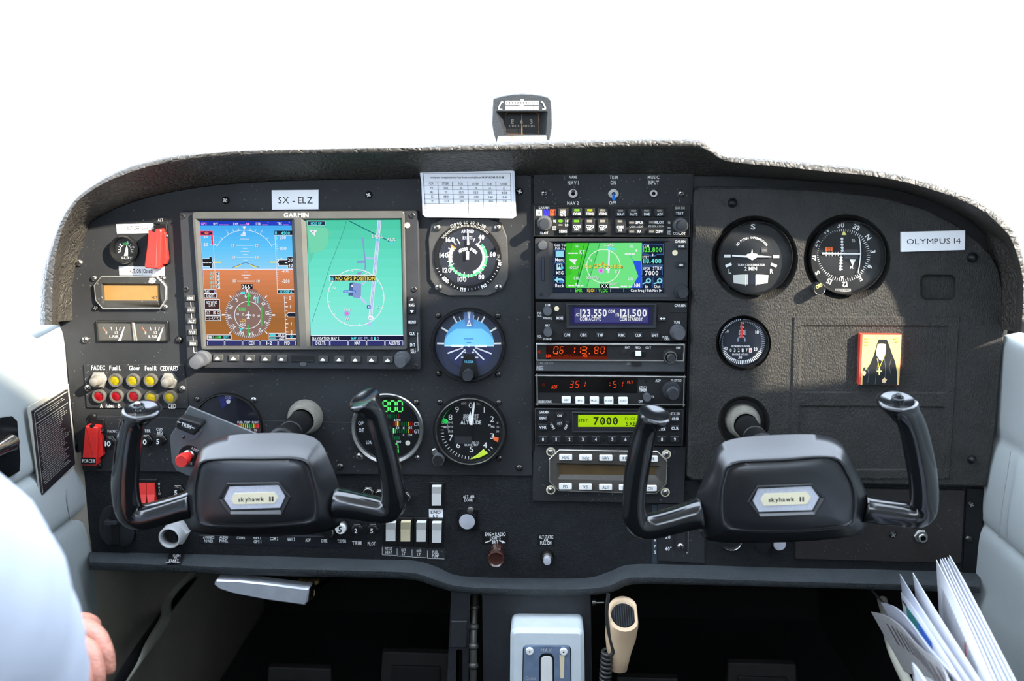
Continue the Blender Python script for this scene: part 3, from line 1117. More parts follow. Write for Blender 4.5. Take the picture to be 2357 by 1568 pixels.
c.rect(1008, 208, 1070, 246, CY)
c.line([(1196, 320), (1262, 290), (1262, 380)], 16, CY).line([(1230, 300), (1230, 386)], 14, CY)
c.line([(980, 740), (1010, 770), (990, 815)], 14, CY).line([(1010, 770), (1050, 760)], 14, CY)
# data boxes
def dbox(x0, y0, x1, y1, fill=(60, 30, 26)):
    c.rect(x0, y0, x1, y1, WH)
    c.rect(x0 + 7, y0 + 10, x1 - 7, y1 - 10, fill)
dbox(452, 168, 638, 238)
dbox(455, 232, 645, 305)
c.text('TAS', 500, 204, 38, WH, 70).text('0', 618, 204, 38, (200, 190, 255), 26).text('KNOTS', 548, 270, 42, WH, 124)
dbox(460, 316, 690, 478, (62, 34, 30))
c.text('NO WIND', 570, 368, 42, WH, 164).text('DATA', 574, 410, 42, WH, 94)
dbox(470, 480, 700, 564)
dbox(474, 566, 704, 646)
c.text('TAT', 512, 524, 38, WH, 68).text('15 C', 640, 524, 38, WH, 92).text('--:--UTC', 588, 606, 38, WH, 196)
c.rect(496, 852, 868, 926, WH).rect(502, 862, 858, 916, (40, 26, 30)).text('DME', 540, 890, 40, WH, 74).text('0.6NM', 648, 890, 40, GN, 124).text('EXT', 788, 890, 40, CY, 74)
c.rect(1430, 828, 1680, 930, WH).rect(1436, 838, 1672, 878, (30, 26, 50)).rect(1436, 884, 1672, 922, (30, 26, 50)).text('NAV1', 1612, 858, 36, WH, 96).text('ADF', 1622, 903, 36, WH, 78)
c.poly([(1446, 848), (1520, 848), (1542, 858), (1520, 868), (1446, 868)], CY).ringpoly([(1446, 893), (1526, 893), (1542, 903), (1526, 915), (1446, 915)], 7, CY)
c.line([(1660, 268), (1690, 920)], 7, WH).line([(1660, 272), (1812, 272)], 7, WH)
for i, y in enumerate((302, 370, 433, 495, 623, 688, 748, 812)):
    c.rect(1672 + i * 2, y - 6, 1700 + i * 2 + (12 if i in (0, 2, 5, 7) else 0), y + 6, WH)
c.text('2', 1746, 304, 44, WH, 28).text('1', 1756, 432, 46, WH, 12).text('1', 1766, 688, 46, WH, 12).text('2', 1770, 812, 44, WH, 28)
c.poly([(1690, 555), (1720, 516), (1826, 518), (1828, 592), (1722, 592)], WH).poly([(1698, 555), (1724, 526), (1826, 526), (1828, 582), (1724, 582)], (8, 14, 40)).poly([(1676, 530), (1694, 556), (1684, 594), (1676, 590)], CY)
c.rect(1688, 842, 1840, 918, WH).rect(1692, 856, 1840, 906, (14, 22, 60)).text('0', 1768, 880, 40, CY, 30)
# soft key tabs
c.rect(490, 932, 1842, 1012, (20, 22, 60))
for i, s in enumerate(('', '', 'CDI', '1-2', 'PFD')):
    x0 = 500 + i * 268
    c.rect(x0, 940, x0 + 262, 1016, (210, 214, 240), 14)
    c.rect(x0 + 7, 948, x0 + 255, 1016, (44, 48, 108), 12)
    if s:
        c.text(s, x0 + 132, 980, 46, WH, 84)
c.build('horizon_picture', t, YS)

c = Canvas((0, 0, 1.))
c.e = 1.0
def fx(y, l=True):
    f = (y - 507) / 288.
    return 706 + 10 * f if l else 922 + 6 * f
bands(c, [(fx(507), 507), (fx(507, 0), 506), (fx(772, 0), 772), (fx(772), 772)], [(70, 200, 165), (98, 222, 196), (118, 232, 210), (138, 232, 224)], 12)
c.T = C6
AP = (132, 152, 208)
c.poly([(165, 440), (330, 440), (560, 640), (300, 900), (210, 1100), (175, 640)], (96, 204, 170))
c.poly([(175, 540), (480, 560), (500, 760), (420, 900), (215, 940)], (112, 212, 172))
c.line([(800, 445), (1440, 770)], 15, (16, 110, 118))
c.line([(765, 448), (735, 570), (640, 820), (520, 1120), (385, 1560), (240, 1990)], 5, (30, 110, 120))
for i in range(24):
    y = 470 + i * 60
    x = 760 - (y - 448) * .34
    c.line([(x - 8, y - 3), (x + 8, y + 3)], 3, (30, 110, 120))
c.line([(1265, 440), (1128, 1890)], 54, WH).line([(1265, 440), (1130, 1880)], 38, (176, 196, 240))
c.line([(1265, 445), (1130, 1870)], 7, WH)
for i in range(12):
    y = 520 + i * 110
    x = 1265 - (y - 440) * .0945
    c.rect(x - 6, y, x + 6, y + 45, (176, 196, 240))
c.poly([(1000, 702), (1020, 700), (1068, 1150), (1045, 1190), (990, 1230), (980, 1290), (930, 1290), (930, 1226), (985, 1216), (1040, 1170), (1040, 1080), (930, 1085), (925, 1048), (1038, 1042)], AP)
c.poly([(1058, 990), (1190, 1005), (1190, 1028), (1062, 1020)], (176, 196, 240))
c.poly([(870, 1370), (990, 1395), (985, 1570), (968, 1610), (870, 1600), (855, 1560), (862, 1480)], AP)
c.poly([(815, 1380), (862, 1372), (868, 1445), (862, 1575), (795, 1570), (805, 1480)], (72, 96, 148))
c.rect(818, 1390, 842, 1410, (30, 50, 100)).disc(855, 1425, 15, WH)
c.poly([(995, 1390), (1070, 1345), (1080, 1352), (1000, 1425)], (190, 206, 246)).poly([(975, 1570), (1000, 1590), (1075, 1690), (1060, 1720), (968, 1610)], (190, 206, 246))
c.rect(1096, 1960, 1140, 2022, (176, 196, 240))
c.ring(908, 1604, 418, 430, WH, 0, 360, 72)
for a in (-36, -8, 24, 54, 86, 112, 172, 204, 232, 262, 284):
    c.ticks(908, 1604, 390, 424, a, a, 0, 8, WH)
c.rect(718, 1490, 908, 1530, (36, 110, 210), 12).text('TERMINAL', 812, 1510, 26, (200, 220, 250), 164)
c.rect(1075, 1715, 1130, 1768, (34, 90, 190), 8).text('A', 1102, 1742, 34, WH, 30)
for s, x, y in (('LGAL', 1236, 676), ('ALX', 1440, 730), ('N', 585, 1458), ('S', 1232, 1744), ('W', 775, 1918), ('ALR', 775, 1790), ('E', 1042, 1275)):
    c.text(s, x + 5, y + 4, 42, (70, 80, 90), None).text(s, x, y, 42, WH, None)
c.disc(1232, 735, 22, (80, 210, 235)).rect(1420, 755, 1460, 798, (80, 210, 235))
c.disc(775, 1842, 46, (150, 190, 226)).disc(775, 1842, 24, (230, 110, 220))
c.disc(1132, 1905, 44, (240, 246, 255), 34).text('07', 1132, 1908, 34, (120, 150, 210), 50)
c.rect(174, 448, 452, 518, (210, 214, 226), 10).rect(180, 456, 444, 512, (10, 36, 70), 8).text('HDG UP', 314, 487, 38, CY, 164)
c.poly([(202, 585), (330, 592), (300, 622), (296, 684)], WH).text('N', 262, 612, 26, (40, 60, 70), 24)
c.rect(508, 1258, 1205, 1354, (220, 232, 230), 8).rect(518, 1278, 1200, 1346, (8, 40, 60), 4).rect(590, 1275, 1202, 1348, (14, 30, 30))
c.text('15', 552, 1316, 46, CY, 46).text('NO GPS POSITION', 900, 1314, 54, YL, 596)
c.T = C7
c.rect(236, 858, 1620, 872, WH).rect(236, 872, 1620, 1014, (16, 18, 52))
c.text('NAVIGATION MAP 2', 456, 908, 40, WH, 404).text('MAP', 880, 908, 40, CY, 72).text('AUX', 974, 908, 40, (160, 170, 220), 76).text('FPL', 1070, 908, 40, (160, 170, 220), 72)
for x, f in ((1135, 0), (1182, 1), (1226, 0)):
    c.ringpoly([(x, 888), (x + 24, 888), (x + 24, 928), (x, 928)], 12 if f else 5, CY if f else (170, 180, 220))
for i, s in enumerate(('DCLTR', '', 'MAP', '', 'ALERTS')):
    x0 = 244 + i * 276
    c.rect(x0, 938, x0 + 272, 1018, (214, 216, 240), 14).rect(x0 + 7, 946, x0 + 264, 1018, (44, 48, 108), 12)
    if s:
        c.text(s, x0 + 136, 980, 46, WH, {5: 148, 3: 88, 6: 170}[len(s)])
c.build('map_picture', t, YS)

# lettering, keys and knobs of the display
c = Canvas(C4)
c.text('GARMIN', 1840, 360, 62, (238, 236, 228), 372)
c.build('brand_lettering', t, YFR - .00003)
KP = (0, 0, 1.)
for i in range(5):
    for x0, y0, T in ((588 + i * 240, 1153, C5), (342 + i * 244, 1170, C7)):
        yy = y0 + (i * 3)
        o = button('softkey', x0, yy, x0 + 150, yy + 98, t, YB, YB - .0022, M_KEY, T=T)
        cc = Canvas(T)
        cc.poly([(x0 + 66, yy + 32), (x0 + 102, yy + 62), (x0 + 96, yy + 80), (x0 + 36, yy + 80), (x0 + 32, yy + 66)], (236, 234, 226))
        cc.build('legend', o, YB - .00225)
        cc = None
c = Canvas(C5)
for i in range(5):
    x = 657 + i * 239
    for dx, T in ((0, C5), (0, C7)):
        pass
g = (20, 20, 22)
for i in range(5):
    c.T = C5
    x = 657 + i * 239
    c.line([(x + 3, 1045), (x, 1080)], 5, (170, 168, 160)).line([(x - 30, 1092), (x, 1132), (x + 34, 1092)], 9, g)
    c.T = C7
    x = 414 + i * 244
    c.line([(x + 3, 1050), (x, 1090)], 5, (170, 168, 160)).line([(x - 30, 1104), (x, 1142), (x + 34, 1104)], 9, g)
c.T = C5
wl = (214, 212, 204)
c.line([(252, 355), (262, 440)], 9, wl).line([(262, 520), (272, 610)], 9, wl).line([(274, 695), (282, 775)], 9, wl).line([(286, 860), (294, 945)], 9, wl).line([(296, 1030), (305, 1128), (350, 1120)], 9, wl)
c.T = C7
c.line([(1838, 830), (1844, 1100), (1826, 1102)], 8, wl).disc(1838, 832, 9, wl).text('DFLT', 1772, 1080, 32, wl, 80).text('MAP', 1774, 1118, 34, wl, 76)
c.build('legend_lines', t, YB - .00003)
for s, x0, y0 in (('HDG', 182, 262), ('CRS', 190, 438), ('ALT', 202, 608), ('V/S', 214, 772), ('BARO', 222, 942)):
    button('side_key', x0, y0, x0 + 130, y0 + 88, t, YB, YB - .002, M_KEY, s, 36, 88, T=C5)
for s, x0, y0 in (('MENU', 1690, 620), ('CLR', 1690, 792), ('ENT', 1698, 963)):
    button('side_key', x0, y0, x0 + 128, y0 + 88, t, YB, YB - .002, M_KEYD, s, 44, {'MENU': 112}.get(s, 76), T=C7)
o = button('range_rocker', 1690, 276, 1804, 538, t, YB, YB - .002, M_KEYD, 'RNG', 42, 84, T=C7)
cc = Canvas(C7)
cc.poly([(1722, 340), (1748, 300), (1772, 325), (1772, 340)], WH).poly([(1726, 486), (1778, 486), (1774, 500), (1750, 524), (1728, 500)], WH)
cc.build('arrows', o, YB - .00205)
a = tf(C5)
x, y = a(450, 1200)
lathe('knob', x, y, [(19, YB), (18, YB - .008), (16, YB - .0095), (0, YB - .0095)], M_KNOB, t, 24)
lathe('knob', a(400, 1235)[0], a(400, 1235)[1], [(16, YB), (16.5, YB - .012), (14, YB - .016), (0, YB - .017)], M_KNOB, t, 10)
a = tf(C7)
x, y = a(1612, 1202)
lathe('knob', x, y, [(19, YB), (17.5, YB - .009), (16, YB - .010), (0, YB - .010)], M_KNOB, t, 40, knurl=.05)
lathe('knob', a(1600, 1240)[0], a(1600, 1240)[1], [(13.5, YB - .009), (13.5, YB - .019), (12.5, YB - .020), (0, YB - .020)], M_KNOB, t, 40, knurl=.05)
for T, x, y in ((C4, 128, 380), (C4, 185, 1474), (C5, 262, 1306), (C6, 1754, 365), (C6, 1785, 1480), (C7, 1803, 1330)):
    px, py = tf(T)(x, y)
    screw(px, py, 6.5, t, YB, 'socket')
px, py = tf(C6)(1683, 515)
lathe('light_sensor', px, py, [(6.5, YB), (6, YB - .0012), (0, YB - .0016)], M_CREAM, t, 18)
a = tf(C5)
prism('card_slot', [a(1762, 1165), a(2110, 1180), a(2110, 1275), a(1768, 1275)], YB, YB - .0004, M_VOID, t, bev=.5)
prism('card_edge', [a(1770, 1232), a(2108, 1240), a(2108, 1262), a(1770, 1258)], YB, YB - .0012, M_KEYD, t, bev=.5)
prism('thumb_notch', ell(*a(1945, 1292), 8.5, 6, 20), YB, YB - .0006, M_KNOB, t, bev=.8)

# ---------------------------------------------------------------- round dials
def dial(name, label, px, py, rb, rg, draw, T, y=0, bez=M_BLACK, yb=-.007, yface=-.0015, prof=None, cat='gauge', face=(16, 17, 21), glass=True, rim=None, dep=None):
    t = thing(name, label, cat, W(px, py, y))
    yy = y + yb
    lathe('bezel', px, py, prof or [(rb, y + .002), (rb, yy + .002), (rb - 1.8, yy), (rg + 3.5, yy), (rg + .5, yy + .0035), (rg, y + yface)], bez, t, 56, y0=y)
    c = Canvas((0, 0, 1.))
    c.disc(px, py, rg + 1, face, n=48)
    c.T = T
    draw(c)
    c.build('dial_face', t, y + yface)
    if glass:
        gy = yy + .0022
        lathe('glass', px, py, [(rg + 2, gy), (rg * .6, gy - .0002), (0, gy - .0003)], M_GLASS, t, 40, y0=y)
    return t

def pointer(t, pts, T, y, m, name='pointer', th=.0006):
    a = tf(T)
    prism(name, [a(*p) for p in pts], y + .0003, y - th, m, t, bev=.4)

# airspeed indicator
def asi(c):
    cx, cy = 668, 1042
    c.ring(cx, cy, 322, 372, (14, 14, 15), 0, 360, 60)
    c.disc(cx, cy, 320, (30, 33, 42), n=56)
    c.disc(cx, cy + 2, 155, (22, 24, 31), n=40)
    c.ring(cx, cy, 195, 224, (70, 205, 105), 48, 252, 60)
    c.ring(cx, cy, 168, 194, (214, 214, 232), 32, 160, 40)
    c.ring(cx, cy, 176, 216, (240, 235, 190), 252, 304, 24)
    c.ticks(cx, cy, 165, 232, 306, 306, 0, 20, (230, 120, 60))
    for a in (88, 140, 192, 245, 272, 296, 330, 38):
        c.ticks(cx, cy, 170, 240, a, a, 0, 10, WH)
    for a in (20, 58, 115, 128, 155, 168, 178, 205, 218, 232, 258, 284, 318):
        c.ticks(cx, cy, 190, 232, a, a, 0, 8, WH)
    for s, x, y in (('40', 822, 815), ('60', 950, 1008), ('80', 822, 1262), ('100', 605, 1290), ('120', 436, 1186), ('140', 400, 1018), ('160', 472, 842)):
        c.text(s, x, y, 52, WH, len(s) * 33)
    c.text('AIRSPEED', 668, 748, 34, (200, 205, 220), 142).text('KNOTS', 668, 822, 34, (200, 205, 220), 108)
    c.text('300', 588, 968, 36, WH, 52, -40).text('200', 640, 950, 36, WH, 56, -14).text('40', 712, 952, 36, WH, 44, 16).text('100', 752, 978, 36, WH, 52, 40)
    for i, (a, s) in enumerate(((-24, '120'), (-14, '90'), (-3, '60'), (8, '30'), (17, '0'), (26, '-30'))):
        x, y = cx + 392 * math.sin(R(a)), cy - 395 * math.cos(R(a))
        c.text(s, x, y, 34, (222, 216, 196), None, a)
    c.ticks(cx, cy, 345, 370, -52, 40, 36, 5, (222, 216, 196))
    c.text('180', 420, 1294, 40, WH, 66, 38).text('120', 618, 1405, 40, WH, 62, 6).text('140', 852, 1364, 40, WH, 62, -24).text('80', 1030, 1112, 34, WH, 44, -85).text('TAS', 1012, 1040, 26, (150, 150, 150), 60, -86)
    c.ticks(cx, cy, 350, 372, 95, 250, 24, 6, WH)
t = thing('airspeed_indicator', 'round airspeed indicator with green and white arcs on octagonal flange', 'gauge', W(1076, 592, 0))
a = tf(C8)
prism('flange', [a(*p) for p in ((255, 665), (400, 600), (880, 595), (1050, 650), (1115, 820), (1127, 1265), (1065, 1400), (905, 1478), (450, 1480), (345, 1440), (240, 1290), (222, 830))], 0, -.003, mat('flange_paint', (58, 57, 55), .5, speck=.3), t, bev=2)
lathe('bezel', 1076.3, 592.6, [(78, -.003), (78, -.0042), (76.8, -.0048), (66, -.0046), (65.5, -.0036)], M_BLACK, t, 56)
c = Canvas(C8)
asi(c)
c.build('dial_face', t, -.0049)
pointer(t, [(660, 900), (664, 720), (672, 720), (686, 885), (684, 905)], C8, -.0068, M_WHITEP)
pointer(t, [(648, 975), (684, 975), (682, 1068), (648, 1068)], C8, -.0068, M_WHITEP, 'pointer_tail')
pointer(t, [(975, 930), (1020, 905), (1034, 940), (995, 970)], C8, -.0055, M_BLACK, 'setting_knob', .003)
lathe('glass', 1076.3, 592.6, [(66, -.0086), (40, -.0092), (0, -.0094)], M_GLASS, t, 40, y0=-.003)
for x, y in ((325, 705), (1005, 705), (340, 1380), (1015, 1378)):
    screw(*a(x, y), 9, t, -.003, 'chrome')

# attitude indicator
def adi(c):
    cx, cy = 815, 780
    c.disc(cx, 768, 572, (38, 44, 60), n=56)
    c.ring(cx, cy, 428, 572, (44, 50, 68), -180, 180, 60)
    c.poly([(395, 800)] + [(820 + 428 * math.sin(R(a)), 770 - 442 * math.cos(R(a))) for a in range(-90, 91, 6)] + [(1246, 800)], (86, 158, 206))
    c.poly([(395, 795), (400, 690), (470, 590), (600, 500), (1040, 500), (1170, 590), (1244, 700), (1246, 800)], (122, 200, 245))
    c.poly([(395, 800), (1246, 802), (1235, 900), (1190, 1010), (1090, 1100), (960, 1170), (680, 1150), (560, 1090), (470, 1000), (430, 890)], (44, 50, 84))
    c.rect(395, 774, 1246, 802, (190, 226, 246))
    for y, w_ in ((673, 80), (738, 38)):
        c.rect(815 - w_, y - 8, 815 + w_, y + 8, (70, 130, 190))
    for a, l, w_ in ((-90, 1, 30), (-60, 1, 30), (-30, 1, 26), (-20, .6, 16), (-10, .6, 14), (10, .6, 14), (20, .6, 16), (30, 1, 26), (60, 1, 30), (90, 1, 30)):
        c.ticks(818, 765, 428, 428 + 122 * l, a * .985, a * .985, 0, w_, (232, 232, 222))
    c.poly([(720, 212), (905, 212), (880, 460), (760, 460)], (96, 124, 176))
    c.poly([(788, 210), (848, 210), (826, 330), (812, 330)], (240, 240, 235))
    c.ringpoly([(818, 335), (860, 455), (776, 455)], 20, (240, 240, 240))
    for x0, y0, x1, y1 in ((715, 825, 450, 922), (752, 855, 582, 1028), (920, 822, 1205, 930), (890, 850, 1075, 1032)):
        c.line([(x0, y0), (x1, y1)], 24, (226, 226, 226))
    for x, y, w_ in ((754, 905, 14), (886, 906, 20), (700, 992, 20), (950, 994, 26)):
        c.rect(x - w_, y - 12, x + w_, y + 12, (214, 214, 214))
t = dial('attitude_indicator', 'round attitude indicator with pale blue sky half and vacuum flag', 1078.2, 792.9, 86, 77.5, adi, D1, yb=-.008)
a = tf(D1)
for pts in ([(515, 778), (720, 778), (733, 800), (720, 816), (515, 812)], [(910, 800), (925, 784), (1125, 784), (1125, 818), (925, 818)]):
    prism('wing_bar', rquad([a(*p) for p in pts], .6), -.0032, -.0044, M_WHITEP, t, bev=.3)
lathe('center_dot', *a(818, 792), [(3.2, -.003), (2.6, -.0046), (0, -.0048)], M_WHITEP, t, 14)
prism('vacuum_plate', [a(*p) for p in ((735, 938), (892, 938), (990, 1305), (640, 1305))], -.002, -.0045, M_BLACK, t, bev=.5)
c = Canvas(D1)
c.text('VACUUM', 812, 1068, 42, (110, 190, 220), 152)
c.build('lettering', t, -.00455)
lathe('setting_knob', *a(805, 1275), [(13, -.006), (13, -.0155), (12.2, -.0165), (11.5, -.0165), (11, -.0162), (0, -.0162)], M_KNOBD, t, 36, y0=-.006, knurl=.05)
for x, y in ((290, 272), (1312, 280), (300, 1268), (1316, 1285)):
    screw(*a(x, y), 7, t, 0, 'dark')

# altimeter
def alt(c):
    cx, cy = 838, 745
    c.disc(cx, cy, 515, (14, 15, 17), n=56)
    for i, (s, x, y) in enumerate((('0', 845, 322), ('1', 1080, 400), ('2', 1214, 558), ('3', 1216, 850), ('4', 1094, 1008), ('5', 862, 1078), ('6', 632, 1008), ('7', 508, 878), ('8', 498, 528), ('9', 612, 398))):
        c.text(s, x, y, 96, (235, 235, 230), 66 if s != '1' else 18, bold=0)
    c.ticks(cx, cy, 455, 508, 130, 290, 24, 12, (214, 214, 208))
    c.text('ALTITUDE', 850, 618, 60, (228, 228, 222), 356)
    c.text('1000 FEET', 856, 498, 44, (200, 200, 195), 264).text('10000 FEET', 850, 546, 44, (190, 190, 186), 264)
    c.text('CALIBRATED TO', 858, 965, 32, (200, 200, 196), 270).text('20,000 FEET', 858, 1004, 32, (200, 200, 196), 236)
    c.rect(568, 858, 860, 985, (44, 44, 47))
    c.text('100', 728, 290, 32, (190, 190, 186), 90).text('FEET', 988, 292, 32, (190, 190, 186), 80)
    c.text('IN', 1170, 665, 34, (200, 200, 196), 44).text('HG', 1226, 690, 34, (220, 220, 216), 60)
    for s, x, y in (('1045', 500, 618), ('1040', 500, 690), ('1035', 500, 772), ('31', 1306, 625), ('30', 1312, 700), ('30', 1310, 772)):
        c.text(s, x, y, 32, (196, 196, 192), None)
    c.line([(450, 620), (452, 700), (470, 800)], 10, (150, 150, 150)).rect(375, 680, 430, 715, (190, 190, 190))
    c.ring(cx, cy, 500, 512, (80, 190, 110), -78, -34, 20)
t = dial('altimeter', 'round altimeter with green, orange and yellow bug markers and pointers at zero', 1082.3, 989.8, 84.5, 69, alt, D2, yb=-.0085, bez=M_BLACK)
a = tf(D2)
lathe('bezel_rim', 1082.3, 989.8, [(80, -.0086), (77.5, -.0092), (75, -.0086)], M_DARKSTEEL, t, 56, y0=0)
pointer(t, [(372, 542), (440, 568), (460, 600), (440, 632), (420, 640), (342, 612)], D2, -.004, mat('bug_green', (30, 205, 80), .5), 'marker')
pointer(t, [(1225, 890), (1250, 866), (1330, 884), (1318, 962), (1240, 920)], D2, -.004, mat('bug_orange', (238, 106, 48), .5), 'marker')
pointer(t, [(1068, 1072), (1130, 1160), (1000, 1222), (838, 1250), (940, 1185), (1010, 1130)], D2, -.004, mat('bug_yellow', (208, 232, 58), .5), 'marker')
pointer(t, [(888, 290), (905, 262), (922, 290), (876, 665), (832, 660)], D2, -.0048, M_WHITEP)
pointer(t, [(842, 430), (860, 520), (858, 660), (822, 650), (806, 530)], D2, -.0036, M_WHITEP)
pointer(t, [(835, 670), (868, 668), (850, 850), (825, 850)], D2, -.0042, M_BLACK, 'counterweight')
lathe('boss', *a(245, 1110), [(9, 0), (9, -.004), (7, -.005), (0, -.005)], M_STEEL, t, 20)
lathe('setting_knob', *a(310, 1215), [(14, -.001), (14, -.0125), (13, -.014), (12.2, -.014), (12, -.0137), (0, -.0137)], [M_KNOB, M_VOID], t, 40, knurl=.05, mi=[0, 0, 0, 1, 1])
for x, y in ((320, 265), (1328, 275), (1336, 1232)):
    screw(*a(x, y), 7, t, 0, 'dark')

# engine displays
G1 = (440, 880, 11.2)
def eng1(c):
    c.poly([(680, 360), (850, 315), (1050, 320), (1195, 380), (1020, 460), (800, 700)], (26, 30, 92))
    c.text('WATER', 948, 362, 36, (200, 205, 220), 170).text('LEVEL', 955, 408, 36, (200, 205, 220), 140).disc(958, 496, 54, (200, 195, 200))
    c.text('FUEL TEMP', 1358, 1032, 52, (210, 210, 214), 330).text('RIGHT', 1665, 1032, 52, (210, 210, 214), 190)
    c.text('80 C', 1480, 1222, 40, (210, 210, 214), 120).text('75', 1655, 1238, 50, (210, 210, 214), 64)
    c.e = .9
    for i, k in enumerate(((190, 50, 50), (200, 160, 30), (200, 160, 30), (170, 190, 20), (90, 255, 140), (10, 180, 80), (40, 120, 40), (220, 170, 40), (190, 50, 60), (200, 60, 60))):
        x = 1222 + i * 54
        c.rect(x, 1068, x + 32, 1188, k, 10)
t = dial('engine_monitor', 'round engine display reading fuel temperature with coloured bars behind the trim plate', 524.8, 983.6, 81, 74, eng1, G1, yb=-.005, bez=M_DARKSTEEL, face=(10, 12, 26))
screw(454, 919, 7, t, 0, 'dark')
screw(584, 920, 7, t, 0, 'chrome')
G2 = (800, 880, 7.84)
def eng2(c):
    w2 = (205, 208, 210)
    for s, x, y in (('OP', 240, 742), ('OT', 250, 868), ('CT', 1246, 758), ('GT', 1248, 888)):
        c.text(s, x, y, 66, w2, 96, bold=1)
    c.text('2300', 895, 682, 40, w2, 122).text('60', 900, 822, 40, w2, 62).text('C', 1012, 826, 40, w2, 30).text('105', 1125, 822, 40, w2, 80).text('C', 1012, 950, 40, w2, 30).text('120', 1124, 950, 40, w2, 80).text('100', 922, 1076, 44, w2, 88).text('LOAD', 400, 1085, 60, w2, 130)
    c.disc(1087, 1098, 45, (200, 200, 180))
    c.e = 1.0
    gd = (10, 96, 56)
    for x in (725, 765, 805, 843, 880):
        c.rect(x - 9, 578, x + 9, 655, gd, 4)
    c.rect(911, 578, 930, 655, (110, 24, 34), 4)
    for i, k in enumerate(((90, 16, 20), (200, 44, 20), (255, 170, 40), (60, 80, 30), gd, gd, gd, (170, 140, 20), (110, 24, 26), (110, 24, 26))):
        x = 828 + i * 38.3
        c.rect(x - 10, 715, x + 10, 790, k, 4)
    c.rect(890, 704, 920, 798, (255, 190, 60), 8)
    for i, k in enumerate(((120, 255, 160), (20, 190, 80), gd, gd, gd, gd, gd, (170, 140, 20), (90, 16, 20), (90, 16, 20))):
        x = 828 + i * 38.3
        c.rect(x - 10, 845, x + 10, 918, k, 4)
    c.rect(818, 832, 846, 926, (120, 255, 160), 8)
    for x in (855, 892, 930):
        c.rect(x - 9, 976, x + 9, 1040, gd, 4)
    c.seg('1900', 512, 338, 92, 190, (96, 255, 120), gap=.40, th=.2, slant=-.02)
    c.seg('27', 745, 1116, 72, 168, (96, 255, 120), gap=.4, th=.2, slant=-.06)
t = dial('engine_monitor', 'round engine display with green figures 1900 behind the left yoke grip', 893, 985, 83.5, 73, eng2, G2, yb=-.006, bez=M_STEEL, face=(8, 10, 12),
         prof=[(83.5, .002), (83.5, -.005), (81, -.0062), (75, -.0052), (73.5, -.003), (73, -.0015)])
a = tf(G2)
screw(*a(1240, 358), 7, t, 0, 'dark')
screw(*a(224, 1336), 9.5, t, 0, 'chrome')
screw(*a(1258, 1362), 7, t, 0, 'chrome')
bpy.data.objects[t.name]['label'] = 'round engine display with silver rim and green 1900 figures behind the yoke grip'

# suction gauge
def suc(c):
    cx, cy = 965, 905
    c.ticks(cx, cy, 58, 84, -105, 105, 10, 7, (220, 220, 214))
    c.ring(cx, cy, 55, 62, (220, 220, 214), -105, 105, 30)
    c.ring(cx, cy, 58, 82, (40, 190, 90), -22, 24, 10)
    c.text('SUCTION', 978, 985, 26, (225, 225, 220), 112).text('5', 985, 822, 26, WH, 18).text('4', 905, 845, 22, WH, 14).text('6', 1052, 870, 22, WH, 14)
t = dial('suction_gauge', 'tiny round suction gauge left of the upper red guarded switch', 289, 574, 31.5, 25, suc, C1, yb=-.008, bez=M_BLACK)
pointer(t, [(975, 850), (985, 895), (985, 965), (945, 968), (962, 895)], C1, -.003, M_WHITEP)

# amber clock
a = tf(C1)
t = thing('digital_clock', 'amber window digital clock in an eight-sided silver-edged bezel', 'clock', W(300, 675, 0))
oc = [(700, 1180), (1295, 1180), (1375, 1260), (1398, 1300), (1396, 1435), (1330, 1535), (720, 1535), (640, 1440), (622, 1275)]
op = [a(*p) for p in oc]
prism('bezel_edge', op, 0, -.004, M_ALU, t, bev=1, holes=[(inset(op, 3.0), inset(op, 3.2), -.003)])
lcd = [a(*p) for p in ((735, 1272), (1312, 1276), (1316, 1438), (745, 1438))]
big = [a(*p) for p in ((705, 1256), (1330, 1260), (1340, 1502), (718, 1500))]
prism('bezel', inset(op, 3), 0, -.0036, mat('clock_face', (44, 44, 42), .5, speck=.3), t, bev=.5, holes=[(big, lcd, -.0008)])
prism('window', [a(*p) for p in ((725, 1262), (1325, 1266), (1326, 1448), (735, 1448))], 0, -.0007, mat('amber_lcd', (140, 106, 58), .25, var=.05, vscale=90), t, bev=0)
c = Canvas(C1)
c.text('HDY', 1272, 1405, 30, (50, 44, 36), 64)
c.build('lettering', t, -.00078)
c = Canvas(C1)
c.line([(1215, 1210), (1280, 1210), (1280, 1228), (1215, 1228), (1215, 1246), (1280, 1246)], 12, (230, 228, 220))
c.text('S', 1247, 1228, 54, (230, 228, 220), 50)
c.build('maker_mark', t, -.00365)
for x, y, k in ((630, 1203, 'chrome'), (1365, 1205, 'chrome'), (650, 1518, 'black'), (1385, 1510, 'chrome')):
    screw(*a(x, y), 7, t, 0, k)

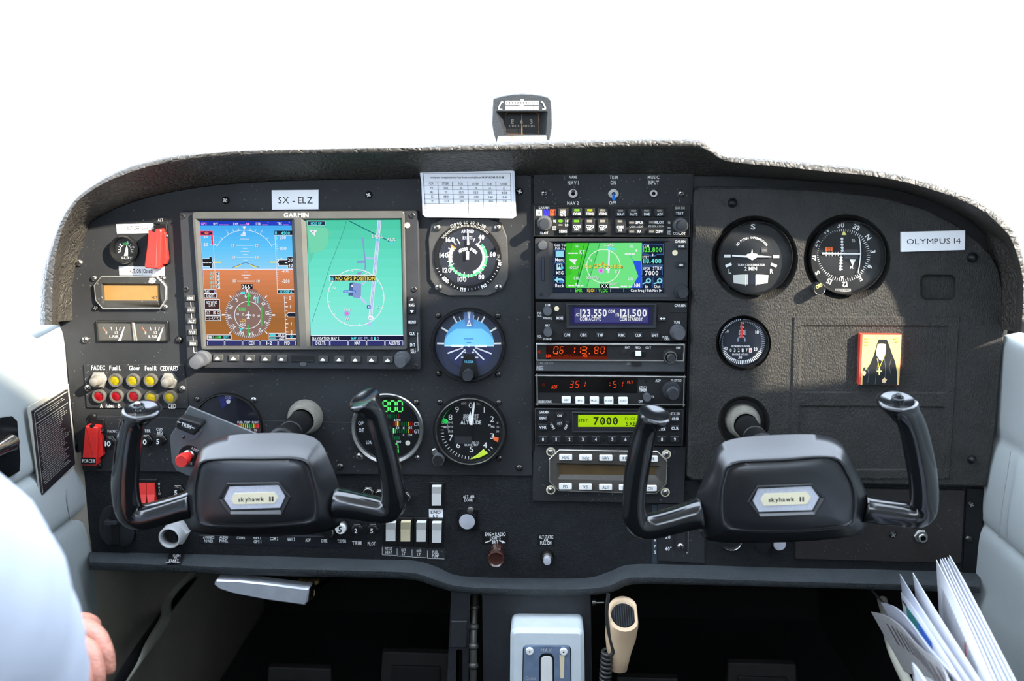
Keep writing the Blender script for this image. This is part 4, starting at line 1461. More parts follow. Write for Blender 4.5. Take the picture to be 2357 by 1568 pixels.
# fuel quantity gauge
a = tf(C2)
t = thing('fuel_gauge', 'twin fuel quantity gauge window with two white needles', 'gauge', W(304, 763, 0))
fo = [a(*p) for p in ((545, 232), (1550, 240), (1558, 525), (572, 522))]
prism('frame', rquad(fo, 2), 0, -.003, M_DARKSTEEL, t, bev=.8, holes=[(inset(fo, 2.2), inset(fo, 3.2), -.0008)])
prism('dial_plate', fo, 0, -.0006, mat('fuel_dial', (64, 62, 58), .5), t, bev=0)
prism('divider', rquad([a(*p) for p in ((1035, 245), (1075, 245), (1115, 515), (1065, 515))], 1), -.0005, -.0024, mat('divider_grey', (120, 117, 110), .4), t, bev=1.5)
c = Canvas(C2)
for dx, n in ((0, 'L. FUEL'), (543, 'R. FUEL')):
    c.line([(645 + dx, 322), (682 + dx, 375)], 12, (214, 110, 80)).text('E', 695 + dx, 400, 34, (214, 208, 196), 20)
    for x0, x1 in ((757, 770), (830, 830), (884, 874)):
        c.line([(x0 + dx, 322), (x1 + dx, 368)], 9, (222, 218, 208))
    c.text('1/2', 832 + dx, 395, 32, (214, 208, 196), 46).text(n, 800 + dx, 452, 34, (214, 208, 196), 130)
c.build('markings', t, -.00063)
pointer(t, [(928, 330), (942, 318), (892, 510), (852, 510)], C2, -.0015, M_WHITEP)
pointer(t, [(1468, 330), (1482, 322), (1425, 510), (1388, 510)], C2, -.0015, M_WHITEP)
prism('glass', inset(fo, 2.5), -.0022, -.0024, M_GLASS, t, bev=0)

# annunciator panel
t = thing('annunciator_panel', 'black warning light panel with ten round lamps and two metal push buttons', 'warning panel', W(313, 890, 0))
prism('plate', rquad([a(*p) for p in ((372, 832), (1775, 842), (1832, 1452), (415, 1445))], 4), 0, -.0018, M_PANEL, t, bev=1.2)
c = Canvas(C2)
for s, x, y, h, w_ in (('FADEC', 578, 885, 62, 190), ('Fuel L', 815, 888, 62, 160), ('Glow', 1080, 888, 62, 148), ('Fuel R', 1310, 890, 62, 166), ('CED/AED', 1563, 892, 62, 248), ('A', 622, 1412, 56, 34), ('FADEC', 745, 1418, 42, 118), ('B', 870, 1412, 56, 36), ('WATER', 1105, 1410, 56, 150), ('AED', 1370, 1410, 56, 110), ('CED', 1604, 1418, 62, 112)):
    c.text(s, x, y, h, (212, 212, 208), w_)
c.build('lettering', t, -.00185)
def lamp(x, y, kind):
    px, py = a(x, y)
    k = {'y': mat('lamp_amber', (132, 118, 6), .2, var=.25, vscale=350), 'r': mat('lamp_red', (110, 8, 16), .15, var=.35, vscale=350)}[kind]
    o = lathe('lamp', px, py, [(15.5, -.0018), (15.5, -.0055), (14.6, -.0062), (11.4, -.0062), (10.8, -.0048)], mat('lamp_housing', (88, 86, 80), .35, .3), t, 28)
    lathe('lens', px, py, [(11, -.0049), (8, -.0053), (4, -.0056), (0, -.0057)], k, o, 20, y0=-.0018)
for x in (832, 1076, 1320):
    lamp(x, 1052, 'y')
for x in (606, 848, 1088):
    lamp(x, 1272, 'r')
for x in (1332, 1590):
    lamp(x, 1285, 'y')
for x, y in ((600, 1045), (1578, 1058)):
    px, py = a(x, y)
    o = lathe('push_button', px, py, [(19.5, -.0018), (19.5, -.006), (18, -.0068), (11.5, -.0068)], mat('nickel_nut', (168, 165, 156), .35, .6), t, 6)
    lathe('plunger', px, py, [(12.5, -.0068), (12.5, -.0095), (11, -.0105), (10.5, -.0150), (9, -.0172), (5, -.0182), (0, -.0185)], mat('grey_rubber', (104, 101, 95), .45), o, 28, y0=-.0018)
screw(*a(443, 1165), 8.5, t, -.0018, 'chrome')
screw(*a(1748, 1175), 8.5, t, -.0018, 'chrome')

# guarded switches
def guard(label, T, base, cover, side_, txt=None):
    a = tf(T)
    bx = [a(*p) for p in base]
    t = thing('guarded_switch', label, 'switch', W(bx[2][0], bx[2][1], 0), 'red guarded switches')
    prism('base', rquad(bx, 2), 0, -.004, M_BLACK, t, bev=1)
    cv = [a(*p) for p in cover]
    hgt = -.015
    o = prism('cover', rquad(cv, 1.5), -.003, hgt, M_RED, t, bev=2.2)
    sd = [a(*p) for p in side_]
    prism('cover_cheek', rquad(sd, 1.5), -.003, -.009, M_RED, t, bev=.8)
    nx = (cv[0][0] + cv[1][0]) / 2
    prism('hinge_notch', ell(nx, cv[0][1] + .5, 4.2, 4.2, 16), hgt + .004, hgt - .0004, M_BLACK, t, bev=.3)
    return t, o, hgt, cv
t, o, hg, cv = guard('red guarded switch marked between the alternator on and off labels', C1, ((1255, 640), (1395, 628), (1432, 1045), (1345, 1060)),
      ((1205, 690), (1325, 678), (1345, 700), (1330, 1095), (1300, 1105), (1170, 1092), (1163, 1060), (1190, 860)),
      ((1335, 690), (1382, 722), (1408, 1000), (1390, 1055), (1330, 1060)))
screw(*tf(C1)(1395, 755), 5, t, -.006, 'chrome', 'hinge_pin')
c = Canvas(C1)
c.disc(1237, 1055, 5, (90, 10, 10)).line([(1300, 745), (1288, 1085)], 3, (235, 120, 110))
c.build('mould_line', t, hg - .0001)
t, o, hg, cv = guard('red guarded switch marked FORCE B at the lower left', C3, ((705, 352), (812, 360), (828, 620), (760, 720)),
      ((668, 412), (765, 424), (762, 520), (752, 725), (640, 722), (650, 600), (658, 520)),
      ((758, 425), (785, 440), (800, 520), (810, 640), (775, 670), (748, 715)))
screw(*tf(C3)(800, 448), 6, t, -.006, 'black', 'hinge_pin')
c = Canvas(C3)
c.rect(636, 660, 752, 714, (14, 14, 15)).text('FORCE B', 696, 686, 24, (232, 232, 230), 102)
c.build('name_strip', t, hg - .0001)
for x, y in ((738, 332), (778, 718)):
    lathe('stud', *tf(C3)(x, y), [(8, 0), (8, -.003), (5, -.005), (0, -.0055)], M_BLACK, t, 18)

# stickers on the left panel
placard('switch_label', 'white ALT OFF (Open) label above the small suction gauge', ((862, 628), (1330, 618), (1335, 722), (872, 730)),
        lambda c: c.text('ALT. OFF (Open)', 1095, 672, 42, (26, 24, 22), 234), C1, m=M_LABELW)
placard('switch_label', 'white ALT ON (Closed) label above the amber clock', ((890, 1076), (1375, 1080), (1378, 1178), (898, 1170)),
        lambda c: c.text('ALT. ON (Closed)', 1128, 1126, 42, (26, 24, 22), 246), C1, m=M_LABELW)
placard('switch_label', 'small black ALT tag above the upper red guarded switch', ((1255, 545), (1412, 548), (1414, 640), (1258, 636)),
        lambda c: c.text('ALT', 1334, 582, 34, (214, 212, 206), 56), C1, m=M_PANEL)
placard('registration_plate', 'white SX - ELZ registration plate above the large display', ((625, 438), (733, 437), (733, 482), (626, 483)),
        lambda c: c.text('SX - ELZ', 680, 461, 15, (30, 31, 36), 79, bold=0), th=.0015, m=M_LABELW)

# compass card
def card(c):
    k = (46, 42, 44)
    for y0, y1 in ((95, 92), (188, 190), (230, 235), (272, 284), (328, 334), (382, 390), (432, 440), (486, 492), (545, 548)):
        c.line([(165 if y0 < 100 else 180, y0), (1160, y1)], 4, (150, 140, 138))
    for pts in (((330, 186), (345, 432)), ((495, 186), (508, 432)), ((668, 188), (682, 545)), ((838, 190), (848, 490)), ((985, 190), (995, 436)), ((165, 95), (195, 545)), ((1150, 92), (1164, 548))):
        c.line(pts, 5, (70, 66, 70))
    c.text('compass compensation has been carried out IAW AC43-13-13-1B', 662, 140, 20, k, 825, bold=1)
    R_ = (('FOR', 'STEER', 'FOR', 'STEER', 'FOR', 'STEER'), ('N', '358', '30', '29', '60', '62'), ('E', '92', '120', '122', '150', '151'), ('S', '180', '210', '210', '240', '241'), ('W', '271', '300', '303', '330', '331'))
    for r, row in enumerate(R_):
        for q, s in enumerate(row):
            c.text(s, (258, 416, 590, 756, 916, 1076)[q] + r * 3, 208 + r * 49 + q * 1.5, 24, k, (78 if len(s) == 5 else 50 if len(s) == 3 else 24), bold=0)
    c.text('A/C Reg:SX-ELZ', 440, 462, 24, k, 190, bold=0).text('A/C TYPE', 740, 466, 24, k, 104, bold=0).text('2849-38', 1010, 465, 24, k, 100, bold=0)
    c.text('DATE:', 724, 520, 24, k, 70, bold=0).text('10 Sept 2020', 1010, 520, 24, k, 160, bold=0).text('D TSIRIGOTAKIS', 440, 516, 24, k, 196, bold=0)
t = placard('compass_card', 'white laminated compass compensation card with a printed table', ((125, 66), (1160, 52), (1196, 70), (1216, 575), (1180, 600), (200, 590), (160, 560), (145, 200)),
            None, C8, y=-.012, th=.0008, m=mat('laminate', (222, 226, 236), .18, coat=.4))
a = tf(C8)
prism('card', [a(*p) for p in ((135, 72), (1172, 62), (1188, 560), (175, 565), (152, 210))], -.0128, -.0132, M_PAPER, t, bev=.2)
c = Canvas(C8)
card(c)
c.build('printed_table', t, -.01325)
prism('mount_pad', [a(*p) for p in ((300, 240), (1050, 240), (1050, 560), (300, 560))], 0, -.012, M_BLACK, t, bev=0)
# ================================================================== radio stack
D3, D4, D5, D6, D7 = (1220, 390, 6.2), (1220, 540, 6.2), (1220, 690, 6.2), (1220, 850, 6.2), (1220, 1010, 6.2)
LT = (222, 222, 218)
YK = -.004

def toggle(label, px, py, r, down, bat, batlen):
    t = thing('toggle_switch', label, 'switch', W(px, py, 0), 'toggles above the radios')
    lathe('bushing', px, py, [(r, .0005), (r, -.0015), (r - 1.5, -.0022), (r - 3.5, -.0022), (r - 4, -.004), (4.5, -.004), (4, -.002), (0, -.002)], [M_STEEL, M_VOID], t, 24, mi=[0, 0, 0, 0, 0, 1, 1])
    p0 = W(px, py, -.002)
    d = Vector((0, -1, -.55 if down else .45)).normalized()
    tube('lever', [p0, p0 + d * batlen * .4, p0 + d * batlen * .8, p0 + d * batlen], [.0011, .0014, .0018, .0010], bat, t, 12)
    return t
toggle('small chrome toggle between NAV 1 and NAV 2', *tf(D3)(613, 345), 11.5, False, M_CHROME, .008)
toggle('blue-tipped toggle switched to trim OFF', *tf(D3)(1190, 348), 12.5, True, mat('blue_tip', (44, 128, 226), .35), .012)
px, py = tf(D3)(1762, 343)
t = thing('audio_jack', 'small round music input jack above the radios', 'jack', W(px, py, 0))
lathe('ring', px, py, [(9.5, .0005), (9.5, -.0015), (8, -.0022), (4.2, -.0022), (3.5, .0003), (0, .0003)], [M_STEEL, M_VOID], t, 24, mi=[0, 0, 0, 1, 1])

# ---- audio panel
t = thing('audio_selector', 'audio selector panel with rows of COM and NAV buttons, topmost of the stack', 'radio', W(1408, 545, 0))
a = tf(D3)
fo = rquad([a(*p) for p in ((52, 515), (2292, 512), (2280, 965), (55, 960))], 3)
prism('face', fo, .006, YK, M_RADIO, t, bev=1)
prism('edge_trim', fo, YK, YK - .0012, M_DARKSTEEL, t, bev=.6, holes=[(inset(fo, 2.2), inset(fo, 2.4), YK)])
c = Canvas(D3)
c.text('GARMIN', 198, 546, 34, LT, 152).text('GMA 340', 2138, 552, 34, (170, 168, 160), 142)
c.rect(90, 572, 172, 662, (232, 234, 240)).rect(190, 572, 274, 662, (38, 34, 196)).rect(286, 570, 368, 662, (236, 84, 40))
c.text('A', 131, 616, 56, (60, 60, 70), 46, bold=0).text('O', 230, 616, 56, (14, 14, 90), 54, bold=0).text('M', 326, 616, 56, (120, 30, 14), 56, bold=0)
c.text('PILOT', 203, 908, 34, LT, 116).text('COPILOT', 2130, 915, 36, LT, 176)
c.text('SQ', 350, 738, 30, LT, 36).text('OFF', 345, 825, 26, LT, 56).text('VOL', 345, 856, 26, LT, 52).text('HI', 525, 738, 34, LT, 40).text('LO', 525, 795, 34, LT, 48)
c.text('CABIN AUDIO', 1515, 815, 26, LT, 200).text('ICS ISOLATION', 1800, 812, 26, LT, 220)
c.text('SQ', 1985, 760, 26, LT, 34).text('VOL', 1985, 835, 26, LT, 46).text('OFF', 1982, 890, 26, LT, 46).text('VOL', 1982, 920, 26, LT, 46)
for x in (575, 1138, 1950):
    c.rect(x, 535, x + 5, 930, (20, 20, 20))
c.disc(1162, 776, 12, (10, 10, 10))
c.build('lettering', t, YK - .00003)
def abtn(x0, y0, x1, y1, lines, led=None, ledbox=None):
    o = button('button', x0, y0, x1, y1, t, YK, YK - .0035, M_KEYD, T=D3, lines=lines, bev=1.3)
    if ledbox:
        cc = Canvas(D3)
        cc.e = 1.0 if led else 0
        cc.rect(*ledbox, led or (120, 116, 104), 6)
        cc.build('indicator_lamp', o, YK - .00355)
G_, Y_ = (150, 235, 60), (214, 225, 40)
abtn(396, 550, 548, 672, [('MKR', 470, 612, 36, 86), ('MUTE', 468, 650, 34, 82)], None, (428, 570, 510, 590))
for i, (s, k) in enumerate((('COM1', G_), ('COM2', Y_), ('COM3', None))):
    x0 = 594 + i * 185
    abtn(x0, 550, x0 + 148, 668, [(s, x0 + 74, 636, 36, 108)], k, (x0 + 36, 566, x0 + 112, 598))
    abtn(x0, 704, x0 + 148, 910, [(s, x0 + 76, 814, 38, 112), ('MIC', x0 + 76, 856, 34, 72)], G_ if i == 0 else None, (x0 + 32, 720, x0 + 108, 756))
for i, s in enumerate(('NAV1', 'NAV2', 'DME', 'ADF')):
    x0 = 1218 + i * 186
    abtn(x0, 556, x0 + 146, 672, [(s, x0 + 78, 640, 38, 98 if len(s) == 4 else 80)], None, (x0 + 36, 574, x0 + 110, 600))
abtn(1216, 706, 1366, 914, [('COM', 1286, 824, 38, 92), ('1/2', 1286, 866, 34, 56)], None, (1250, 724, 1318, 756))
for s, x, y in (('SPKR', 1560, 758), ('PILOT', 1845, 756), ('PA', 1562, 888), ('CREW', 1845, 888)):
    x0 = 1402 if x < 1700 else 1686
    abtn(x0, y - 38, x0 + 232, y + 34, [(s, x, y, 38, len(s) * 26)], None, (x0 + 14, y - 14, x0 + 84, y + 14))
abtn(2060, 590, 2205, 660, [('TEST', 2136, 626, 36, 108)])
abtn(404, 845, 540, 920, [('SENS', 472, 884, 38, 112)])
cc = Canvas(D3)
cc.e = 1.0
cc.disc(435, 737, 36, G_, 22)
cc.e = 0
cc.rect(404, 785, 466, 802, (140, 134, 120), 8)
cc.build('marker_lamps', t, YK - .00005)
for x, y in ((205, 765), (2140, 790)):
    px, py = a(x, y)
    lathe('knob', px, py, [(18, YK), (18, YK - .006), (16, YK - .0075), (12, YK - .0078)], M_KNOB, t, 44, knurl=.05)
    lathe('inner_knob', px, py, [(12, YK - .006), (12, YK - .0165), (11, YK - .0175), (0, YK - .0178)], M_KNOBD, t, 32, knurl=.03, y0=YK)

# ---- GPS navigator
t = thing('gps_navigator', 'touchscreen GPS navigator showing a bright green moving map', 'radio', W(1408, 690, 0))
a = tf(D4)
fo = rquad([a(*p) for p in ((68, 52), (2262, 50), (2250, 950), (75, 925))], 4)
hf = rquad([a(*p) for p in ((268, 108), (1995, 100), (2000, 880), (262, 900))], 3)
hb = rquad([a(*p) for p in ((330, 118), (1920, 112), (1910, 836), (335, 826))], 1)
hf = rquad([a(*p) for p in ((268, 96), (2000, 90), (2004, 890), (255, 898))], 1)
prism('face', fo, .006, YK - .001, M_BEZELD, t, bev=1.2, holes=[(hf, hb, YK + .002)])
prism('screen', [a(*p) for p in ((320, 105), (1930, 102), (1920, 845), (325, 835))], .006, YK + .0022, M_VOID, t, bev=0)
c = Canvas(D4)
c.e = 1.0
c.poly([(332, 120), (1918, 114), (1908, 834), (336, 824)], (10, 22, 40))
c.poly([(516, 122), (1596, 118), (1590, 766), (514, 760)], (112, 228, 132))
c.poly([(516, 122), (835, 120), (800, 300), (720, 520), (650, 762), (514, 760)], (70, 205, 50))
c.poly([(516, 122), (620, 122), (560, 350), (600, 560), (516, 600)], (58, 190, 40))
c.poly([(840, 122), (1010, 122), (900, 500), (810, 760), (700, 760)], (92, 218, 110))
c.line([(840, 122), (660, 760)], 16, (10, 130, 40)).line([(775, 124), (735, 330), (690, 560), (670, 750)], 6, (30, 60, 80)).line([(995, 124), (905, 440), (810, 752)], 5, (40, 70, 80))
c.poly([(1465, 372), (1588, 378), (1590, 766), (1440, 766), (1545, 596)], (40, 84, 226)).line([(1432, 300), (1466, 374)], 5, (40, 84, 226))
c.ring(1048, 452, 234, 244, (235, 245, 235), 0, 360, 60)
c.ticks(1048, 452, 215, 236, 0, 360, 12, 6, WH)
c.line([(1132, 160), (1118, 548)], 24, (225, 235, 250)).disc(1112, 490, 30, WH, 22)
c.disc(1130, 196, 26, (100, 225, 240)).rect(1170, 192, 1205, 225, (100, 225, 240)).disc(1014, 516, 42, (190, 180, 220)).disc(1014, 516, 20, (235, 80, 220)).rect(1030, 392, 1056, 430, (230, 130, 50), 6)
for s, x, y, h, w_ in (('GS', 665, 166, 34, 52), ('TRK', 1446, 168, 40, 78), ('ETE', 660, 624, 38, 72), ('DIS', 1435, 630, 40, 76)):
    c.text(s, x, y, h, (30, 70, 90), w_ + 6).text(s, x, y, h, (214, 240, 240), w_)
for s, x, y, h, w_ in (('KT', 746, 252, 54, 74), ('LGAL', 1128, 150, 38, 128), ('HDG UP', 624, 474, 36, 132), ('NM', 1528, 724, 54, 82), ('N', 866, 368, 38, 30), ('S', 1230, 530, 38, 28), ('W', 966, 632, 34, 40), ('3000FT', 880, 618, 34, 150), ('1500FT', 1206, 706, 34, 128)):
    c.text(s, x + 4, y + 3, h, (40, 60, 50), w_).text(s, x, y, h, WH, w_)
c.disc(1518, 230, 16, WH)
for x0, x1, y in ((545, 690, 268), (1352, 1502, 278), (545, 640, 730), (672, 770, 730), (1295, 1390, 740), (1410, 1468, 740)):
    n = 3 if x1 - x0 > 120 else 2
    for i in range(n):
        w_ = (x1 - x0) / n
        c.rect(x0 + i * w_, y - 9, x0 + (i + 1) * w_ - 8, y + 9, WH)
c.rect(650, 690, 664, 740, WH)
c.poly([(556, 354), (678, 354), (650, 384), (648, 440)], WH)
c.rect(994, 704, 1128, 764, (14, 30, 24)).text('XX', 1062, 735, 50, WH, 110)
c.rect(1145, 748, 1270, 766, WH)
c.text('No GPS Position', 1056, 456, 58, (60, 60, 20), 540).text('No GPS Position', 1052, 450, 58, (244, 214, 60), 536)
BL = (14, 30, 56)
c.text('Com Vol', 428, 150, 38, WH, 158).text('Psh Sq', 428, 198, 34, WH, 136)
for y0, y1, s in ((218, 384, 'Menu'), (402, 570, 'MSG'), (588, 752, 'Back')):
    c.rect(338, y0, 512, y1, (70, 110, 180), 10).rect(346, y0 + 8, 504, y1, BL, 8).text(s, 424, y1 - 24, 48, WH, 128 if len(s) == 4 else 104)
c.rect(366, 232, 480, 322, (150, 220, 240), 4)
c.rect(380, 415, 462, 502, (200, 235, 245), 4).text('M', 420, 448, 44, (20, 50, 80), 52).poly([(430, 480), (470, 455), (482, 480), (445, 508)], (90, 200, 230))
c.poly([(348, 650), (395, 600), (395, 625), (460, 625), (492, 665), (470, 690), (440, 655), (395, 655), (395, 690)], (150, 225, 245))
c.poly([(402, 690), (445, 650), (490, 668), (440, 700)], (60, 120, 200))
c.poly([(1600, 130), (1908, 134), (1908, 285), (1820, 285), (1780, 312), (1720, 312), (1680, 285), (1602, 282)], (70, 110, 180)).poly([(1608, 138), (1900, 142), (1900, 276), (1815, 278), (1776, 302), (1724, 302), (1684, 276), (1610, 274)], BL)
c.text('COM', 1655, 165, 38, WH, 86).text('123.800', 1748, 218, 62, (90, 225, 70), 264).text('STBY', 1652, 322, 34, WH, 96).text('118.400', 1744, 378, 62, (110, 225, 225), 258).disc(1750, 292, 10, WH, 18)
c.rect(1600, 434, 1898, 440, (90, 140, 200)).rect(1600, 455, 1892, 580, (70, 110, 180), 8).rect(1606, 462, 1886, 580, BL, 8).text('XPDR', 1662, 486, 36, WH, 106).text('STBY', 1818, 482, 46, WH, 130).text('7000', 1736, 550, 62, WH, 190)
c.rect(1596, 604, 1744, 766, (70, 110, 180), 8).rect(1752, 604, 1898, 766, (70, 110, 180), 8).rect(1602, 612, 1738, 766, BL, 6).rect(1758, 612, 1892, 766, BL, 6)
for x in (1690, 1850):
    c.ring(x, 660, 18, 38, (130, 215, 235), n=24).line([(x - 25, 682), (x - 84, 704)], 18, (130, 215, 235))
c.text('In', 1664, 742, 44, WH, 42).text('Out', 1816, 742, 44, WH, 88)
c.rect(332, 764, 1908, 826, (24, 36, 52))
for x in (582, 815, 938, 1147, 1335):
    c.rect(x, 772, x + 6, 818, (200, 210, 220))
c.text('ENR', 696, 795, 50, (90, 220, 60), 102).text('LOI', 878, 796, 50, (240, 200, 60), 78).text('VLOC', 1042, 798, 50, (90, 220, 60), 132).text('Com Freq / Psh Nav', 1632, 798, 38, WH, 390).poly([(1844, 778), (1884, 800), (1844, 822)], WH)
c.build('map_picture', t, YK + .002)
c = Canvas(D4)
c.text('GARMIN', 2146, 102, 34, LT, 158)
c.build('lettering', t, YK - .00105)
prism('card_slot', rrect(*a(168, 325), *a(206, 665), 1), YK, YK - .0014, M_VOID, t, bev=.4)
prism('data_card', rrect(*a(176, 335), *a(196, 655), 1), YK, YK - .002, mat('slate_card', (48, 54, 76), .4), t, bev=.4)
button('button', 2098, 130, 2220, 205, t, YK - .001, YK - .0035, M_KEYD, 'HOME', 34, 88, T=D4)
o = button('button', 2092, 396, 2208, 472, t, YK - .001, YK - .0035, M_KEYD, 'D', 30, 22, T=D4)
cc = Canvas(D4)
cc.line([(2122, 436), (2172, 436)], 8, LT)
cc.poly([(2168, 422), (2186, 436), (2168, 450)], LT)
cc.build('arrow', o, YK - .0036)
px, py = a(2068, 262)
lathe('light_sensor', px, py, [(6.5, YK - .001), (6, YK - .0018), (0, YK - .002)], M_CREAM, t, 18)
px, py = a(180, 148)
lathe('knob', px, py, [(10.5, YK), (10.5, YK - .008), (9.5, YK - .009), (0, YK - .0092)], M_KNOB, t, 24)
px, py = a(2148, 805)
lathe('knob', px, py, [(16.5, YK), (16, YK - .009), (14.5, YK - .010), (10, YK - .010)], M_KNOBD, t, 36)
lathe('inner_knob', px, py, [(11.5, YK - .009), (11.5, YK - .020), (10.5, YK - .021), (0, YK - .021)], M_KNOBD, t, 30, knurl=.03, y0=YK)
px, py = a(162, 862)
lathe('locking_screw', px, py, [(4.2, YK - .001), (4, YK - .0012), (0, YK - .0012)], M_VOID, t, 16)

# ---- nav/com radio
t = thing('navcom_radio', 'nav com radio with violet display reading 123.550 and 121.500', 'radio', W(1406, 780, 0))
a = tf(D5)
fo = rquad([a(*p) for p in ((78, 40), (2250, 45), (2236, 590), (84, 585))], 2.5)
wf = [a(*p) for p in ((515, 60), (1805, 60), (1800, 408), (520, 408))]
wb = [a(*p) for p in ((560, 90), (1762, 90), (1758, 370), (565, 370))]
prism('face', fo, .006, YK, M_RADIO, t, bev=1)
prism('display_frame', wf, YK, YK - .003, M_KNOBD, t, bev=1, holes=[([a(*p) for p in ((530, 80), (1790, 80), (1786, 396), (533, 396))], wb, YK - .0006)])
prism('screen', [a(*p) for p in ((550, 78), (1770, 78), (1768, 378), (555, 378))], YK, YK - .0005, mat('navy_screen', (22, 24, 40), .3), t, bev=0)
c = Canvas(D5)
c.e = 1.0
c.rect(602, 106, 1720, 345, (38, 32, 92)).rect(634, 122, 1682, 325, (62, 66, 122))
LC = (235, 238, 240)
c.text('ACT', 680, 216, 38, LC, 56).text('123.550', 905, 190, 98, LC, 380).text('COM', 1160, 168, 44, LC, 88).text('STB', 1247, 218, 38, LC, 52).text('121.500', 1476, 190, 98, LC, 380)
c.text('COM ACTIVE', 860, 275, 46, LC, 300).text('COM STANDBY', 1444, 277, 46, LC, 330)
c.build('display_picture', t, YK - .00055)
c = Canvas(D5)
for s, x, y, h, w_ in (('COM', 252, 75, 32, 66), ('PWR', 136, 192, 28, 56), ('VOL', 138, 230, 32, 64), ('PUSH SQ', 250, 264, 30, 128), ('NAV', 248, 368, 36, 66), ('VOL', 136, 524, 36, 60), ('PUSH ID', 250, 562, 30, 114), ('GARMIN', 2144, 84, 38, 166), ('TUNE', 2096, 322, 38, 86), ('PUSH', 1930, 534, 30, 76), ('CRSR', 1956, 565, 30, 76)):
    c.text(s, x, y, h, LT, w_)
c.build('lettering', t, YK - .00003)
prism('name_recess', rrect(*a(1995, 112), *a(2240, 186), 1.5), YK, YK - .0005, M_KEYD, t, bev=.8)
for s, x0, y0, x1, y1 in (('MON', 362, 222, 486, 302), ('C/N', 465, 460, 588, 548), ('OBS', 700, 460, 826, 548), ('T/F', 938, 462, 1062, 548), ('FUNC', 1245, 464, 1370, 548), ('CLR', 1482, 464, 1608, 550), ('ENT', 1720, 464, 1846, 550)):
    button('button', x0, y0, x1, y1, t, YK, YK - .003, M_KEYD, s, 40, (x1 - x0) * .72, T=D5)
o = button('button', 1830, 228, 1952, 310, t, YK, YK - .003, M_KEYD, T=D5)
cc = Canvas(D5)
cc.line([(1868, 270), (1912, 270)], 10, LT)
cc.poly([(1846, 270), (1880, 250), (1880, 290)], LT).poly([(1936, 270), (1902, 250), (1902, 290)], LT)
cc.build('legend', o, YK - .00305)
for x, y in ((250, 150), (256, 450)):
    lathe('knob', *a(x, y), [(10.2, YK), (10, YK - .009), (9, YK - .010), (0, YK - .0102)], M_KNOB, t, 28)
lathe('photocell', *a(380, 128), [(5.8, YK), (5.6, YK - .001), (0, YK - .0014)], M_CREAM, t, 18)
px, py = a(2100, 455)
lathe('knob', px, py, [(18, YK), (17.5, YK - .008), (16, YK - .009), (10, YK - .009)], M_KNOB, t, 44, knurl=.04)
lathe('inner_knob', px, py, [(13.8, YK - .008), (13.8, YK - .018), (12.5, YK - .019), (0, YK - .019)], M_KNOB, t, 40, knurl=.04, y0=YK)
lathe('locking_screw', *a(1155, 514), [(4.2, YK), (4, YK - .0002), (0, YK - .0002)], M_VOID, t, 14)

# ---- DME
t = thing('dme_radio', 'distance measuring radio with orange figures 0.6 and 113.80', 'radio', W(1405, 855, 0))
fo = [a(*p) for p in ((80, 620), (2222, 625), (2212, 1030), (85, 1020))]
prism('face', rquad(fo, 2), .006, YK, mat('dme_grey', (56, 58, 60), .5), t, bev=1)
wo = rquad([a(*p) for p in ((84, 625), (2212, 632), (2202, 885), (88, 875))], 3)
prism('window_frame', wo, YK, YK - .0025, M_ALU, t, bev=.8, holes=[(inset(wo, 3.2), inset(wo, 3.4), YK - .0006)])
prism('screen', inset(wo, 2), YK, YK - .0005, M_VOID, t, bev=0)
c = Canvas(D5)
c.e = 1.0
OR = (255, 96, 26)
c.rect(228, 660, 1100, 852, (34, 6, 2)).rect(300, 800, 1112, 852, (96, 24, 4)).disc(136, 745, 26, (120, 40, 8))
c.seg('0', 332, 672, 56, 98, OR, slant=.16).seg('6', 418, 672, 46, 95, OR, slant=.16).rect(376, 762, 394, 778, OR)
c.seg('113', 560, 674, 72, 92, OR, gap=.18, slant=.1).rect(838, 758, 856, 778, OR).seg('80', 918, 674, 48, 94, OR, gap=.85, slant=.1)
c.text('NM', 264, 804, 46, (230, 70, 20), 70).text('MH', 782, 800, 46, (230, 70, 20), 64).text('KT MIN KT', 520, 800, 40, (110, 30, 6), 220)
c.build('figures', t, YK - .00055)
c = Canvas(D5)
for s, x, y, h, w_, k in (('RMT', 1388, 682, 34, 66, LT), ('FREQ', 1536, 684, 34, 78, LT), ('GS/T', 1688, 684, 34, 80, LT), ('DME', 2118, 688, 34, 66, LT)):
    c.text(s, x, y, h, k, w_)
c.build('lettering', t, YK - .00056)
c = Canvas(D5)
c.text('KN, 62A TSO', 238, 908, 28, (150, 150, 148), 188).text('KING', 138, 992, 28, (190, 190, 188), 84).box(92, 948, 188, 1008, (150, 150, 148), 5).text('AIDC', 138, 965, 22, (190, 190, 188), 80).text('LBO', 1406, 914, 28, (150, 150, 148), 50)
c.build('maker_lettering', t, YK - .00003)
prism('slide_slot', rrect(*a(1440, 742), *a(1655, 815), 3), YK, YK - .001, M_BLACK, t, bev=.5)
prism('slide_switch', rrect(*a(1505, 738), *a(1588, 808), 1), YK, YK - .004, M_WHITEP, t, bev=.8)
lathe('indicator_hole', *a(1340, 742), [(5, YK - .0005), (4.6, YK - .0012), (3.4, YK - .0012), (3, YK - .0006), (0, YK - .0006)], M_DARKSTEEL, t, 16)
px, py = a(1990, 800)
lathe('knob', px, py, [(17, YK), (16.8, YK - .007), (15, YK - .0085), (11, YK - .0085)], M_KNOBD, t, 36, knurl=.07)
lathe('knob_ring', px, py, [(14.5, YK - .008), (14, YK - .0105), (12.8, YK - .0105)], M_STEEL, t, 30, y0=YK)
lathe('inner_knob', px, py, [(9.5, YK - .0085), (9.5, YK - .017), (8.5, YK - .018), (0, YK - .018)], [M_STEEL, M_KNOBD], t, 30, y0=YK, mi=[0, 0, 1])
prism('test_slider', rrect(*a(1448, 888), *a(1590, 948), 1), YK, YK - .0015, M_VOID, t, bev=.5)

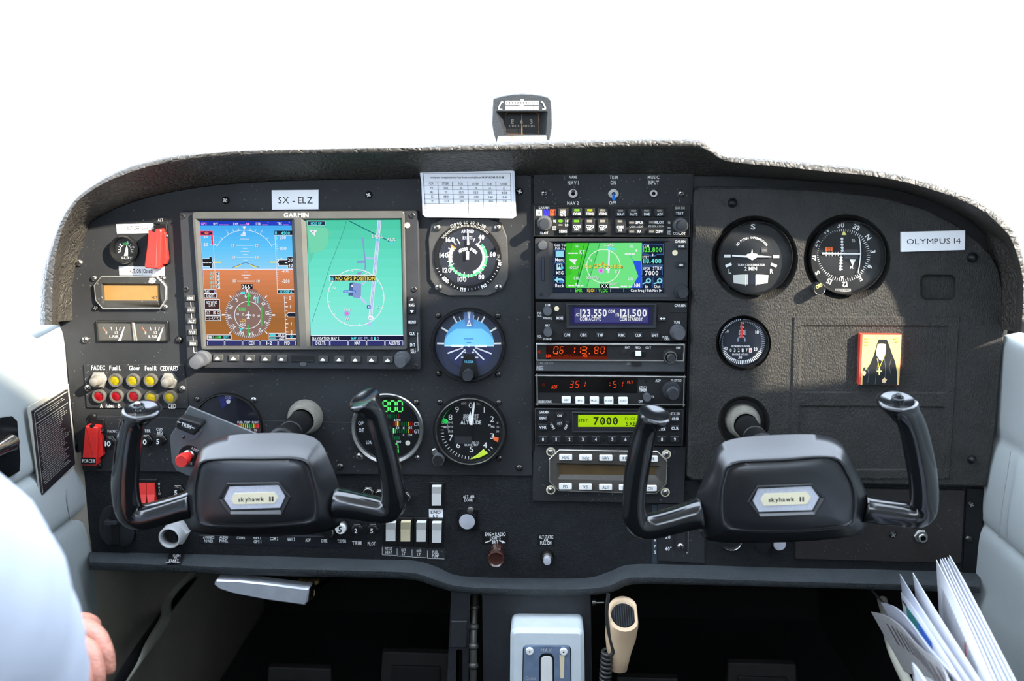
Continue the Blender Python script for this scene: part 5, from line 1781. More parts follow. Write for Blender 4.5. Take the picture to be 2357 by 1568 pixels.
# ---- ADF
t = thing('adf_receiver', 'direction finder radio with red figures 351 and five white keys', 'radio', W(1405, 935, 0))
a = tf(D6)
fo = rquad([a(*p) for p in ((78, 72), (2222, 92), (2210, 530), (85, 515))], 2)
prism('face', fo, .006, YK, M_RADIO, t, bev=1)
ib = inset(fo, 2)
prism('edge_trim', ib, YK, YK - .0015, M_ALU, t, bev=.6, holes=[(inset(ib, 2.4), inset(ib, 2.6), YK)])
prism('screen', [a(*p) for p in ((118, 118), (1538, 128), (1530, 340), (120, 332))], YK, YK - .0006, mat('dark_window', (10, 9, 10), .15), t, bev=.8)
c = Canvas(D6)
c.e = 1.0
RD = (255, 74, 30)
c.text('ADF', 346, 255, 46, RD, 86).seg('35', 565, 170, 42, 92, RD, gap=.9, slant=.16).seg('1', 738, 178, 42, 72, RD, slant=.2).seg(':', 1132, 170, 70, 84, RD, slant=0).seg('5', 1186, 172, 40, 90, RD, slant=.1).seg('1', 1272, 178, 42, 76, RD, slant=.2).text('FLT', 1430, 186, 36, RD, 84).disc(192, 222, 24, (70, 18, 8))
c.build('figures', t, YK - .00065)
c = Canvas(D6)
for s, x, y, h, w_ in (('ADF', 1826, 162, 42, 76), ('KR 87 TSO', 2085, 162, 36, 150), ('STBY/', 1612, 262, 36, 104), ('TIMER', 1612, 300, 36, 108), ('VOL', 1745, 395, 36, 60), ('OFF', 1578, 460, 36, 58), ('BENDIX/KING', 212, 464, 32, 186)):
    c.text(s, x, y, h, LT, w_)
c.disc(1654, 176, 22, (6, 6, 6))
c.build('lettering', t, YK - .00003)
for s, x0, y0 in (('ADF', 452, 395), ('BFO', 648, 398), ('FRQ/..', 854, 398), ('FLT/ET', 1060, 402), ('SET/RST', 1264, 404)):
    button('button', x0, y0, x0 + 130, y0 + (92 if s == 'ADF' else 104), t, YK, YK - .0035, M_WHITEP, s, 26, 62 if len(s) == 3 else 96, tc=(80, 80, 84), T=D6)
lathe('volume_knob', *a(1665, 388), [(9.5, YK), (9.3, YK - .007), (8.4, YK - .008), (0, YK - .008)], M_KNOB, t, 28, knurl=.05)
px, py = a(2010, 292)
lathe('knob', px, py, [(21.5, YK), (21, YK - .008), (19.5, YK - .0092), (15, YK - .0092)], M_KNOBD, t, 48, knurl=.05)
lathe('inner_knob', px, py, [(15.2, YK - .0085), (15, YK - .017), (12.4, YK - .018), (12.4, YK - .023), (11.5, YK - .024), (0, YK - .024)], M_KNOBD, t, 40, knurl=.03, y0=YK)

# ---- transponder
t = thing('transponder', 'transponder radio with yellow-green display reading 7000', 'radio', W(1402, 1028, 0))
fo = rquad([a(*p) for p in ((65, 558), (2195, 575), (2180, 1095), (72, 1085))], 3)
prism('face', fo, .006, YK, M_RADIO, t, bev=1)
prism('edge_trim', fo, YK, YK - .001, M_KNOBD, t, bev=.6, holes=[(inset(fo, 2.6), inset(fo, 2.8), YK)])
wf = rquad([a(*p) for p in ((598, 612), (1790, 620), (1780, 908), (600, 908))], 2)
prism('display_frame', wf, YK, YK - .0018, M_KNOBD, t, bev=.8, holes=[(inset(wf, 2), inset(wf, 4), YK - .0003)])
prism('display_well', inset(wf, 2), YK, YK - .0003, M_VOID, t, bev=0)
c = Canvas(D6)
c.e = 1.0
c.rect(686, 652, 1700, 824, (168, 214, 14))
kd = (36, 50, 14)
c.text('STBY', 758, 732, 36, kd, 132).text('7000', 1080, 740, 104, kd, 350).text('FLIGHT ID', 1510, 708, 36, (70, 90, 20), 310, bold=0).text('SXELZ', 1490, 780, 56, kd, 240)
for x in (1038, 1128, 1218):
    c.line([(x - 18, 770), (x + 18, 708)], 9, kd)
c.build('display_picture', t, YK - .00035)
c = Canvas(D6)
c.text('GARMIN', 200, 614, 38, LT, 142).text('GTX 330', 2070, 634, 34, LT, 130).disc(1054, 1016, 20, (4, 4, 4))
c.build('lettering', t, YK - .00003)
for s, x0, y0, x1, y1 in (('IDENT', 122, 655, 250, 742), ('VFR', 120, 785, 248, 878), ('CRSR', 2012, 668, 2135, 752), ('CLR', 2006, 805, 2132, 882), ('FUNC', 1868, 668, 1990, 750), ('STOR', 1830, 825, 1946, 890)):
    button('button', x0, y0, x1, y1, t, YK, YK - .003, M_KEYD, s, 38, (x1 - x0) * .8, T=D6)
for i in range(10):
    x0 = (122, 310, 500, 690, 876, 1112, 1300, 1488, 1820, 2004)[i] if i != 7 else 1600
    button('button', x0, 958, x0 + 126, 1048, t, YK, YK - .003, M_KEYD, str(i), 46, 16 if i == 1 else 26, T=D6)
o = prism('on_button', [a(*p) for p in ((358, 630), (425, 622), (492, 630), (478, 672), (425, 694), (372, 672))], YK, YK - .003, M_KEYD, t, bev=.8)
cc = Canvas(D6); cc.text('ON', 420, 664, 36, LT, 60); cc.build('legend', o, YK - .00305)
o = lathe('alt_button', *a(420, 765), [(9.5, YK), (9.5, YK - .0025), (8.5, YK - .0032), (0, YK - .0032)], M_KEYD, t, 24)
cc = Canvas(D6); cc.text('ALT', 420, 772, 36, LT, 66); cc.build('legend', o, YK - .0033)
o = prism('standby_button', [a(*p) for p in ((282, 765), (318, 758), (375, 845), (352, 872), (325, 868))], YK, YK - .0028, M_KEYD, t, bev=.8)
cc = Canvas(D6); cc.text('STBY', 322, 822, 30, LT, 88, 58); cc.build('legend', o, YK - .00285)
o = prism('off_button', [a(*p) for p in ((572, 752), (505, 748), (465, 850), (490, 875), (520, 870))], YK, YK - .0028, M_KEYD, t, bev=.8)
cc = Canvas(D6); cc.text('OFF', 515, 828, 32, LT, 72, -58); cc.build('legend', o, YK - .00285)

# ---- autopilot panel
t = thing('autopilot_control', 'autopilot control with brown window and white keys in eight-sided frame', 'radio', W(1400, 1155, 0))
a = tf(D7)
prism('plate', [a(*p) for p in ((45, 92), (2230, 120), (2195, 930), (35, 890))], .006, -.001, M_PANEL, t, bev=1)
oc = [a(*p) for p in ((415, 158), (1822, 182), (1962, 320), (1950, 650), (1800, 795), (405, 750), (272, 612), (272, 292))]
prism('frame_edge', oc, -.001, -.0055, M_ALU, t, bev=.8, holes=[(inset(oc, 2.2), inset(oc, 2.4), -.004)])
win = rquad([a(*p) for p in ((375, 345), (1855, 385), (1845, 605), (395, 580))], 4)
lcd = rquad([a(*p) for p in ((428, 370), (1800, 392), (1796, 520), (430, 510))], 1)
prism('face', inset(oc, 2), -.001, -.0045, mat('autopilot_face', (62, 58, 52), .5, speck=.2), t, bev=.5, holes=[(win, lcd, -.0012)])
prism('window', [a(*p) for p in ((415, 355), (1815, 380), (1812, 535), (415, 525))], -.001, -.0011, mat('brown_lcd', (84, 68, 46), .2, var=.12, vscale=40), t, bev=0)
for s, x0, y0 in (('HDG', 416, 228), ('hdg', 702, 234), ('NAV', 990, 238), ('REV', 1278, 242), ('APR', 1640, 250), ('FD', 412, 645), ('VS', 698, 650), ('ALT', 986, 655), ('UP', 1270, 660), ('ON', 1625, 672)):
    button('button', x0, y0, x0 + 186, y0 + 82, t, -.0045, -.007, M_WHITEP, s, 44, 96 if len(s) == 3 else 66, tc=(96, 96, 98), T=D7)
for x, y in ((297, 185), (1945, 222), (297, 730), (1928, 765)):
    px, py = a(x, y)
    lathe('washer', px, py, [(11, -.001), (10.5, -.002), (7.5, -.0022)], mat('washer_cream', (216, 204, 176), .4), t, 24)
    screw(px, py, 6.8, t, -.0022, 'chrome')

# ================================================================== right panel instruments
a8 = tf(D8)
wq = (226, 226, 222)
def tc(c):
    cx, cy = 520, 515
    c.disc(525, 520, 312, (18, 19, 21), n=56)
    c.disc(512, 500, 196, (26, 27, 30), n=40)
    for i, ch in enumerate('NO PITCH INFORMATION'):
        if ch == ' ':
            continue
        an = -52 + i * 104 / 19
        c.text(ch, 512 + 166 * math.sin(R(an)), 508 - 166 * math.cos(R(an)), 19, wq, None, an)
    c.text('TURN COORDINATOR', 506, 588, 19, wq, 245).text('2 MIN', 502, 622, 32, wq, 112).text('L', 313, 645, 38, wq, 22).text('R', 690, 645, 38, wq, 28)
    c.line([(262, 508), (320, 508)], 26, wq).line([(702, 512), (758, 512)], 26, wq).line([(275, 600), (328, 578)], 24, wq).line([(684, 580), (736, 600)], 24, wq)
    c.text('S', 522, 243, 44, wq, 42)
    c.rect(596, 428, 654, 484, (52, 52, 52)).rect(604, 446, 648, 468, (92, 92, 90))
    c.poly([(342, 680), (430, 674), (570, 674), (662, 680), (655, 752), (570, 764), (440, 764), (348, 752)], (196, 196, 186))
    c.rect(478, 674, 548, 766, (28, 32, 44))
t = dial('turn_coordinator', 'round turn coordinator with white aircraft symbol and inclinometer tube', 1734, 592.7, 86, 80, tc, D8, y=-.002, yb=-.011, yface=-.005, bez=M_BLACK)
pointer(t, [(335, 498), (465, 505), (470, 490), (505, 484), (512, 450), (518, 450), (522, 484), (560, 488), (565, 502), (688, 512), (688, 520), (560, 520), (520, 545), (512, 545), (470, 522), (335, 512)], D8, -.0085, M_WHITEP, 'aircraft_symbol')
c = Canvas(D8)
c.rect(452, 680, 460, 775, (235, 235, 230)).rect(545, 680, 553, 775, (235, 235, 230))
c.build('tube_marks', t, -.0084)
lathe('bezel_lug', *a8(255, 790), [(15, .002), (15, -.003), (12, -.004), (0, -.004)], M_BLACK, t, 24)

def vor(c):
    cx, cy = 1340, 500
    c.disc(1352, 512, 318, (15, 15, 17), n=56)
    c.ring(cx, cy, 240, 244, (40, 40, 42), 0, 360, 50)
    c.ticks(cx, cy, 216, 238, 0, 360, 72, 5, wq)
    c.ticks(cx, cy, 208, 238, 0, 360, 36, 6, wq)
    for s, x, y, r in (('30', 1314, 228, -4), ('33', 1455, 250, 26), ('N', 1562, 338, 56), ('3', 1604, 468, 86), ('6', 1578, 605, 114), ('E', 1488, 712, 146), ('12', 1350, 765, 176), ('15', 1210, 735, 206), ('S', 1102, 660, 236), ('21', 1066, 528, 268), ('24', 1090, 390, 298), ('W', 1180, 282, 326)):
        c.text(s, x, y, 44, wq, None, r)
    c.disc(1318, 488, 205, (17, 17, 19), n=48)
    c.poly([(1342, 275), (1366, 318), (1322, 318)], (236, 226, 130)).poly([(1312, 692), (1340, 690), (1326, 726)], (230, 222, 190))
    for i in range(5):
        c.ring(1325 + i * 1, 352 + i * 27, 5, 12, wq, n=10)
        c.ring(1318 - i * 2, 520 + i * 27, 5, 12, wq, n=10)
        c.rect(1312, 349 + i * 27, 1338, 354 + i * 27, wq).rect(1304, 518 + i * 27, 1332, 523 + i * 27, wq)
    for x in range(1180, 1460, 27):
        c.rect(x, 470, x + 5, 508, wq)
    c.rect(1176, 428, 1240, 464, (235, 104, 36), 3).text('OS', 1208, 446, 26, (90, 30, 10), 36)
    c.rect(1350, 450, 1470, 530, (60, 60, 62)).poly([(1396, 538), (1450, 538), (1420, 600)], (214, 214, 206)).text('TO', 1428, 370, 26, wq, 28).text('FR', 1414, 610, 24, wq, 26)
    c.rect(1262, 802, 1405, 832, (150, 150, 146)).text('BENDIX/KING', 1333, 817, 20, (40, 40, 42), 130)
t = dial('course_indicator', 'round course deviation indicator with compass numerals and crossed white needles', 1945.7, 591.4, 87, 80, vor, D8, y=-.002, yb=-.011, yface=-.005, bez=M_BLACK)
pointer(t, [(1145, 478), (1495, 482), (1495, 496), (1145, 492)], D8, -.0085, M_WHITEP, 'glideslope_needle')
pointer(t, [(1484, 335), (1496, 400), (1500, 490), (1488, 590), (1472, 660), (1468, 655), (1482, 585), (1492, 490), (1488, 400), (1478, 340)], D8, -.0085, M_WHITEP, 'course_needle')
lathe('bezel_lug', *a8(1062, 795), [(15, .002), (15, -.003), (12, -.004), (0, -.004)], M_BLACK, t, 24)
px, py = a8(1088, 790)
lathe('course_knob', px, py, [(14, -.006), (14, -.021), (13, -.022), (12, -.0215), (0, -.0215)], [M_KNOBD, M_STEEL, M_BLACK], t, 36, knurl=.05, mi=[0, 1, 1, 2])
c = Canvas((0, 0, 1.))
c.text('OBS', 1885, 658.5, 7.5, (206, 206, 120), 15, -30)
c.build('knob_lettering', t, -.0217)

def hob(c):
    cx, cy = 425, 1280
    c.disc(428, 1284, 206, (24, 28, 40), n=48)
    c.ticks(cx, cy, 176, 205, 0, 360, 72, 8, (150, 155, 165))
    c.ticks(cx, cy, 170, 205, 120, 240, 24, 9, wq)
    for s, x, y in (('60', 428, 1106), ('10', 560, 1194), ('20', 545, 1348), ('30', 406, 1422), ('40', 276, 1342), ('50', 286, 1186)):
        c.text(s, x, y, 28, wq, 32)
    c.text('MIN', 424, 1148, 18, wq, 34).text('VDO', 424, 1182, 18, wq, 60).text('QUARZ', 424, 1208, 18, wq, 64)
    c.ring(418, 1265, 26, 38, (140, 146, 156), -120, 120, 20)
    c.text('BETRIEBSSTUNDEN', 412, 1322, 16, wq, 164).text('ENGINE HOURS', 408, 1396, 16, wq, 146)
    for i, s in enumerate('03217'):
        x = 306 + i * 36
        c.rect(x, 1336, x + 30, 1380, (8, 8, 9)).text(s, x + 15, 1358, 30, wq, 16)
    c.rect(486, 1338, 512, 1378, (235, 220, 214)).text('6', 499, 1358, 28, (190, 60, 50), 15)
t = dial('hour_meter', 'small round engine hour meter with red hand', 1709.7, 787.8, 55.5, 51.5, hob, D8, y=-.002, yb=-.012, yface=-.008, bez=M_BLACK)
pointer(t, [(412, 1112), (422, 1112), (430, 1200), (425, 1246), (408, 1246), (410, 1200)], D8, -.0118, M_RED)

# white name plate and devotional picture on the right panel
placard('name_plate', 'white OLYMPUS 14 name plate on the upper right panel', ((2075, 534.5), (2222, 530.5), (2221, 575.5), (2075, 580)),
        lambda c: c.text('OLYMPUS 14', 2149, 555.5, 12, (48, 48, 50), 124, -1, bold=0), y=YR, th=.0035, m=M_LABELW)
t = thing('icon_panel', 'small wooden devotional picture of a robed bearded figure on glovebox door', 'picture', W(2026, 886, YR))
b7 = [a7(*p) for p in ((674, 258), (1030, 262), (1008, 700), (658, 694))]
prism('board', b7, YR - .0004, YR - .0075, mat('red_edge', (196, 62, 46), .5), t, bev=.6)
c = Canvas(E7)
gold = (214, 186, 112)
c.poly([(694, 264), (1026, 266), (1005, 696), (676, 694)], gold)
c.ring(864, 370, 98, 101, (214, 170, 96), 0, 360, 40)
RB = (26, 28, 30)
c.poly([(832, 304), (900, 304), (918, 345), (945, 425), (975, 500), (990, 600), (988, 696), (690, 694), (694, 620), (715, 575), (755, 520), (790, 440), (815, 345)], RB)
for pts in (((730, 540), (748, 600), (735, 680)), ((940, 470), (920, 540), (935, 600)), ((830, 480), (810, 600), (800, 690)), ((880, 470), (890, 560), (882, 690))):
    c.line(pts, 5, (74, 82, 86))
c.poly([(822, 345), (855, 340), (892, 345), (894, 380), (888, 420), (862, 478), (840, 478), (815, 440), (812, 390)], (232, 196, 150))
c.poly([(812, 395), (850, 412), (892, 395), (888, 430), (862, 490), (838, 480), (812, 440)], (228, 226, 220))
c.line([(830, 372), (848, 370)], 4, (120, 90, 60)).line([(864, 370), (882, 372)], 4, (120, 90, 60)).line([(856, 376), (854, 396)], 4, (190, 140, 100))
c.line([(818, 470), (836, 550), (884, 440)], 5, (226, 196, 70)).rect(830, 552, 843, 612, (236, 222, 140)).rect(814, 572, 858, 584, (236, 222, 140))
c.poly([(690, 590), (712, 572), (724, 595), (708, 618), (690, 612)], (226, 190, 150)).rect(700, 545, 718, 575, (24, 40, 40)).poly([(858, 655), (878, 632), (902, 650), (890, 675), (862, 676)], (226, 190, 150))
for x, y in ((728, 298), (728, 325), (728, 352), (975, 298), (990, 324)):
    c.rect(x - 14, y - 5, x + 14, y + 5, (196, 140, 70))
c.build('painting', t, YR - .00755)
# ================================================================== control yokes
E1, E2, E3, E4, E5 = (250, 880, 4.127), (560, 880, 4.1275), (360, 1080, 5.357), (740, 1080, 4.064), (1400, 880, 3.7325)

def lerp2(a, b, f):
    return [tuple(Vector(p).lerp(Vector(q), f)) for p, q in zip(a, b)]
def ring3(pts, y, n=56):
    return [W(v.x, v.y, y) for v in cr(pts, n, True)]
def shrink(pts, k, dy=0):
    c = Vector((sum(p[0] for p in pts) / len(pts), sum(p[1] for p in pts) / len(pts)))
    return [tuple(c + (Vector(p) - c) * k + Vector((0, dy))) for p in pts]

def grip(t, path, pad, padU, padV, y0, y1, btn=None):
    """moulded handle: hub stub, elbow, upright and flared thumb rest"""
    P = crm([(p[0], p[1], p[2]) for p in path], 5)
    rows = []
    n = 20
    m = len(P)
    for i, p in enumerate(P):
        a, b = P[max(i - 1, 0)], P[min(i + 1, m - 1)]
        d = Vector((b.x - a.x, b.y - a.y)).normalized()
        nn = Vector((-d.y, d.x))
        f = i / (m - 1)
        y = y0 + (y1 - y0) * f
        s = S(p.x, p.y, y)
        c = W(p.x, p.y, y)
        N = (W(p.x + nn.x, p.y + nn.y, y) - c).normalized()
        r = p.z * s
        rows.append([c + N * (math.cos(2 * math.pi * k / n) * r) + Vector((0, 1, 0)) * (math.sin(2 * math.pi * k / n) * r * .92) for k in range(n)])
    ex_, ey = path[-1][0], path[-1][1]
    sgn = 1 if nn.x > 0 else -1
    cW = W(pad[0], pad[1], y1)
    U = (W(pad[0] + padU[0], pad[1] + padU[1], y1) - cW) * sgn
    V = Vector((0, padV[0], padV[1]))
    eW = W(ex_, ey, y1)
    lastU = Vector(rows[-1][0]) - sum((Vector(v) for v in rows[-1]), Vector()) / n
    lastV = Vector((0, lastU.length * .92, 0))
    for f, k in ((.35, .30), (.62, .62), (.82, .92), (.93, 1.03)):
        c = eW.lerp(cW, f)
        u, v = lastU.lerp(U, k), lastV.lerp(V, k)
        rows.append([c + u * math.cos(2 * math.pi * q / n) + v * math.sin(2 * math.pi * q / n) for q in range(n)])
    up = Vector((0, -V.z, V.y)).normalized()
    for k, h in ((1.02, .0012), (.94, .0030), (.80, .0026), (.4, .0012), (.05, .0010)):
        c = cW + up * h
        rows.append([c + U * (k * math.cos(2 * math.pi * q / n)) + V * (k * math.sin(2 * math.pi * q / n)) for q in range(n)])
    o = loft('grip', rows, M_YOKE, t, True, True, True, ang=70)
    if btn:
        b = cW + U * (btn[0] * sgn) + V * btn[1] + up * .002
        ax = up
        q = ax.orthogonal().normalized()
        w2 = ax.cross(q)
        for nm, prof, m_ in (('button_ring', ((.0052, 0), (.0052, .0012), (.0042, .0016), (.0040, .0006)), M_KNOBD), ('thumb_button', ((.0024, 0), (.0024, .0042), (.0014, .005)), btn[2])):
            rws = [[b + ax * h + (q * math.cos(2 * math.pi * i / 18) + w2 * math.sin(2 * math.pi * i / 18)) * r for i in range(18)] for r, h in prof]
            loft(nm, rws, m_, o, True, False, nm == 'thumb_button', ang=40)
    return o

def yoke(label, silh, front, rec, badge, plate_, txt, shaft, grips):
    cx = sum(p[0] for p in silh) / 12
    t = thing('control_yoke', label, 'yoke', W(shaft[0], shaft[1], 0), 'control yokes')
    YF = -.190
    rows = [ring3(shrink(silh, .55, 6), -.106), ring3(shrink(silh, .84, 2), -.124), ring3(shrink(silh, .965), -.155), ring3(silh, -.1715)]
    rows += [ring3(lerp2(silh, front, .42), -.179), ring3(lerp2(silh, front, .82), -.1865), ring3(lerp2(silh, front, .95), -.1892), ring3(front, YF)]
    rows += [ring3(shrink(front, .975), YF - .0003), ring3(shrink(front, .955), YF + .0022), ring3(shrink(front, .93), YF + .0028), ring3(shrink(front, .85), YF + .0012), ring3(shrink(front, .6), YF + .0004)]
    loft('hub', rows, M_HUB, t, True, True, True, ang=60)
    r2 = [tuple(p) for p in rec]
    prism('badge_frame', r2, YF + .004, YF - .0016, M_HUB, t, bev=1.2, holes=[(inset(r2, 3), lerp2(badge, rec, .12), YF + .001)])
    b = prism('badge', badge, YF + .004, YF + .0002, mat('brushed_badge', (210, 212, 222), .3, .3, var=.1, vscale=500), t, bev=1)
    prism('name_field', plate_, YF + .002, YF - .0004, mat('badge_cream', (232, 222, 190), .5, var=.04), b, bev=.4)
    c = Canvas((0, 0, 1.))
    c.text(txt[0], txt[1], txt[2], 9.5, (38, 36, 36), txt[3] * .72, txt[4])
    c.text('II', txt[1] + txt[3] * .56, txt[2] - .5, 10.5, (38, 36, 36), 10, txt[4])
    c.build('badge_lettering', b, YF - .00045)
    # column
    lathe('column', shaft[0], shaft[1], [(26, .004), (26, -.06), (24, -.061), (24, -.085), (31, -.086), (31, -.094), (26, -.096), (26, -.125)], M_BLACK, t, 28)
    for g in grips:
        grip(t, **g)
    return t

yl = yoke('left control yoke with grey trim switch plate and red disconnect button',
     [(482, 1014), (610, 997), (722, 1007), (762, 1070), (786, 1140), (790, 1190), (757, 1223), (610, 1236), (455, 1227), (425, 1195), (420, 1150), (446, 1075)],
     [(472, 1059), (600, 1054), (700, 1058), (722, 1100), (734, 1148), (732, 1190), (712, 1206), (590, 1216), (470, 1212), (449, 1190), (444, 1148), (450, 1095)],
     [tf(E3)(*p) for p in ((752, 375), (868, 170), (1508, 165), (1655, 345), (1548, 572), (905, 572))],
     [tf(E3)(*p) for p in ((830, 368), (900, 215), (1505, 195), (1592, 335), (1525, 480), (920, 500))],
     [tf(E3)(*p) for p in ((918, 375), (960, 300), (1450, 285), (1500, 350), (1455, 425), (955, 437))],
     ('skyhawk', 578, 1149.5, 83, -1.5), (704, 958.7),
     [dict(path=[(445, 1160, 36), (420, 1166, 31), (366, 1182, 30), (322, 1191, 30), (300, 1180, 31), (291, 1150, 31), (288, 1110, 30.5), (292, 1060, 30), (298, 1010, 29), (304, 978, 28)],
           pad=(328, 947), padU=(44, 3), padV=(.0155, .0045), y0=-.172, y1=-.196, btn=(-.28, .25, M_STEEL)),
      dict(path=[(770, 1158, 37), (800, 1161, 34), (850, 1170, 31), (884, 1176, 29), (901, 1168, 29.5), (906, 1148, 29), (904, 1120, 27.5), (897, 1080, 26.5), (888, 1040, 26), (876, 995, 26.5), (864, 956, 25)],
           pad=(838, 922), padU=(33, -11), padV=(.0145, .0045), y0=-.172, y1=-.196)])
# decal on the thumb rest
yr = yoke('right control yoke in front of the glovebox',
     [(1668, 1017), (1800, 1001), (1918, 1008), (1962, 1064), (1998, 1150), (1994, 1212), (1955, 1236), (1800, 1249), (1645, 1247), (1610, 1225), (1598, 1160), (1630, 1078)],
     [(1684, 1066), (1800, 1057), (1918, 1052), (1954, 1090), (1971, 1135), (1968, 1195), (1945, 1215), (1800, 1227), (1680, 1222), (1658, 1203), (1653, 1160), (1660, 1105)],
     [(1720, 1156), (1743, 1119), (1870, 1114), (1900, 1148), (1877, 1187), (1748, 1192)],
     [(1732, 1153), (1744, 1125), (1867, 1119), (1886, 1145), (1870, 1175), (1746, 1179)],
     [(1751, 1151), (1760, 1137), (1857, 1133), (1867, 1145), (1857, 1161), (1757, 1165)],
     ('skyhawk', 1799, 1150, 83, -1.5), (1709, 968.4),
     [dict(path=[(1615, 1182, 38), (1598, 1185, 35), (1550, 1199, 32), (1500, 1211, 31), (1475, 1208, 30), (1462, 1190, 29), (1459, 1160, 27.5), (1463, 1108, 28), (1472, 1050, 29), (1482, 1005, 27), (1488, 985, 26)],
           pad=(1507, 957), padU=(37, 6), padV=(.0145, .0045), y0=-.172, y1=-.196),
      dict(path=[(1985, 1170, 35), (2000, 1173, 32), (2060, 1181, 31), (2104, 1187, 31), (2122, 1178, 32), (2127, 1158, 32), (2125, 1104, 33), (2116, 1050, 33), (2104, 995, 32), (2094, 966, 31)],
           pad=(2064, 927), padU=(47, -1), padV=(.016, .005), y0=-.172, y1=-.196, btn=(.1, .2, M_KNOBD))])
# trim plate on the left yoke
a1 = tf(E1)
YT = -.135
pl = [(435, 935), (592, 999), (640, 1020), (640, 1090), (470, 1110), a1(740, 885), a1(640, 840), a1(600, 760), a1(583, 540), a1(590, 500), (417, 966)]
tp = prism('trim_plate', pl, YT + .002, YT, mat('plate_grey', (92, 95, 96), .4, .3), yl, bev=1.2)
lathe('rocker_base', *a1(785, 440), [(25, YT), (25, YT - .003), (24, YT - .004), (0, YT - .004)], mat('base_grey', (84, 88, 94), .35), tp, 28)
rk = prism('trim_rocker', rquad([a1(*p) for p in ((632, 410), (672, 335), (870, 392), (882, 420), (808, 508), (640, 440))], 3), YT - .004, YT - .017, M_BLACK, tp, bev=3)
c = Canvas(E1)
c.text('TRIM', 736, 412, 34, (232, 232, 232), 100, 18).line([(652, 374), (682, 384)], 8, (232, 232, 232)).line([(790, 430), (815, 438)], 8, (232, 232, 232))
c.build('rocker_lettering', rk, YT - .01705)
lathe('button_label', *a1(772, 700), [(25, YT), (25, YT - .0008), (0, YT - .0008)], M_BLACK, tp, 28)
c = Canvas(E1)
c.text('A DISC', 820, 640, 24, (220, 220, 220), 74, 28).text('TRIM INTR', 745, 765, 24, (220, 220, 220), 100, 10)
c.build('button_lettering', tp, YT - .00085)
lathe('button_collar', *a1(770, 690), [(13, YT), (13, YT - .003), (11, YT - .004)], M_STEEL, tp, 22)
lathe('disconnect_button', *a1(770, 688), [(10, YT - .002), (10, YT - .012), (15, YT - .014), (15, YT - .020), (13, YT - .022), (0, YT - .0215)], M_RED, tp, 28, y0=YT)
for x, y in ((808, 352), (712, 520)):
    screw(*a1(x, y), 4, tp, YT - .004, 'dark')
# panel bushings the columns run through
for px, py, lab in ((704, 958.7, 'dull metal column bushing in the left panel behind the yoke'), (1709, 968.4, 'dull metal column bushing in the grained right panel')):
    t = thing('column_bushing', lab, 'bushing', W(px, py, 0), 'yoke column bushings')
    lathe('collar', px, py, [(40, .004), (40, -.004), (38, -.008), (33, -.016), (31, -.018), (27, -.018), (26.5, -.004)], mat('cast_metal', (138, 134, 124), .4, .25, var=.15, vscale=150), t, 40, y0=0)

# ================================================================== lower panel: breakers, rockers, knobs, labels
YL2 = .002
def breaker(label, px, py, r, num, white=False, y=YL2, stem=.009, dark=True):
    t = thing('circuit_breaker', label, 'circuit breaker', W(px, py, y), 'round circuit breakers')
    lathe('nut', px, py, [(r * 1.35, y), (r * 1.35, y - .003), (r * 1.2, y - .0036), (r * .95, y - .0036)], M_DARKSTEEL, t, 6)
    lathe('bushing', px, py, [(r * 1.05, y - .003), (r * 1.05, y - .0055), (r * .9, y - .006)], M_DARKSTEEL if dark else M_ALU, t, 24, y0=y)
    yf = y - stem
    lathe('button', px, py, [(r * .95, y - .004), (r * .95, yf + .001), (r * .85, yf), (0, yf)], M_WHITEP if white else M_BLACK, t, 24, y0=y)
    p = W(px, py, y)
    # legend follows the raised button face
    k = (yf - CAM.y) / (p.y - CAM.y)
    vx, vy = 1178.5 + F * math.tan(R(2.2)), IH / 2 - F * math.tan(R(10.5))
    qx, qy = vx + (px - vx) / k, vy + (py - vy) / k
    if num:
        c = Canvas((0, 0, 1.))
        c.text(num, qx, qy, r * 1.0, (30, 30, 32) if white else (232, 232, 230), r * .62 * len(num))
        c.build('rating', t, yf - .00004)
    return t
YSP = -.0012
breaker('black 10 amp breaker beside the FORCE B switch', 257, 1016, 11, '10', y=YSP)
breaker('black breaker half hidden behind the left yoke grip', 339, 1012, 11, '10', y=YSP)
breaker('black 5 amp breaker under the CED AED tag', 371, 1011, 11, '5', y=YSP)
breaker('lone black 5 amp breaker right of the red MAIN switch', 412, 1128, 11, '5')
breaker('white-topped 5 amp breaker above the TXPDR lettering', 787, 1212, 13, '5', True, dark=False)
breaker('black 2 amp breaker above the TRIM label', 823, 1215, 10, '2')
breaker('black 5 amp breaker above the PILOT label', 859, 1215, 10, '5')
breaker('brass-ringed breaker low behind the left yoke hub', 757, 1222, 12, '', dark=False)
for x, y, l in ((849, 1131, 'brass-ringed breaker above the right arm of the left yoke'), (876, 1136, 'brass-ringed breaker behind the inner corner of the left yoke grip'), (934, 1142, 'brass-ringed breaker just right of the left yoke grip')):
    breaker(l, x, y, 10, '', dark=False)

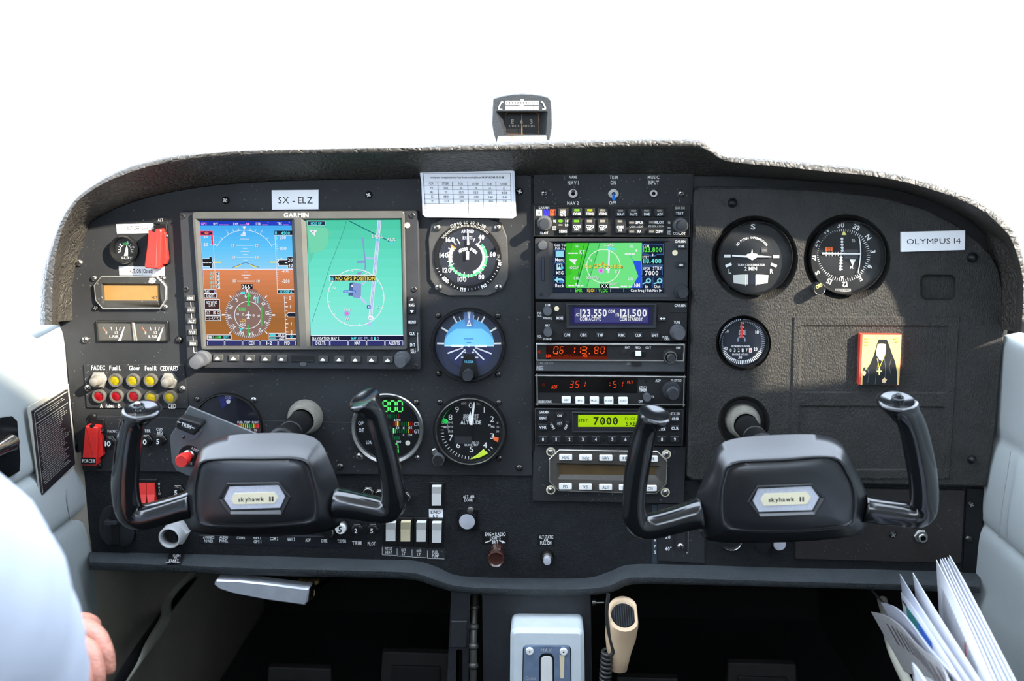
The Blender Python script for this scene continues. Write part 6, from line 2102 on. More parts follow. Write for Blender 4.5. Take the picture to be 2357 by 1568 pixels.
def tags(name, label, pts, T, y, rows_, m=M_BLACK, col=(226, 226, 224), **k):
    def dr(c):
        for s, x, yy, h, w_ in rows_:
            c.text(s, x, yy, h, col, w_, k.get('rot', 0))
        if k.get('draw'):
            k['draw'](c)
    return placard(name, label, pts, dr, T, y=y, th=.0003, m=m)
tags('breaker_label', 'black FADEC tag above the 10 amp breaker', ((835, 420), (920, 420), (920, 468), (835, 466)), C3, YSP, [('FADEC', 882, 452, 20, 76)], M_PANEL)
tags('breaker_label', 'black STARTER tag partly hidden by the left yoke grip', ((1030, 420), (1186, 422), (1188, 470), (1030, 468)), C3, YSP, [('STARTER', 1118, 450, 22, 130)], M_PANEL)
tags('breaker_label', 'black CED AED tag beside the trim plate', ((1192, 422), (1310, 422), (1312, 478), (1194, 478)), C3, YSP, [('CED', 1250, 438, 20, 48), ('AED', 1253, 464, 20, 46)], M_PANEL)
tags('switch_label', 'black upright MAIN tag beside the red master rocker', ((1228, 850), (1268, 850), (1272, 966), (1232, 966)), C3, YL2, [('M', 1247, 866, 18, 14), ('A', 1248, 892, 18, 14), ('I', 1249, 918, 18, 5), ('N', 1250, 943, 18, 14)])
tags('breaker_label', 'long black strip naming avionics breakers from AVIONICS POWER to TXPDR', ((530, 815), (2357, 830), (2357, 975), (1500, 950), (760, 925), (530, 915)), E3, YL2,
     [('AVIONICS', 645, 842, 30, 138), ('POWER', 643, 888, 34, 110), ('AUDIO', 830, 842, 30, 104), ('PANEL', 830, 884, 36, 104), ('COM 1', 1040, 848, 36, 100), ('NAV /', 1243, 848, 34, 90), ('GPS 1', 1246, 896, 38, 92), ('COM 2', 1450, 858, 38, 102), ('NAV 2', 1660, 868, 40, 98), ('ADF', 1868, 876, 40, 64), ('DME', 2072, 884, 40, 72), ('TXPDR', 2286, 890, 40, 110)], mat('glossy_strip', (26, 26, 32), .2))
tags('breaker_label', 'small black TRIM label under the 2 amp breaker', ((278, 655), (388, 660), (388, 722), (278, 720)), E4, YL2, [('TRIM', 330, 692, 36, 88)])
tags('breaker_label', 'small black PILOT label under the right 5 amp breaker', ((428, 665), (515, 668), (515, 730), (428, 730)), E4, YL2, [('PILOT', 468, 698, 32, 72)])

def rocker(label, fr, wt, m, y=YL2, split=False, grp='white rocker switches'):
    a = tf(E4)
    pts = rquad([a(*p) for p in fr], 1.5)
    cx = sum(p[0] for p in pts) / len(pts)
    cy = sum(p[1] for p in pts) / len(pts)
    t = thing('rocker_switch', label, 'switch', W(cx, cy, y), grp)
    prism('frame', pts, y, y - .0025, M_BLACK, t, bev=1.2)
    x0, y0, x1, y1 = wt
    ym = y0 + (y1 - y0) * .36
    # paddle: two faces meeting at a ridge
    A = [a(x0, y0), a(x1, y0), a(x1, ym), a(x0, ym), a(x1, y1), a(x0, y1)]
    yy = y - .0025
    V = [W(*A[0], yy - .0075), W(*A[1], yy - .0075), W(*A[2], yy - .0035), W(*A[3], yy - .0035), W(*A[4], yy - .001), W(*A[5], yy - .001)]
    V += [Vector((v.x, yy + .0005, v.z)) for v in V]
    Fc = [(0, 1, 2, 3), (3, 2, 4, 5), (0, 6, 7, 1), (1, 7, 8, 2), (2, 8, 10, 4), (4, 10, 11, 5), (5, 11, 9, 3), (3, 9, 6, 0)]
    o = mesh('paddle', V, Fc, m, t)
    fixn(o)
    return t
rocker('single white rocker switch above the LND LT label', ((1008, 122), (1150, 122), (1150, 370), (1010, 370)), (1032, 168, 1118, 342), M_WHITEP)
rocker('white rocker switch above the PITOT HEAT label', ((582, 455), (712, 455), (714, 715), (580, 715)), (602, 505, 690, 675), M_WHITEP)
rocker('cream rocker switch above the NAV LT label', ((714, 455), (858, 455), (858, 718), (714, 718)), (740, 500, 830, 678), M_CREAM)
rocker('white rocker switch above the BCN LT label', ((862, 455), (1000, 455), (1000, 720), (862, 720)), (887, 503, 974, 680), M_WHITEP)
rocker('white rocker switch above the FUEL PUMP label', ((1004, 458), (1142, 460), (1142, 722), (1004, 720)), (1033, 507, 1120, 690), M_WHITEP)
tags('switch_label', 'white LND LT label with black letters', ((1004, 372), (1136, 374), (1136, 464), (1006, 462)), E4, YL2, [('LND', 1068, 404, 26, 92), ('LT', 1068, 440, 26, 50)], M_LABELW, (30, 30, 32))
for s1, s2, x0, y0, x1, y1 in (('PITOT', 'HEAT', 565, 712, 700, 812), ('NAV', 'LT', 704, 724, 842, 824), ('BCN', 'LT', 844, 732, 986, 834), ('FUEL', 'PUMP', 988, 744, 1154, 845)):
    tags('switch_label', 'grey-edged %s %s label under its rocker switch' % (s1, s2), ((x0, y0), (x1, y0 + 6), (x1, y1), (x0, y1 - 8)), E4, YL2,
         [(s1, (x0 + x1) / 2 - 4, (y0 + y1) / 2 - 16, 26, len(s1) * 14), (s2, (x0 + x1) / 2 - 4, (y0 + y1) / 2 + 18, 26, len(s2) * 15)], mat('sticker_dark', (34, 36, 40), .4, speck=.5),
         draw=lambda c, q=(x0, y0, x1, y1): c.line([(q[0] + 3, q[1] + 20), (q[0] + 3, q[3] - 10), (q[2] - 4, q[3] - 4)], 5, (190, 190, 190)))
# red master rocker
a3 = tf(C3)
t = thing('master_switch', 'red twin master rocker switch marked MAIN behind the left yoke', 'switch', W(*a3(1155, 930), YL2))
prism('frame', [a3(*p) for p in ((1050, 830), (1230, 832), (1236, 1020), (1055, 1020))], YL2, YL2 - .003, M_BLACK, t, bev=1)
for x0, x1 in ((1060, 1146), (1150, 1212)):
    A = [a3(*p) for p in ((x0, 860), (x1, 858), (x1 + 1, 950), (x0 + 1, 952), (x1 - 4, 1018), (x0 + 8, 1018))]
    yy = YL2 - .003
    V = [W(*A[0], yy - .001), W(*A[1], yy - .001), W(*A[2], yy - .004), W(*A[3], yy - .004), W(*A[4], yy - .009), W(*A[5], yy - .009)]
    V += [Vector((v.x, yy + .0005, v.z)) for v in V]
    o = mesh('paddle', V, [(0, 1, 2, 3), (3, 2, 4, 5), (0, 6, 7, 1), (1, 7, 8, 2), (2, 8, 10, 4), (4, 10, 11, 5), (5, 11, 9, 3), (3, 9, 6, 0)], M_RED, t)
    fixn(o)
# start button
t = thing('start_button', 'black push button inside a deep white collar nut below the left yoke', 'button', W(404, 1226, YL2))
lathe('hex_nut', 408, 1222, [(31, YL2), (31, YL2 - .007), (28, YL2 - .009), (20, YL2 - .009)], mat('white_metal', (204, 204, 204), .35, .2), t, 6)
lathe('collar', 406, 1223, [(25, YL2 - .006), (25, YL2 - .020), (23, YL2 - .0215), (21, YL2 - .0215), (16, YL2 - .006)], mat('white_metal', (204, 204, 204), .35, .2), t, 36, y0=YL2)
lathe('plunger', 406, 1223, [(16, YL2 - .004), (15, YL2 - .0150), (13, YL2 - .0165), (9, YL2 - .0165), (8, YL2 - .0155), (0, YL2 - .0155)], M_BLACK, t, 26, y0=YL2)
t = thing('switch_label', 'black PUSH TO START sticker on the panel lip', 'label', W(404, 1290, -.03))
lipy = lambda py: -.0040 - (py - 1273) / 25. * .0315
c = Canvas(E3)
c.poly([(165, 1035), (355, 1040), (300, 1165), (120, 1160)], (22, 22, 24))
c.build('backing', t, lipy)
c = Canvas(E3)
for s_, x, yy, h, w_ in (('PUSH', 250, 1066, 28, 90), ('TO', 234, 1096, 24, 40), ('START', 214, 1128, 28, 120), ('CONT TO START', 206, 1150, 14, 180)):
    c.text(s_, x, yy, h, (226, 226, 224), w_)
c.build('lettering', t, lambda py: lipy(py) - .0012)
# vent flap at far left
t = thing('vent_flap', 'black oval air vent flap at the lower left corner', 'vent', W(265, 1205, YL2))
prism('flap', ell(*a3(870, 1195), 30, 47, 32), YL2, YL2 - .004, mat('vent_black', (22, 24, 28), .25), t, bev=2)
prism('wing', ell(*a3(975, 1270), 22, 28, 28), YL2, YL2 - .006, mat('vent_black', (22, 24, 28), .25), t, bev=2)
prism('hinge_bar', [a3(*p) for p in ((868, 1040), (930, 1040), (930, 1340), (868, 1340))], YL2, YL2 - .008, M_BLACK, t, bev=1)
prism('lever', [a3(*p) for p in ((812, 1165), (900, 1163), (905, 1188), (818, 1192))], YL2 - .004, YL2 - .014, M_KNOBD, t, bev=1)

def pull(name, label, px, py, prof, m, T=None, mi=None, y=YL2, collar=None, n=30, ang=30):
    t = thing(name, label, 'knob', W(px, py, y))
    if collar:
        lathe('collar', px, py, collar, M_DARKSTEEL, t, 26, y0=y)
    lathe('knob', px, py, prof, m, t, n, y0=y, mi=mi, ang=ang)
    return t
a4 = tf(E4)
px, py = a4(1368, 462)
t = thing('alternate_air_knob', 'silver-faced push-pull knob on square black plate below ALT AIR DOOR label', 'knob', W(px, py, YL2))
prism('plate', rquad([a4(*p) for p in ((1268, 372), (1462, 372), (1476, 572), (1280, 576))], 4), YL2, YL2 - .002, M_BLACK, t, bev=1)
lathe('pivot', *a4(1396, 370), [(7, YL2), (7, YL2 - .004), (0, YL2 - .005)], M_STEEL, t, 16)
lathe('bezel', px, py, [(22, YL2 - .002), (22, YL2 - .008), (20, YL2 - .010), (18, YL2 - .010)], M_BLACK, t, 32, y0=YL2)
lathe('face', px, py, [(18.5, YL2 - .0095), (17.5, YL2 - .0105), (0, YL2 - .0108)], mat('spun_aluminium', (206, 206, 214), .32, .45, var=.1, vscale=120), t, 32, y0=YL2)
tags('knob_label', 'black ALT AIR DOOR label', ((1310, 235), (1445, 238), (1442, 312), (1310, 308)), E4, YL2, [('ALT. AIR', 1378, 258, 26, 108), ('DOOR', 1376, 290, 28, 78)])
px, py = a4(1643, 762)
t = pull('dimmer_knob', 'dark brown round lighting dimmer knob', px, py, [(18, YL2), (17, YL2 - .012), (19.5, YL2 - .016), (19.5, YL2 - .024), (17, YL2 - .026), (14, YL2 - .0245), (0, YL2 - .023)], M_BROWN)
tags('knob_label', 'black ENG - RADIO LIGHTS BRT label with curved arrow', ((1500, 580), (1745, 585), (1743, 712), (1500, 706)), E4, YL2, [('ENG = RADIO', 1626, 610, 32, 192), ('LIGHTS', 1626, 644, 30, 98), ('BRT', 1624, 682, 32, 58)],
     draw=lambda c: (c.line([(1532, 688), (1588, 668)], 10, (226, 226, 224)), c.line([(1662, 668), (1700, 682)], 12, (226, 226, 224)), c.poly([(1694, 668), (1724, 692), (1684, 694)], (226, 226, 224))))
px, py = a4(2112, 815)
t = pull('static_source_knob', 'small silver pull knob below ALT STATIC AIR label', px, py, [(9, YL2 - .003), (9, YL2 - .014), (8.2, YL2 - .0155), (0, YL2 - .0158)], mat('spun_aluminium', (206, 206, 214), .32, .45), collar=[(16, YL2), (16, YL2 - .004), (13, YL2 - .007), (8, YL2 - .008)])
tags('knob_label', 'black ALT STATIC AIR PULL ON label', ((2022, 600), (2180, 606), (2178, 722), (2022, 716)), E4, YL2, [('ALT STATIC', 2102, 636, 28, 132), ('AIR', 2100, 664, 24, 44), ('PULL ON', 2098, 692, 30, 104)])

# flap lever plate, right jack, knobs under the right yoke
a5 = tf(E5)
t = thing('flap_selector', 'black flap lever plate with two slots and a 40 degree mark', 'lever plate', W(1565, 1290, YL2))
prism('plate', [a5(*p) for p in ((425, 1045), (830, 1060), (828, 1560), (430, 1535))], YL2, YL2 - .0015, M_PANEL, t, bev=1)
prism('slot', rquad([a5(*p) for p in ((552, 1200), (582, 1200), (578, 1440), (552, 1440))], 2), YL2, YL2 - .0017, M_VOID, t, bev=.3)
prism('slot', [a5(*p) for p in ((660, 1200), (690, 1200), (686, 1468), (664, 1468))], YL2, YL2 - .0017, M_VOID, t, bev=.3)
prism('slot_edge', [a5(*p) for p in ((686, 1230), (692, 1230), (688, 1470), (670, 1472), (670, 1466), (683, 1464))], YL2, YL2 - .0019, M_ALU, t, bev=.3)
screw(*a5(620, 1410), 8.5, t, YL2 - .0015, 'chrome')
c = Canvas(E5)
c.text('20', 512, 1330, 28, wq, 44).text('40', 508, 1432, 30, wq, 40).disc(538, 1420, 6, wq)
c.build('lettering', t, YL2 - .0018)
placard('flap_label', 'dark strip reading FLAPS beside the flap plate', ((378, 1055), (420, 1055), (422, 1560), (378, 1560)), lambda c: [c.text(s, 402, yy, 26, wq, 18) for s, yy in (('L', 1322), ('A', 1358), ('P', 1412), ('S', 1462))], E5, y=YL2, th=.0003, m=mat('strip_blue', (44, 52, 60), .4))
t = thing('chrome_ring', 'chrome ring of an outlet peeking below the right yoke', 'outlet', W(1683, 1245, YL2))
lathe('ring', 1683, 1242, [(26, YL2), (26, YL2 - .003), (23.5, YL2 - .0045), (21, YL2 - .003), (20, YL2 - .0005), (0, YL2 - .0005)], [M_CHROME, M_VOID], t, 36, mi=[0, 0, 0, 1, 1])
t = thing('ribbed_knob', 'black ribbed knob below the right yoke hub', 'knob', W(1748, 1256, YL2))
lathe('body', 1748, 1240, [(21, YL2), (21, YL2 - .004), (19, YL2 - .005), (21, YL2 - .006), (21, YL2 - .010), (19, YL2 - .011), (21, YL2 - .012), (21, YL2 - .016), (17, YL2 - .018), (0, YL2 - .018)], M_BLACK, t, 32)
t = thing('cabin_air_knob', 'silver-faced pull knob below the right yoke hub', 'knob', W(1793, 1255, YL2))
lathe('bezel', 1790, 1246, [(19, YL2), (19, YL2 - .007), (17, YL2 - .009), (15, YL2 - .009)], M_BLACK, t, 28)
lathe('face', 1790, 1246, [(15.5, YL2 - .0085), (14, YL2 - .0098), (0, YL2 - .010)], mat('spun_aluminium', (206, 206, 214), .32, .45), t, 28, y0=YL2)
px, py = a6(1205, 1258)
t = thing('headset_jack', 'silver headset jack under the right yoke grip', 'jack', W(px, py, 0))
lathe('nut', px, py, [(16.5, -.0008), (16.5, -.003), (14, -.004), (11, -.004)], M_STEEL, t, 6)
lathe('sleeve', px, py, [(11.5, -.003), (11, -.009), (9.5, -.0098), (6.5, -.0098), (6, -.001), (0, -.001)], [M_STEEL, M_VOID], t, 24, mi=[0, 0, 0, 1, 1], y0=-.0008)
# ================================================================== compass on the glareshield
F1 = (1100, 190, 10.455)
af = tf(F1)
YC = .055
t = thing('magnetic_compass', 'black magnetic compass with white card slots standing on the glareshield', 'compass', W(1200, 325, YC))
outl_ = [af(*p) for p in ((400, 372), (560, 325), (800, 280), (1050, 263), (1300, 272), (1520, 302), (1700, 352), (1770, 420), (1790, 700), (1795, 1000), (1770, 1200), (1700, 1480), (450, 1480), (370, 1200), (332, 1000), (345, 650), (362, 400))]
win = rquad([af(*p) for p in ((655, 720), (1455, 720), (1470, 1240), (660, 1240))], 8, 4)
hood = [af(*p) for p in ((420, 690), (1680, 690), (1640, 1250), (640, 1262), (560, 1000))]
prism('case', outl_, YC + .05, YC, mat('compass_case', (34, 37, 40), .45, bump=(800, .2, 'noise')), t, bev=2.5, holes=[(rquad(hood, 3), win, YC + .018)])
prism('card_drum', [af(*p) for p in ((600, 660), (1500, 660), (1500, 1290), (600, 1290))], YC + .03, YC + .0185, M_BLACK, t, bev=0)
c = Canvas(F1)
k = (168, 160, 136)
c.text('E', 830, 945, 100, k, 62, 6).text('6', 1050, 945, 100, k, 66).text('3', 1285, 945, 100, k, 60, -4)
for i in range(-8, 9):
    x = 1058 + i * 41 * (1 - abs(i) * .012)
    c.line([(x, 1015 + abs(i) * 2), (x, 1075 if i % 2 == 0 else 1062)], 14, k)
c.build('card_figures', t, YC + .0184)
prism('lubber_line', [af(*p) for p in ((1054, 755), (1066, 755), (1068, 1250), (1054, 1250))], YC + .016, YC + .0155, mat('lubber_gold', (220, 180, 90), .4), t, bev=0)
fr = inset(win, -1.2)
prism('window_edge', fr, YC + .018, YC + .0172, mat('worn_gold', (150, 104, 56), .5, var=.5, vscale=200), t, bev=.2, holes=[(inset(fr, 1.6), inset(fr, 1.6), YC + .018)])
c = Canvas(F1)
wc = (238, 238, 232)
for i, s in enumerate(('N', '30', '60', 'E', '120', '150')):
    x0 = 668 + i * 134
    c.rect(x0, 440, x0 + 128, 540, wc).rect(x0 + 14, 468, x0 + 114, 508, (22, 24, 28)).text(s, x0 + 64, 488, 40, wc, 18 * len(s) + 10)
    c.rect(x0, 562, x0 + 122, 656, wc)
c.text('FOR', 1062, 418, 28, wc, 90).text('STEER', 1060, 550, 24, wc, 110)
c.line([(605, 462), (560, 476), (498, 620), (510, 648), (585, 648)], 30, wc).line([(1520, 462), (1565, 480), (1630, 620), (1618, 640), (1550, 640)], 30, wc)
c.build('correction_card', t, YC - .00005)
prism('foot', [af(*p) for p in ((480, 1290), (1640, 1275), (1690, 1500), (440, 1500))], YC + .05, YC - .001, mat('sunlit_base', (150, 142, 124), .6, var=.4, vscale=220), t, bev=1)  # pale colour stands in for sunlight on the compass base

# ================================================================== doors: latch, placard, papers
XLp = XL + .004
def wx(px, py):
    return WX(px, py, XLp)
t = thing('limitations_placard', 'black printed limitations placard in clear sleeve stitched to the left door', 'placard', WX(110, 1060, XLp))
pc = [(64, 938), (158, 884), (177, 1072), (94, 1152), (82, 1060)]
def slab(name, pts, x0, x1, m, parent):
    A = [WX(p[0], p[1], x1) for p in pts]
    n = len(A)
    V = A + [Vector((x0, v.y, v.z)) for v in A]
    Fc = [tuple(range(n))] + [(i, (i + 1) % n, n + (i + 1) % n, n + i) for i in range(n)]
    o = mesh(name, V, Fc, m, parent)
    fixn(o)
    return o
slab('sleeve', pc, XLp, XLp + .0012, mat('clear_sleeve', (176, 172, 162), .2, coat=.3), t)
pc2 = [(76, 946), (156, 896), (173, 1068), (98, 1140), (88, 1060)]
slab('sheet', pc2, XLp + .001, XLp + .003, mat('placard_black', (34, 33, 36), .35), t)
V, Fc = [], []
def quad_on(u0, v0, u1, v1):
    tl, tr, br, bl = Vector((78, 948)), Vector((155, 900)), Vector((172, 1066)), Vector((98, 1136))
    def P(u, v):
        q = tl.lerp(tr, u).lerp(bl.lerp(br, u), v)
        return WX(q.x, q.y, XLp + .0034)
    k = len(V)
    V.extend([P(u0, v0), P(u1, v0), P(u1, v1), P(u0, v1)])
    Fc.append((k, k + 1, k + 2, k + 3))
rnd = random.Random(3)
quad_on(.0, .0, 1, .018); quad_on(0, 0, .02, 1); quad_on(.02, .15, .98, .162)
v = .05
while v < .93:
    if not (.13 < v < .18):
        u = .06 + rnd.choice((0, 0, .04))
        end = rnd.uniform(.7, .95)
        while u < end:
            w_ = rnd.uniform(.03, .09)
            quad_on(u, v, min(u + w_, end), v + .011)
            u += w_ + .018
    v += .027
o = mesh('printed_lines', V, Fc, ink((140, 138, 132)), t)
o['kind'] = 'stuff'

t = thing('door_latch', 'glossy black door latch plate with chrome lever on the left door', 'latch', WX(20, 1040, XL))
slab('escutcheon', [(-60, 985), (0, 962), (28, 958), (40, 970), (47, 1060), (45, 1085), (0, 1112), (-60, 1140)], XL - .002, XL + .006, mat('latch_black', (16, 17, 19), .12, coat=.4), t)
b0 = WX(24, 1020, XL + .012)
tube('lever', [b0 + Vector((0, -.05, .0)), b0 + Vector((0, -.02, 0)), b0 + Vector((0, 0, 0)), b0 + Vector((0, .004, 0))], [.006, .006, .0085, .007], M_CHROME, t, 16)

# papers in the right side pocket
F7 = (1960, 1200, 4.262)
a7f = tf(F7)
def sheet(label, name, top, drop, lean, m, thick=.0006, draw=None, cat='paper', yf=-.14, yn=-.40, grp='papers in the right side pocket'):
    pts = crm([a7f(*p) for p in top], 4)
    n = len(pts)
    T0 = [W(p.x, p.y, yf + (yn - yf) * i / (n - 1)) for i, p in enumerate(pts)]
    t = thing(name, label, cat, T0[0] + Vector((0, 0, -drop)), grp)
    rows = []
    for k in range(4):
        f = k / 3
        rows.append([v + Vector((lean * f, 0, -drop * f)) for v in T0])
    back = [[v + Vector((thick, 0, 0)) for v in r] for r in rows]
    allr = rows + back[::-1]
    loft('sheet', allr + [rows[0]], m, t, ang=40)
    if draw:
        for nm, mm, items in draw:
            V, Fc = [], []
            for s0, s1, d0, d1 in items:
                k = len(V)
                for s, dd in ((s0, d0), (s1, d0), (s1, d1), (s0, d1)):
                    q = s * (n - 1)
                    i = min(int(q), n - 2)
                    v = T0[i].lerp(T0[i + 1], q - i)
                    V.append(v + Vector((lean * dd - .0004, 0, -drop * dd)))
                Fc.append((k, k + 1, k + 2, k + 3))
            o = mesh(nm, V, Fc, mm, t)
            o['kind'] = 'stuff'
    return t
MP2 = mat('paper_cool', (206, 208, 220), .65, var=.03)
MP3 = mat('paper_print', (196, 192, 190), .7, var=.12, vscale=300)
txt_rows = [(.16 + i * .03, .168 + i * .03, .10, .34 + .06 * math.sin(i)) for i in range(20)]
sheet('sheet against the door, rearmost of the right bundle', 'loose_sheet', [(958, 335), (1130, 640), (1380, 1130), (1640, 1640)], .17, .02, M_PAPER)
sheet('second sheet from the door in the right bundle', 'loose_sheet', [(940, 352), (1100, 660), (1340, 1130), (1590, 1640)], .17, .02, MP2)
sheet('third sheet from the door in the right bundle', 'loose_sheet', [(912, 358), (1060, 660), (1300, 1130), (1540, 1640)], .17, .02, M_PAPER)
sheet('fourth sheet from the door in the right bundle', 'loose_sheet', [(888, 364), (1030, 660), (1260, 1130), (1490, 1640)], .17, .02, MP2)
sheet('fifth sheet from the door with dark tip in the right bundle', 'loose_sheet', [(868, 372), (1000, 660), (1220, 1130), (1440, 1640)], .17, .02, M_PAPER)
sheet('printed text sheet fronting the right bundle of papers', 'loose_sheet', [(828, 376), (960, 640), (1170, 1100), (1400, 1640)], .17, .022, M_PAPER,
      draw=[('printed_text', ink((70, 70, 78)), txt_rows + [(.06, .064, .10, .5), (.11, .113, .08, .4)]), ('red_mark', ink((190, 70, 80)), [(.56, .58, .12, .30)])])
sheet('tall folded white leaflet left of the right bundle', 'leaflet', [(598, 506), (760, 780), (1010, 1180), (1300, 1640)], .16, .03, M_PAPER, draw=[('printed_line', ink((110, 110, 120)), [(.06, .065, .12, .5), (.03, .16, .13, .14)])])
sheet('grey printed leaflet with pointed tip', 'leaflet', [(472, 520), (640, 790), (880, 1160), (1200, 1640)], .16, .03, MP2, draw=[('printed_text', ink((150, 150, 160)), [(.05 + i * .04, .065 + i * .04, .10, .35) for i in range(14)])])
sheet('leaflet with a green and blue colour band', 'leaflet', [(482, 696), (640, 900), (860, 1230), (1110, 1640)], .15, .03, M_PAPER, draw=[('colour_band', ink((40, 140, 130)), [(.12, .34, .05, .17)]), ('colour_patch', ink((40, 100, 190)), [(.34, .55, .05, .17)]), ('dark_edge', ink((60, 60, 66)), [(.03, .14, .04, .06)])])
sheet('white curled sheet in the middle of the papers', 'loose_sheet', [(290, 798), (420, 840), (560, 970), (800, 1290), (1130, 1640)], .055, .03, MP2)
sheet('grey map sheet curling out at the left of the papers', 'map_sheet', [(190, 888), (330, 925), (480, 1030), (660, 1230), (880, 1410), (960, 1640)], .06, .035, MP3, draw=[('map_print', ink((120, 110, 112)), [(.15 + i * .06, .17 + i * .06, .15, .5) for i in range(12)]), ('map_line', ink((200, 90, 100)), [(.5, .7, .3, .32)])])
sheet('small white slip at the bottom front of the papers', 'paper_slip', [(592, 1388), (660, 1470), (760, 1640)], .08, .02, M_PAPER, yf=-.30, yn=-.40)
# the pocket that holds them
pk = W(2300, 1700, -.25)
t = thing('map_pocket', 'grey vinyl map pocket on the right door holding the papers', 'pocket', (XR - .05, -.27, FLOOR + .02))
tz = Z0 - .475
x0 = XR - .115
V = [(x0, -.44, FLOOR + .02), (x0, -.10, FLOOR + .02), (x0, -.10, tz), (x0, -.44, tz), (XR - .01, -.44, FLOOR + .02), (XR - .01, -.10, FLOOR + .02), (XR - .01, -.10, tz), (XR - .01, -.44, tz)]
mesh('pouch', V, [(0, 1, 2, 3), (0, 1, 5, 4), (1, 2, 6, 5), (0, 3, 7, 4), (4, 5, 6, 7)], M_VINYL, t)

# ================================================================== footwell
F3, F4, F5, F6 = (0, 1200, 4.26), (480, 1280, 4.533), (980, 1320, 4.533), (1460, 1320, 4.365)
a3f, a4f, a5f, a6f = tf(F3), tf(F4), tf(F5), tf(F6)
def hose(label, pts, r, m, name='hose', cat='hose'):
    P = crm3([W(p[0], p[1], p[2]) for p in pts], 6)
    o = tube(name, P, r, m, None, 14, origin=P[-1])
    tag(o, label, cat)
    return o
hose('pale grey hose running down the left footwell', [(450, 1300, .27), (434, 1322, .25), (400, 1358, .20), (384, 1385, .17), (380, 1423, .12), (352, 1470, .06), (317, 1517, 0), (278, 1572, -.06), (240, 1630, -.12)], .0062, M_HOSE)
hose('pale grey hose hanging behind the papers at right', [(2030, 1380, .06), (2043, 1430, .03), (2047, 1470, 0), (2062, 1515, -.03), (2090, 1575, -.07), (2120, 1640, -.10)], .0055, M_HOSE)
hose('thin dark wire under the right end of the panel', [(2008, 1360, .03), (2030, 1385, 0), (2046, 1400, -.02)], .0013, mat('wire_grey', (90, 90, 92), .5), 'wire', 'wire')
hose('black sill trim strip along the left footwell', [(462, 1310, .30), (438, 1336, .26), (366, 1430, .12), (292, 1540, -.04), (262, 1590, -.10)], .006, M_BLACK, 'sill_strip', 'trim')

# parking brake
t = thing('parking_brake', 'polished silver parking brake handle hanging under the left panel', 'handle', W(600, 1370, -.03))
bl = [a4f(*p) for p in ((58, 305), (66, 268), (82, 252), (330, 262), (620, 292), (980, 338), (1048, 345), (1030, 480), (1000, 518), (600, 462), (260, 398), (110, 350))]
prism('blade', bl, -.018, -.034, mat('polished_alu', (206, 209, 216), .3, .55, var=.1, vscale=60), t, bev=3)
prism('end_cap', [a4f(*p) for p in ((1000, 345), (1058, 340), (1058, 462), (1035, 492), (1002, 516))], -.012, -.030, M_DARKSTEEL, t, bev=1.5)
brass = mat('brass_fitting', (186, 160, 108), .35, .9)
tube('rod', [W(*a4f(1040, 430), -.015), W(*a4f(1260, 240), .03)], .004, M_DARKSTEEL, t, 12)
for x in (965, 990, 1015, 1070, 1110, 1135):
    lathe('fitting', *a4f(x, 255), [(5.5, .0), (5.5, -.006), (4, -.007), (0, -.007)], brass, t, 12, y0=0)
tube('pull_wire', crm3([W(*a4f(1010, 270), -.003), W(*a4f(1060, 310), -.005), W(*a4f(1105, 380), -.008), W(*a4f(1080, 430), -.012)], 5), .0012, brass, t, 8)

# pedestal with trim wheel
YP = -.018
M_PED = mat('pedestal_black', (34, 36, 40), .5, bump=(900, .25, 'noise'))
t = thing('center_pedestal', 'black center pedestal below the panel with trim wheel slot', 'pedestal', (W(1200, 1568, YP).x, YP, FLOOR))
sl_ = rquad([a5f(*p) for p in ((462, 205), (590, 205), (610, 2200), (428, 2200))], 10, 4)
sl2 = rquad([a5f(*p) for p in ((318, 792), (385, 792), (385, 1300), (312, 1300))], 6, 4)
prism('front_face', [(1038, 1362), (1360, 1366), (1372, 2260), (1000, 2260)], .20, YP, M_PED, t, bev=1.5, holes=[(sl_, inset(sl_, 1), YP + .05), (sl2, inset(sl2, .5), YP + .02)])
prism('slot_back', [a5f(*p) for p in ((380, 200), (680, 200), (680, 2300), (280, 2300))], YP + .06, YP + .045, M_VOID, t, bev=0)
prism('raised_strip', [a5f(*p) for p in ((265, 500), (432, 500), (428, 780), (250, 780))], YP + .001, YP - .004, M_PED, t, bev=2)
w0 = W(1096, 1640, YP)
RW = .118
t = thing('trim_wheel', 'black trim wheel with knobbed rim in the pedestal slot', 'wheel', (w0.x - .002, YP + .10, w0.z - RW))
cw = Vector((w0.x - .002, YP + .105, W(1096, 1560, YP).z))
P = [cw + Vector((0, -math.cos(2 * math.pi * i / 64) * RW, math.sin(2 * math.pi * i / 64) * RW)) for i in range(64)]
rows = []
for i in range(65):
    q = P[i % 64]
    rd = (q - cw).normalized()
    rows.append([q + Vector((math.cos(2 * math.pi * k / 10) * .0040, 0, 0)) + rd * (math.sin(2 * math.pi * k / 10) * .0040) for k in range(10)])
loft('rim', rows, mat('wheel_black', (52, 50, 46), .3), t, True, ang=80)
def ballmesh():
    V, Fc = [], []
    n, m_ = 14, 8
    for i in range(m_ + 1):
        a_ = math.pi * i / m_
        for k in range(n):
            V.append((math.sin(a_) * math.cos(2 * math.pi * k / n), math.sin(a_) * math.sin(2 * math.pi * k / n), .8 * math.cos(a_)))
    for i in range(m_):
        for k in range(n):
            Fc.append((i * n + k, i * n + (k + 1) % n, (i + 1) * n + (k + 1) % n, (i + 1) * n + k))
    me = bpy.data.meshes.new('rim_knob')
    me.from_pydata(V, [], Fc)
    me.materials.append(mat('wheel_black', (52, 50, 46), .3))
    me.polygons.foreach_set('use_smooth', [True] * len(Fc))
    return me
BM = ballmesh()
for i in range(36):
    an = 2 * math.pi * i / 36
    place('rim_knob', BM, cw + Vector((0, -math.cos(an) * RW, math.sin(an) * RW)), t, .0058)
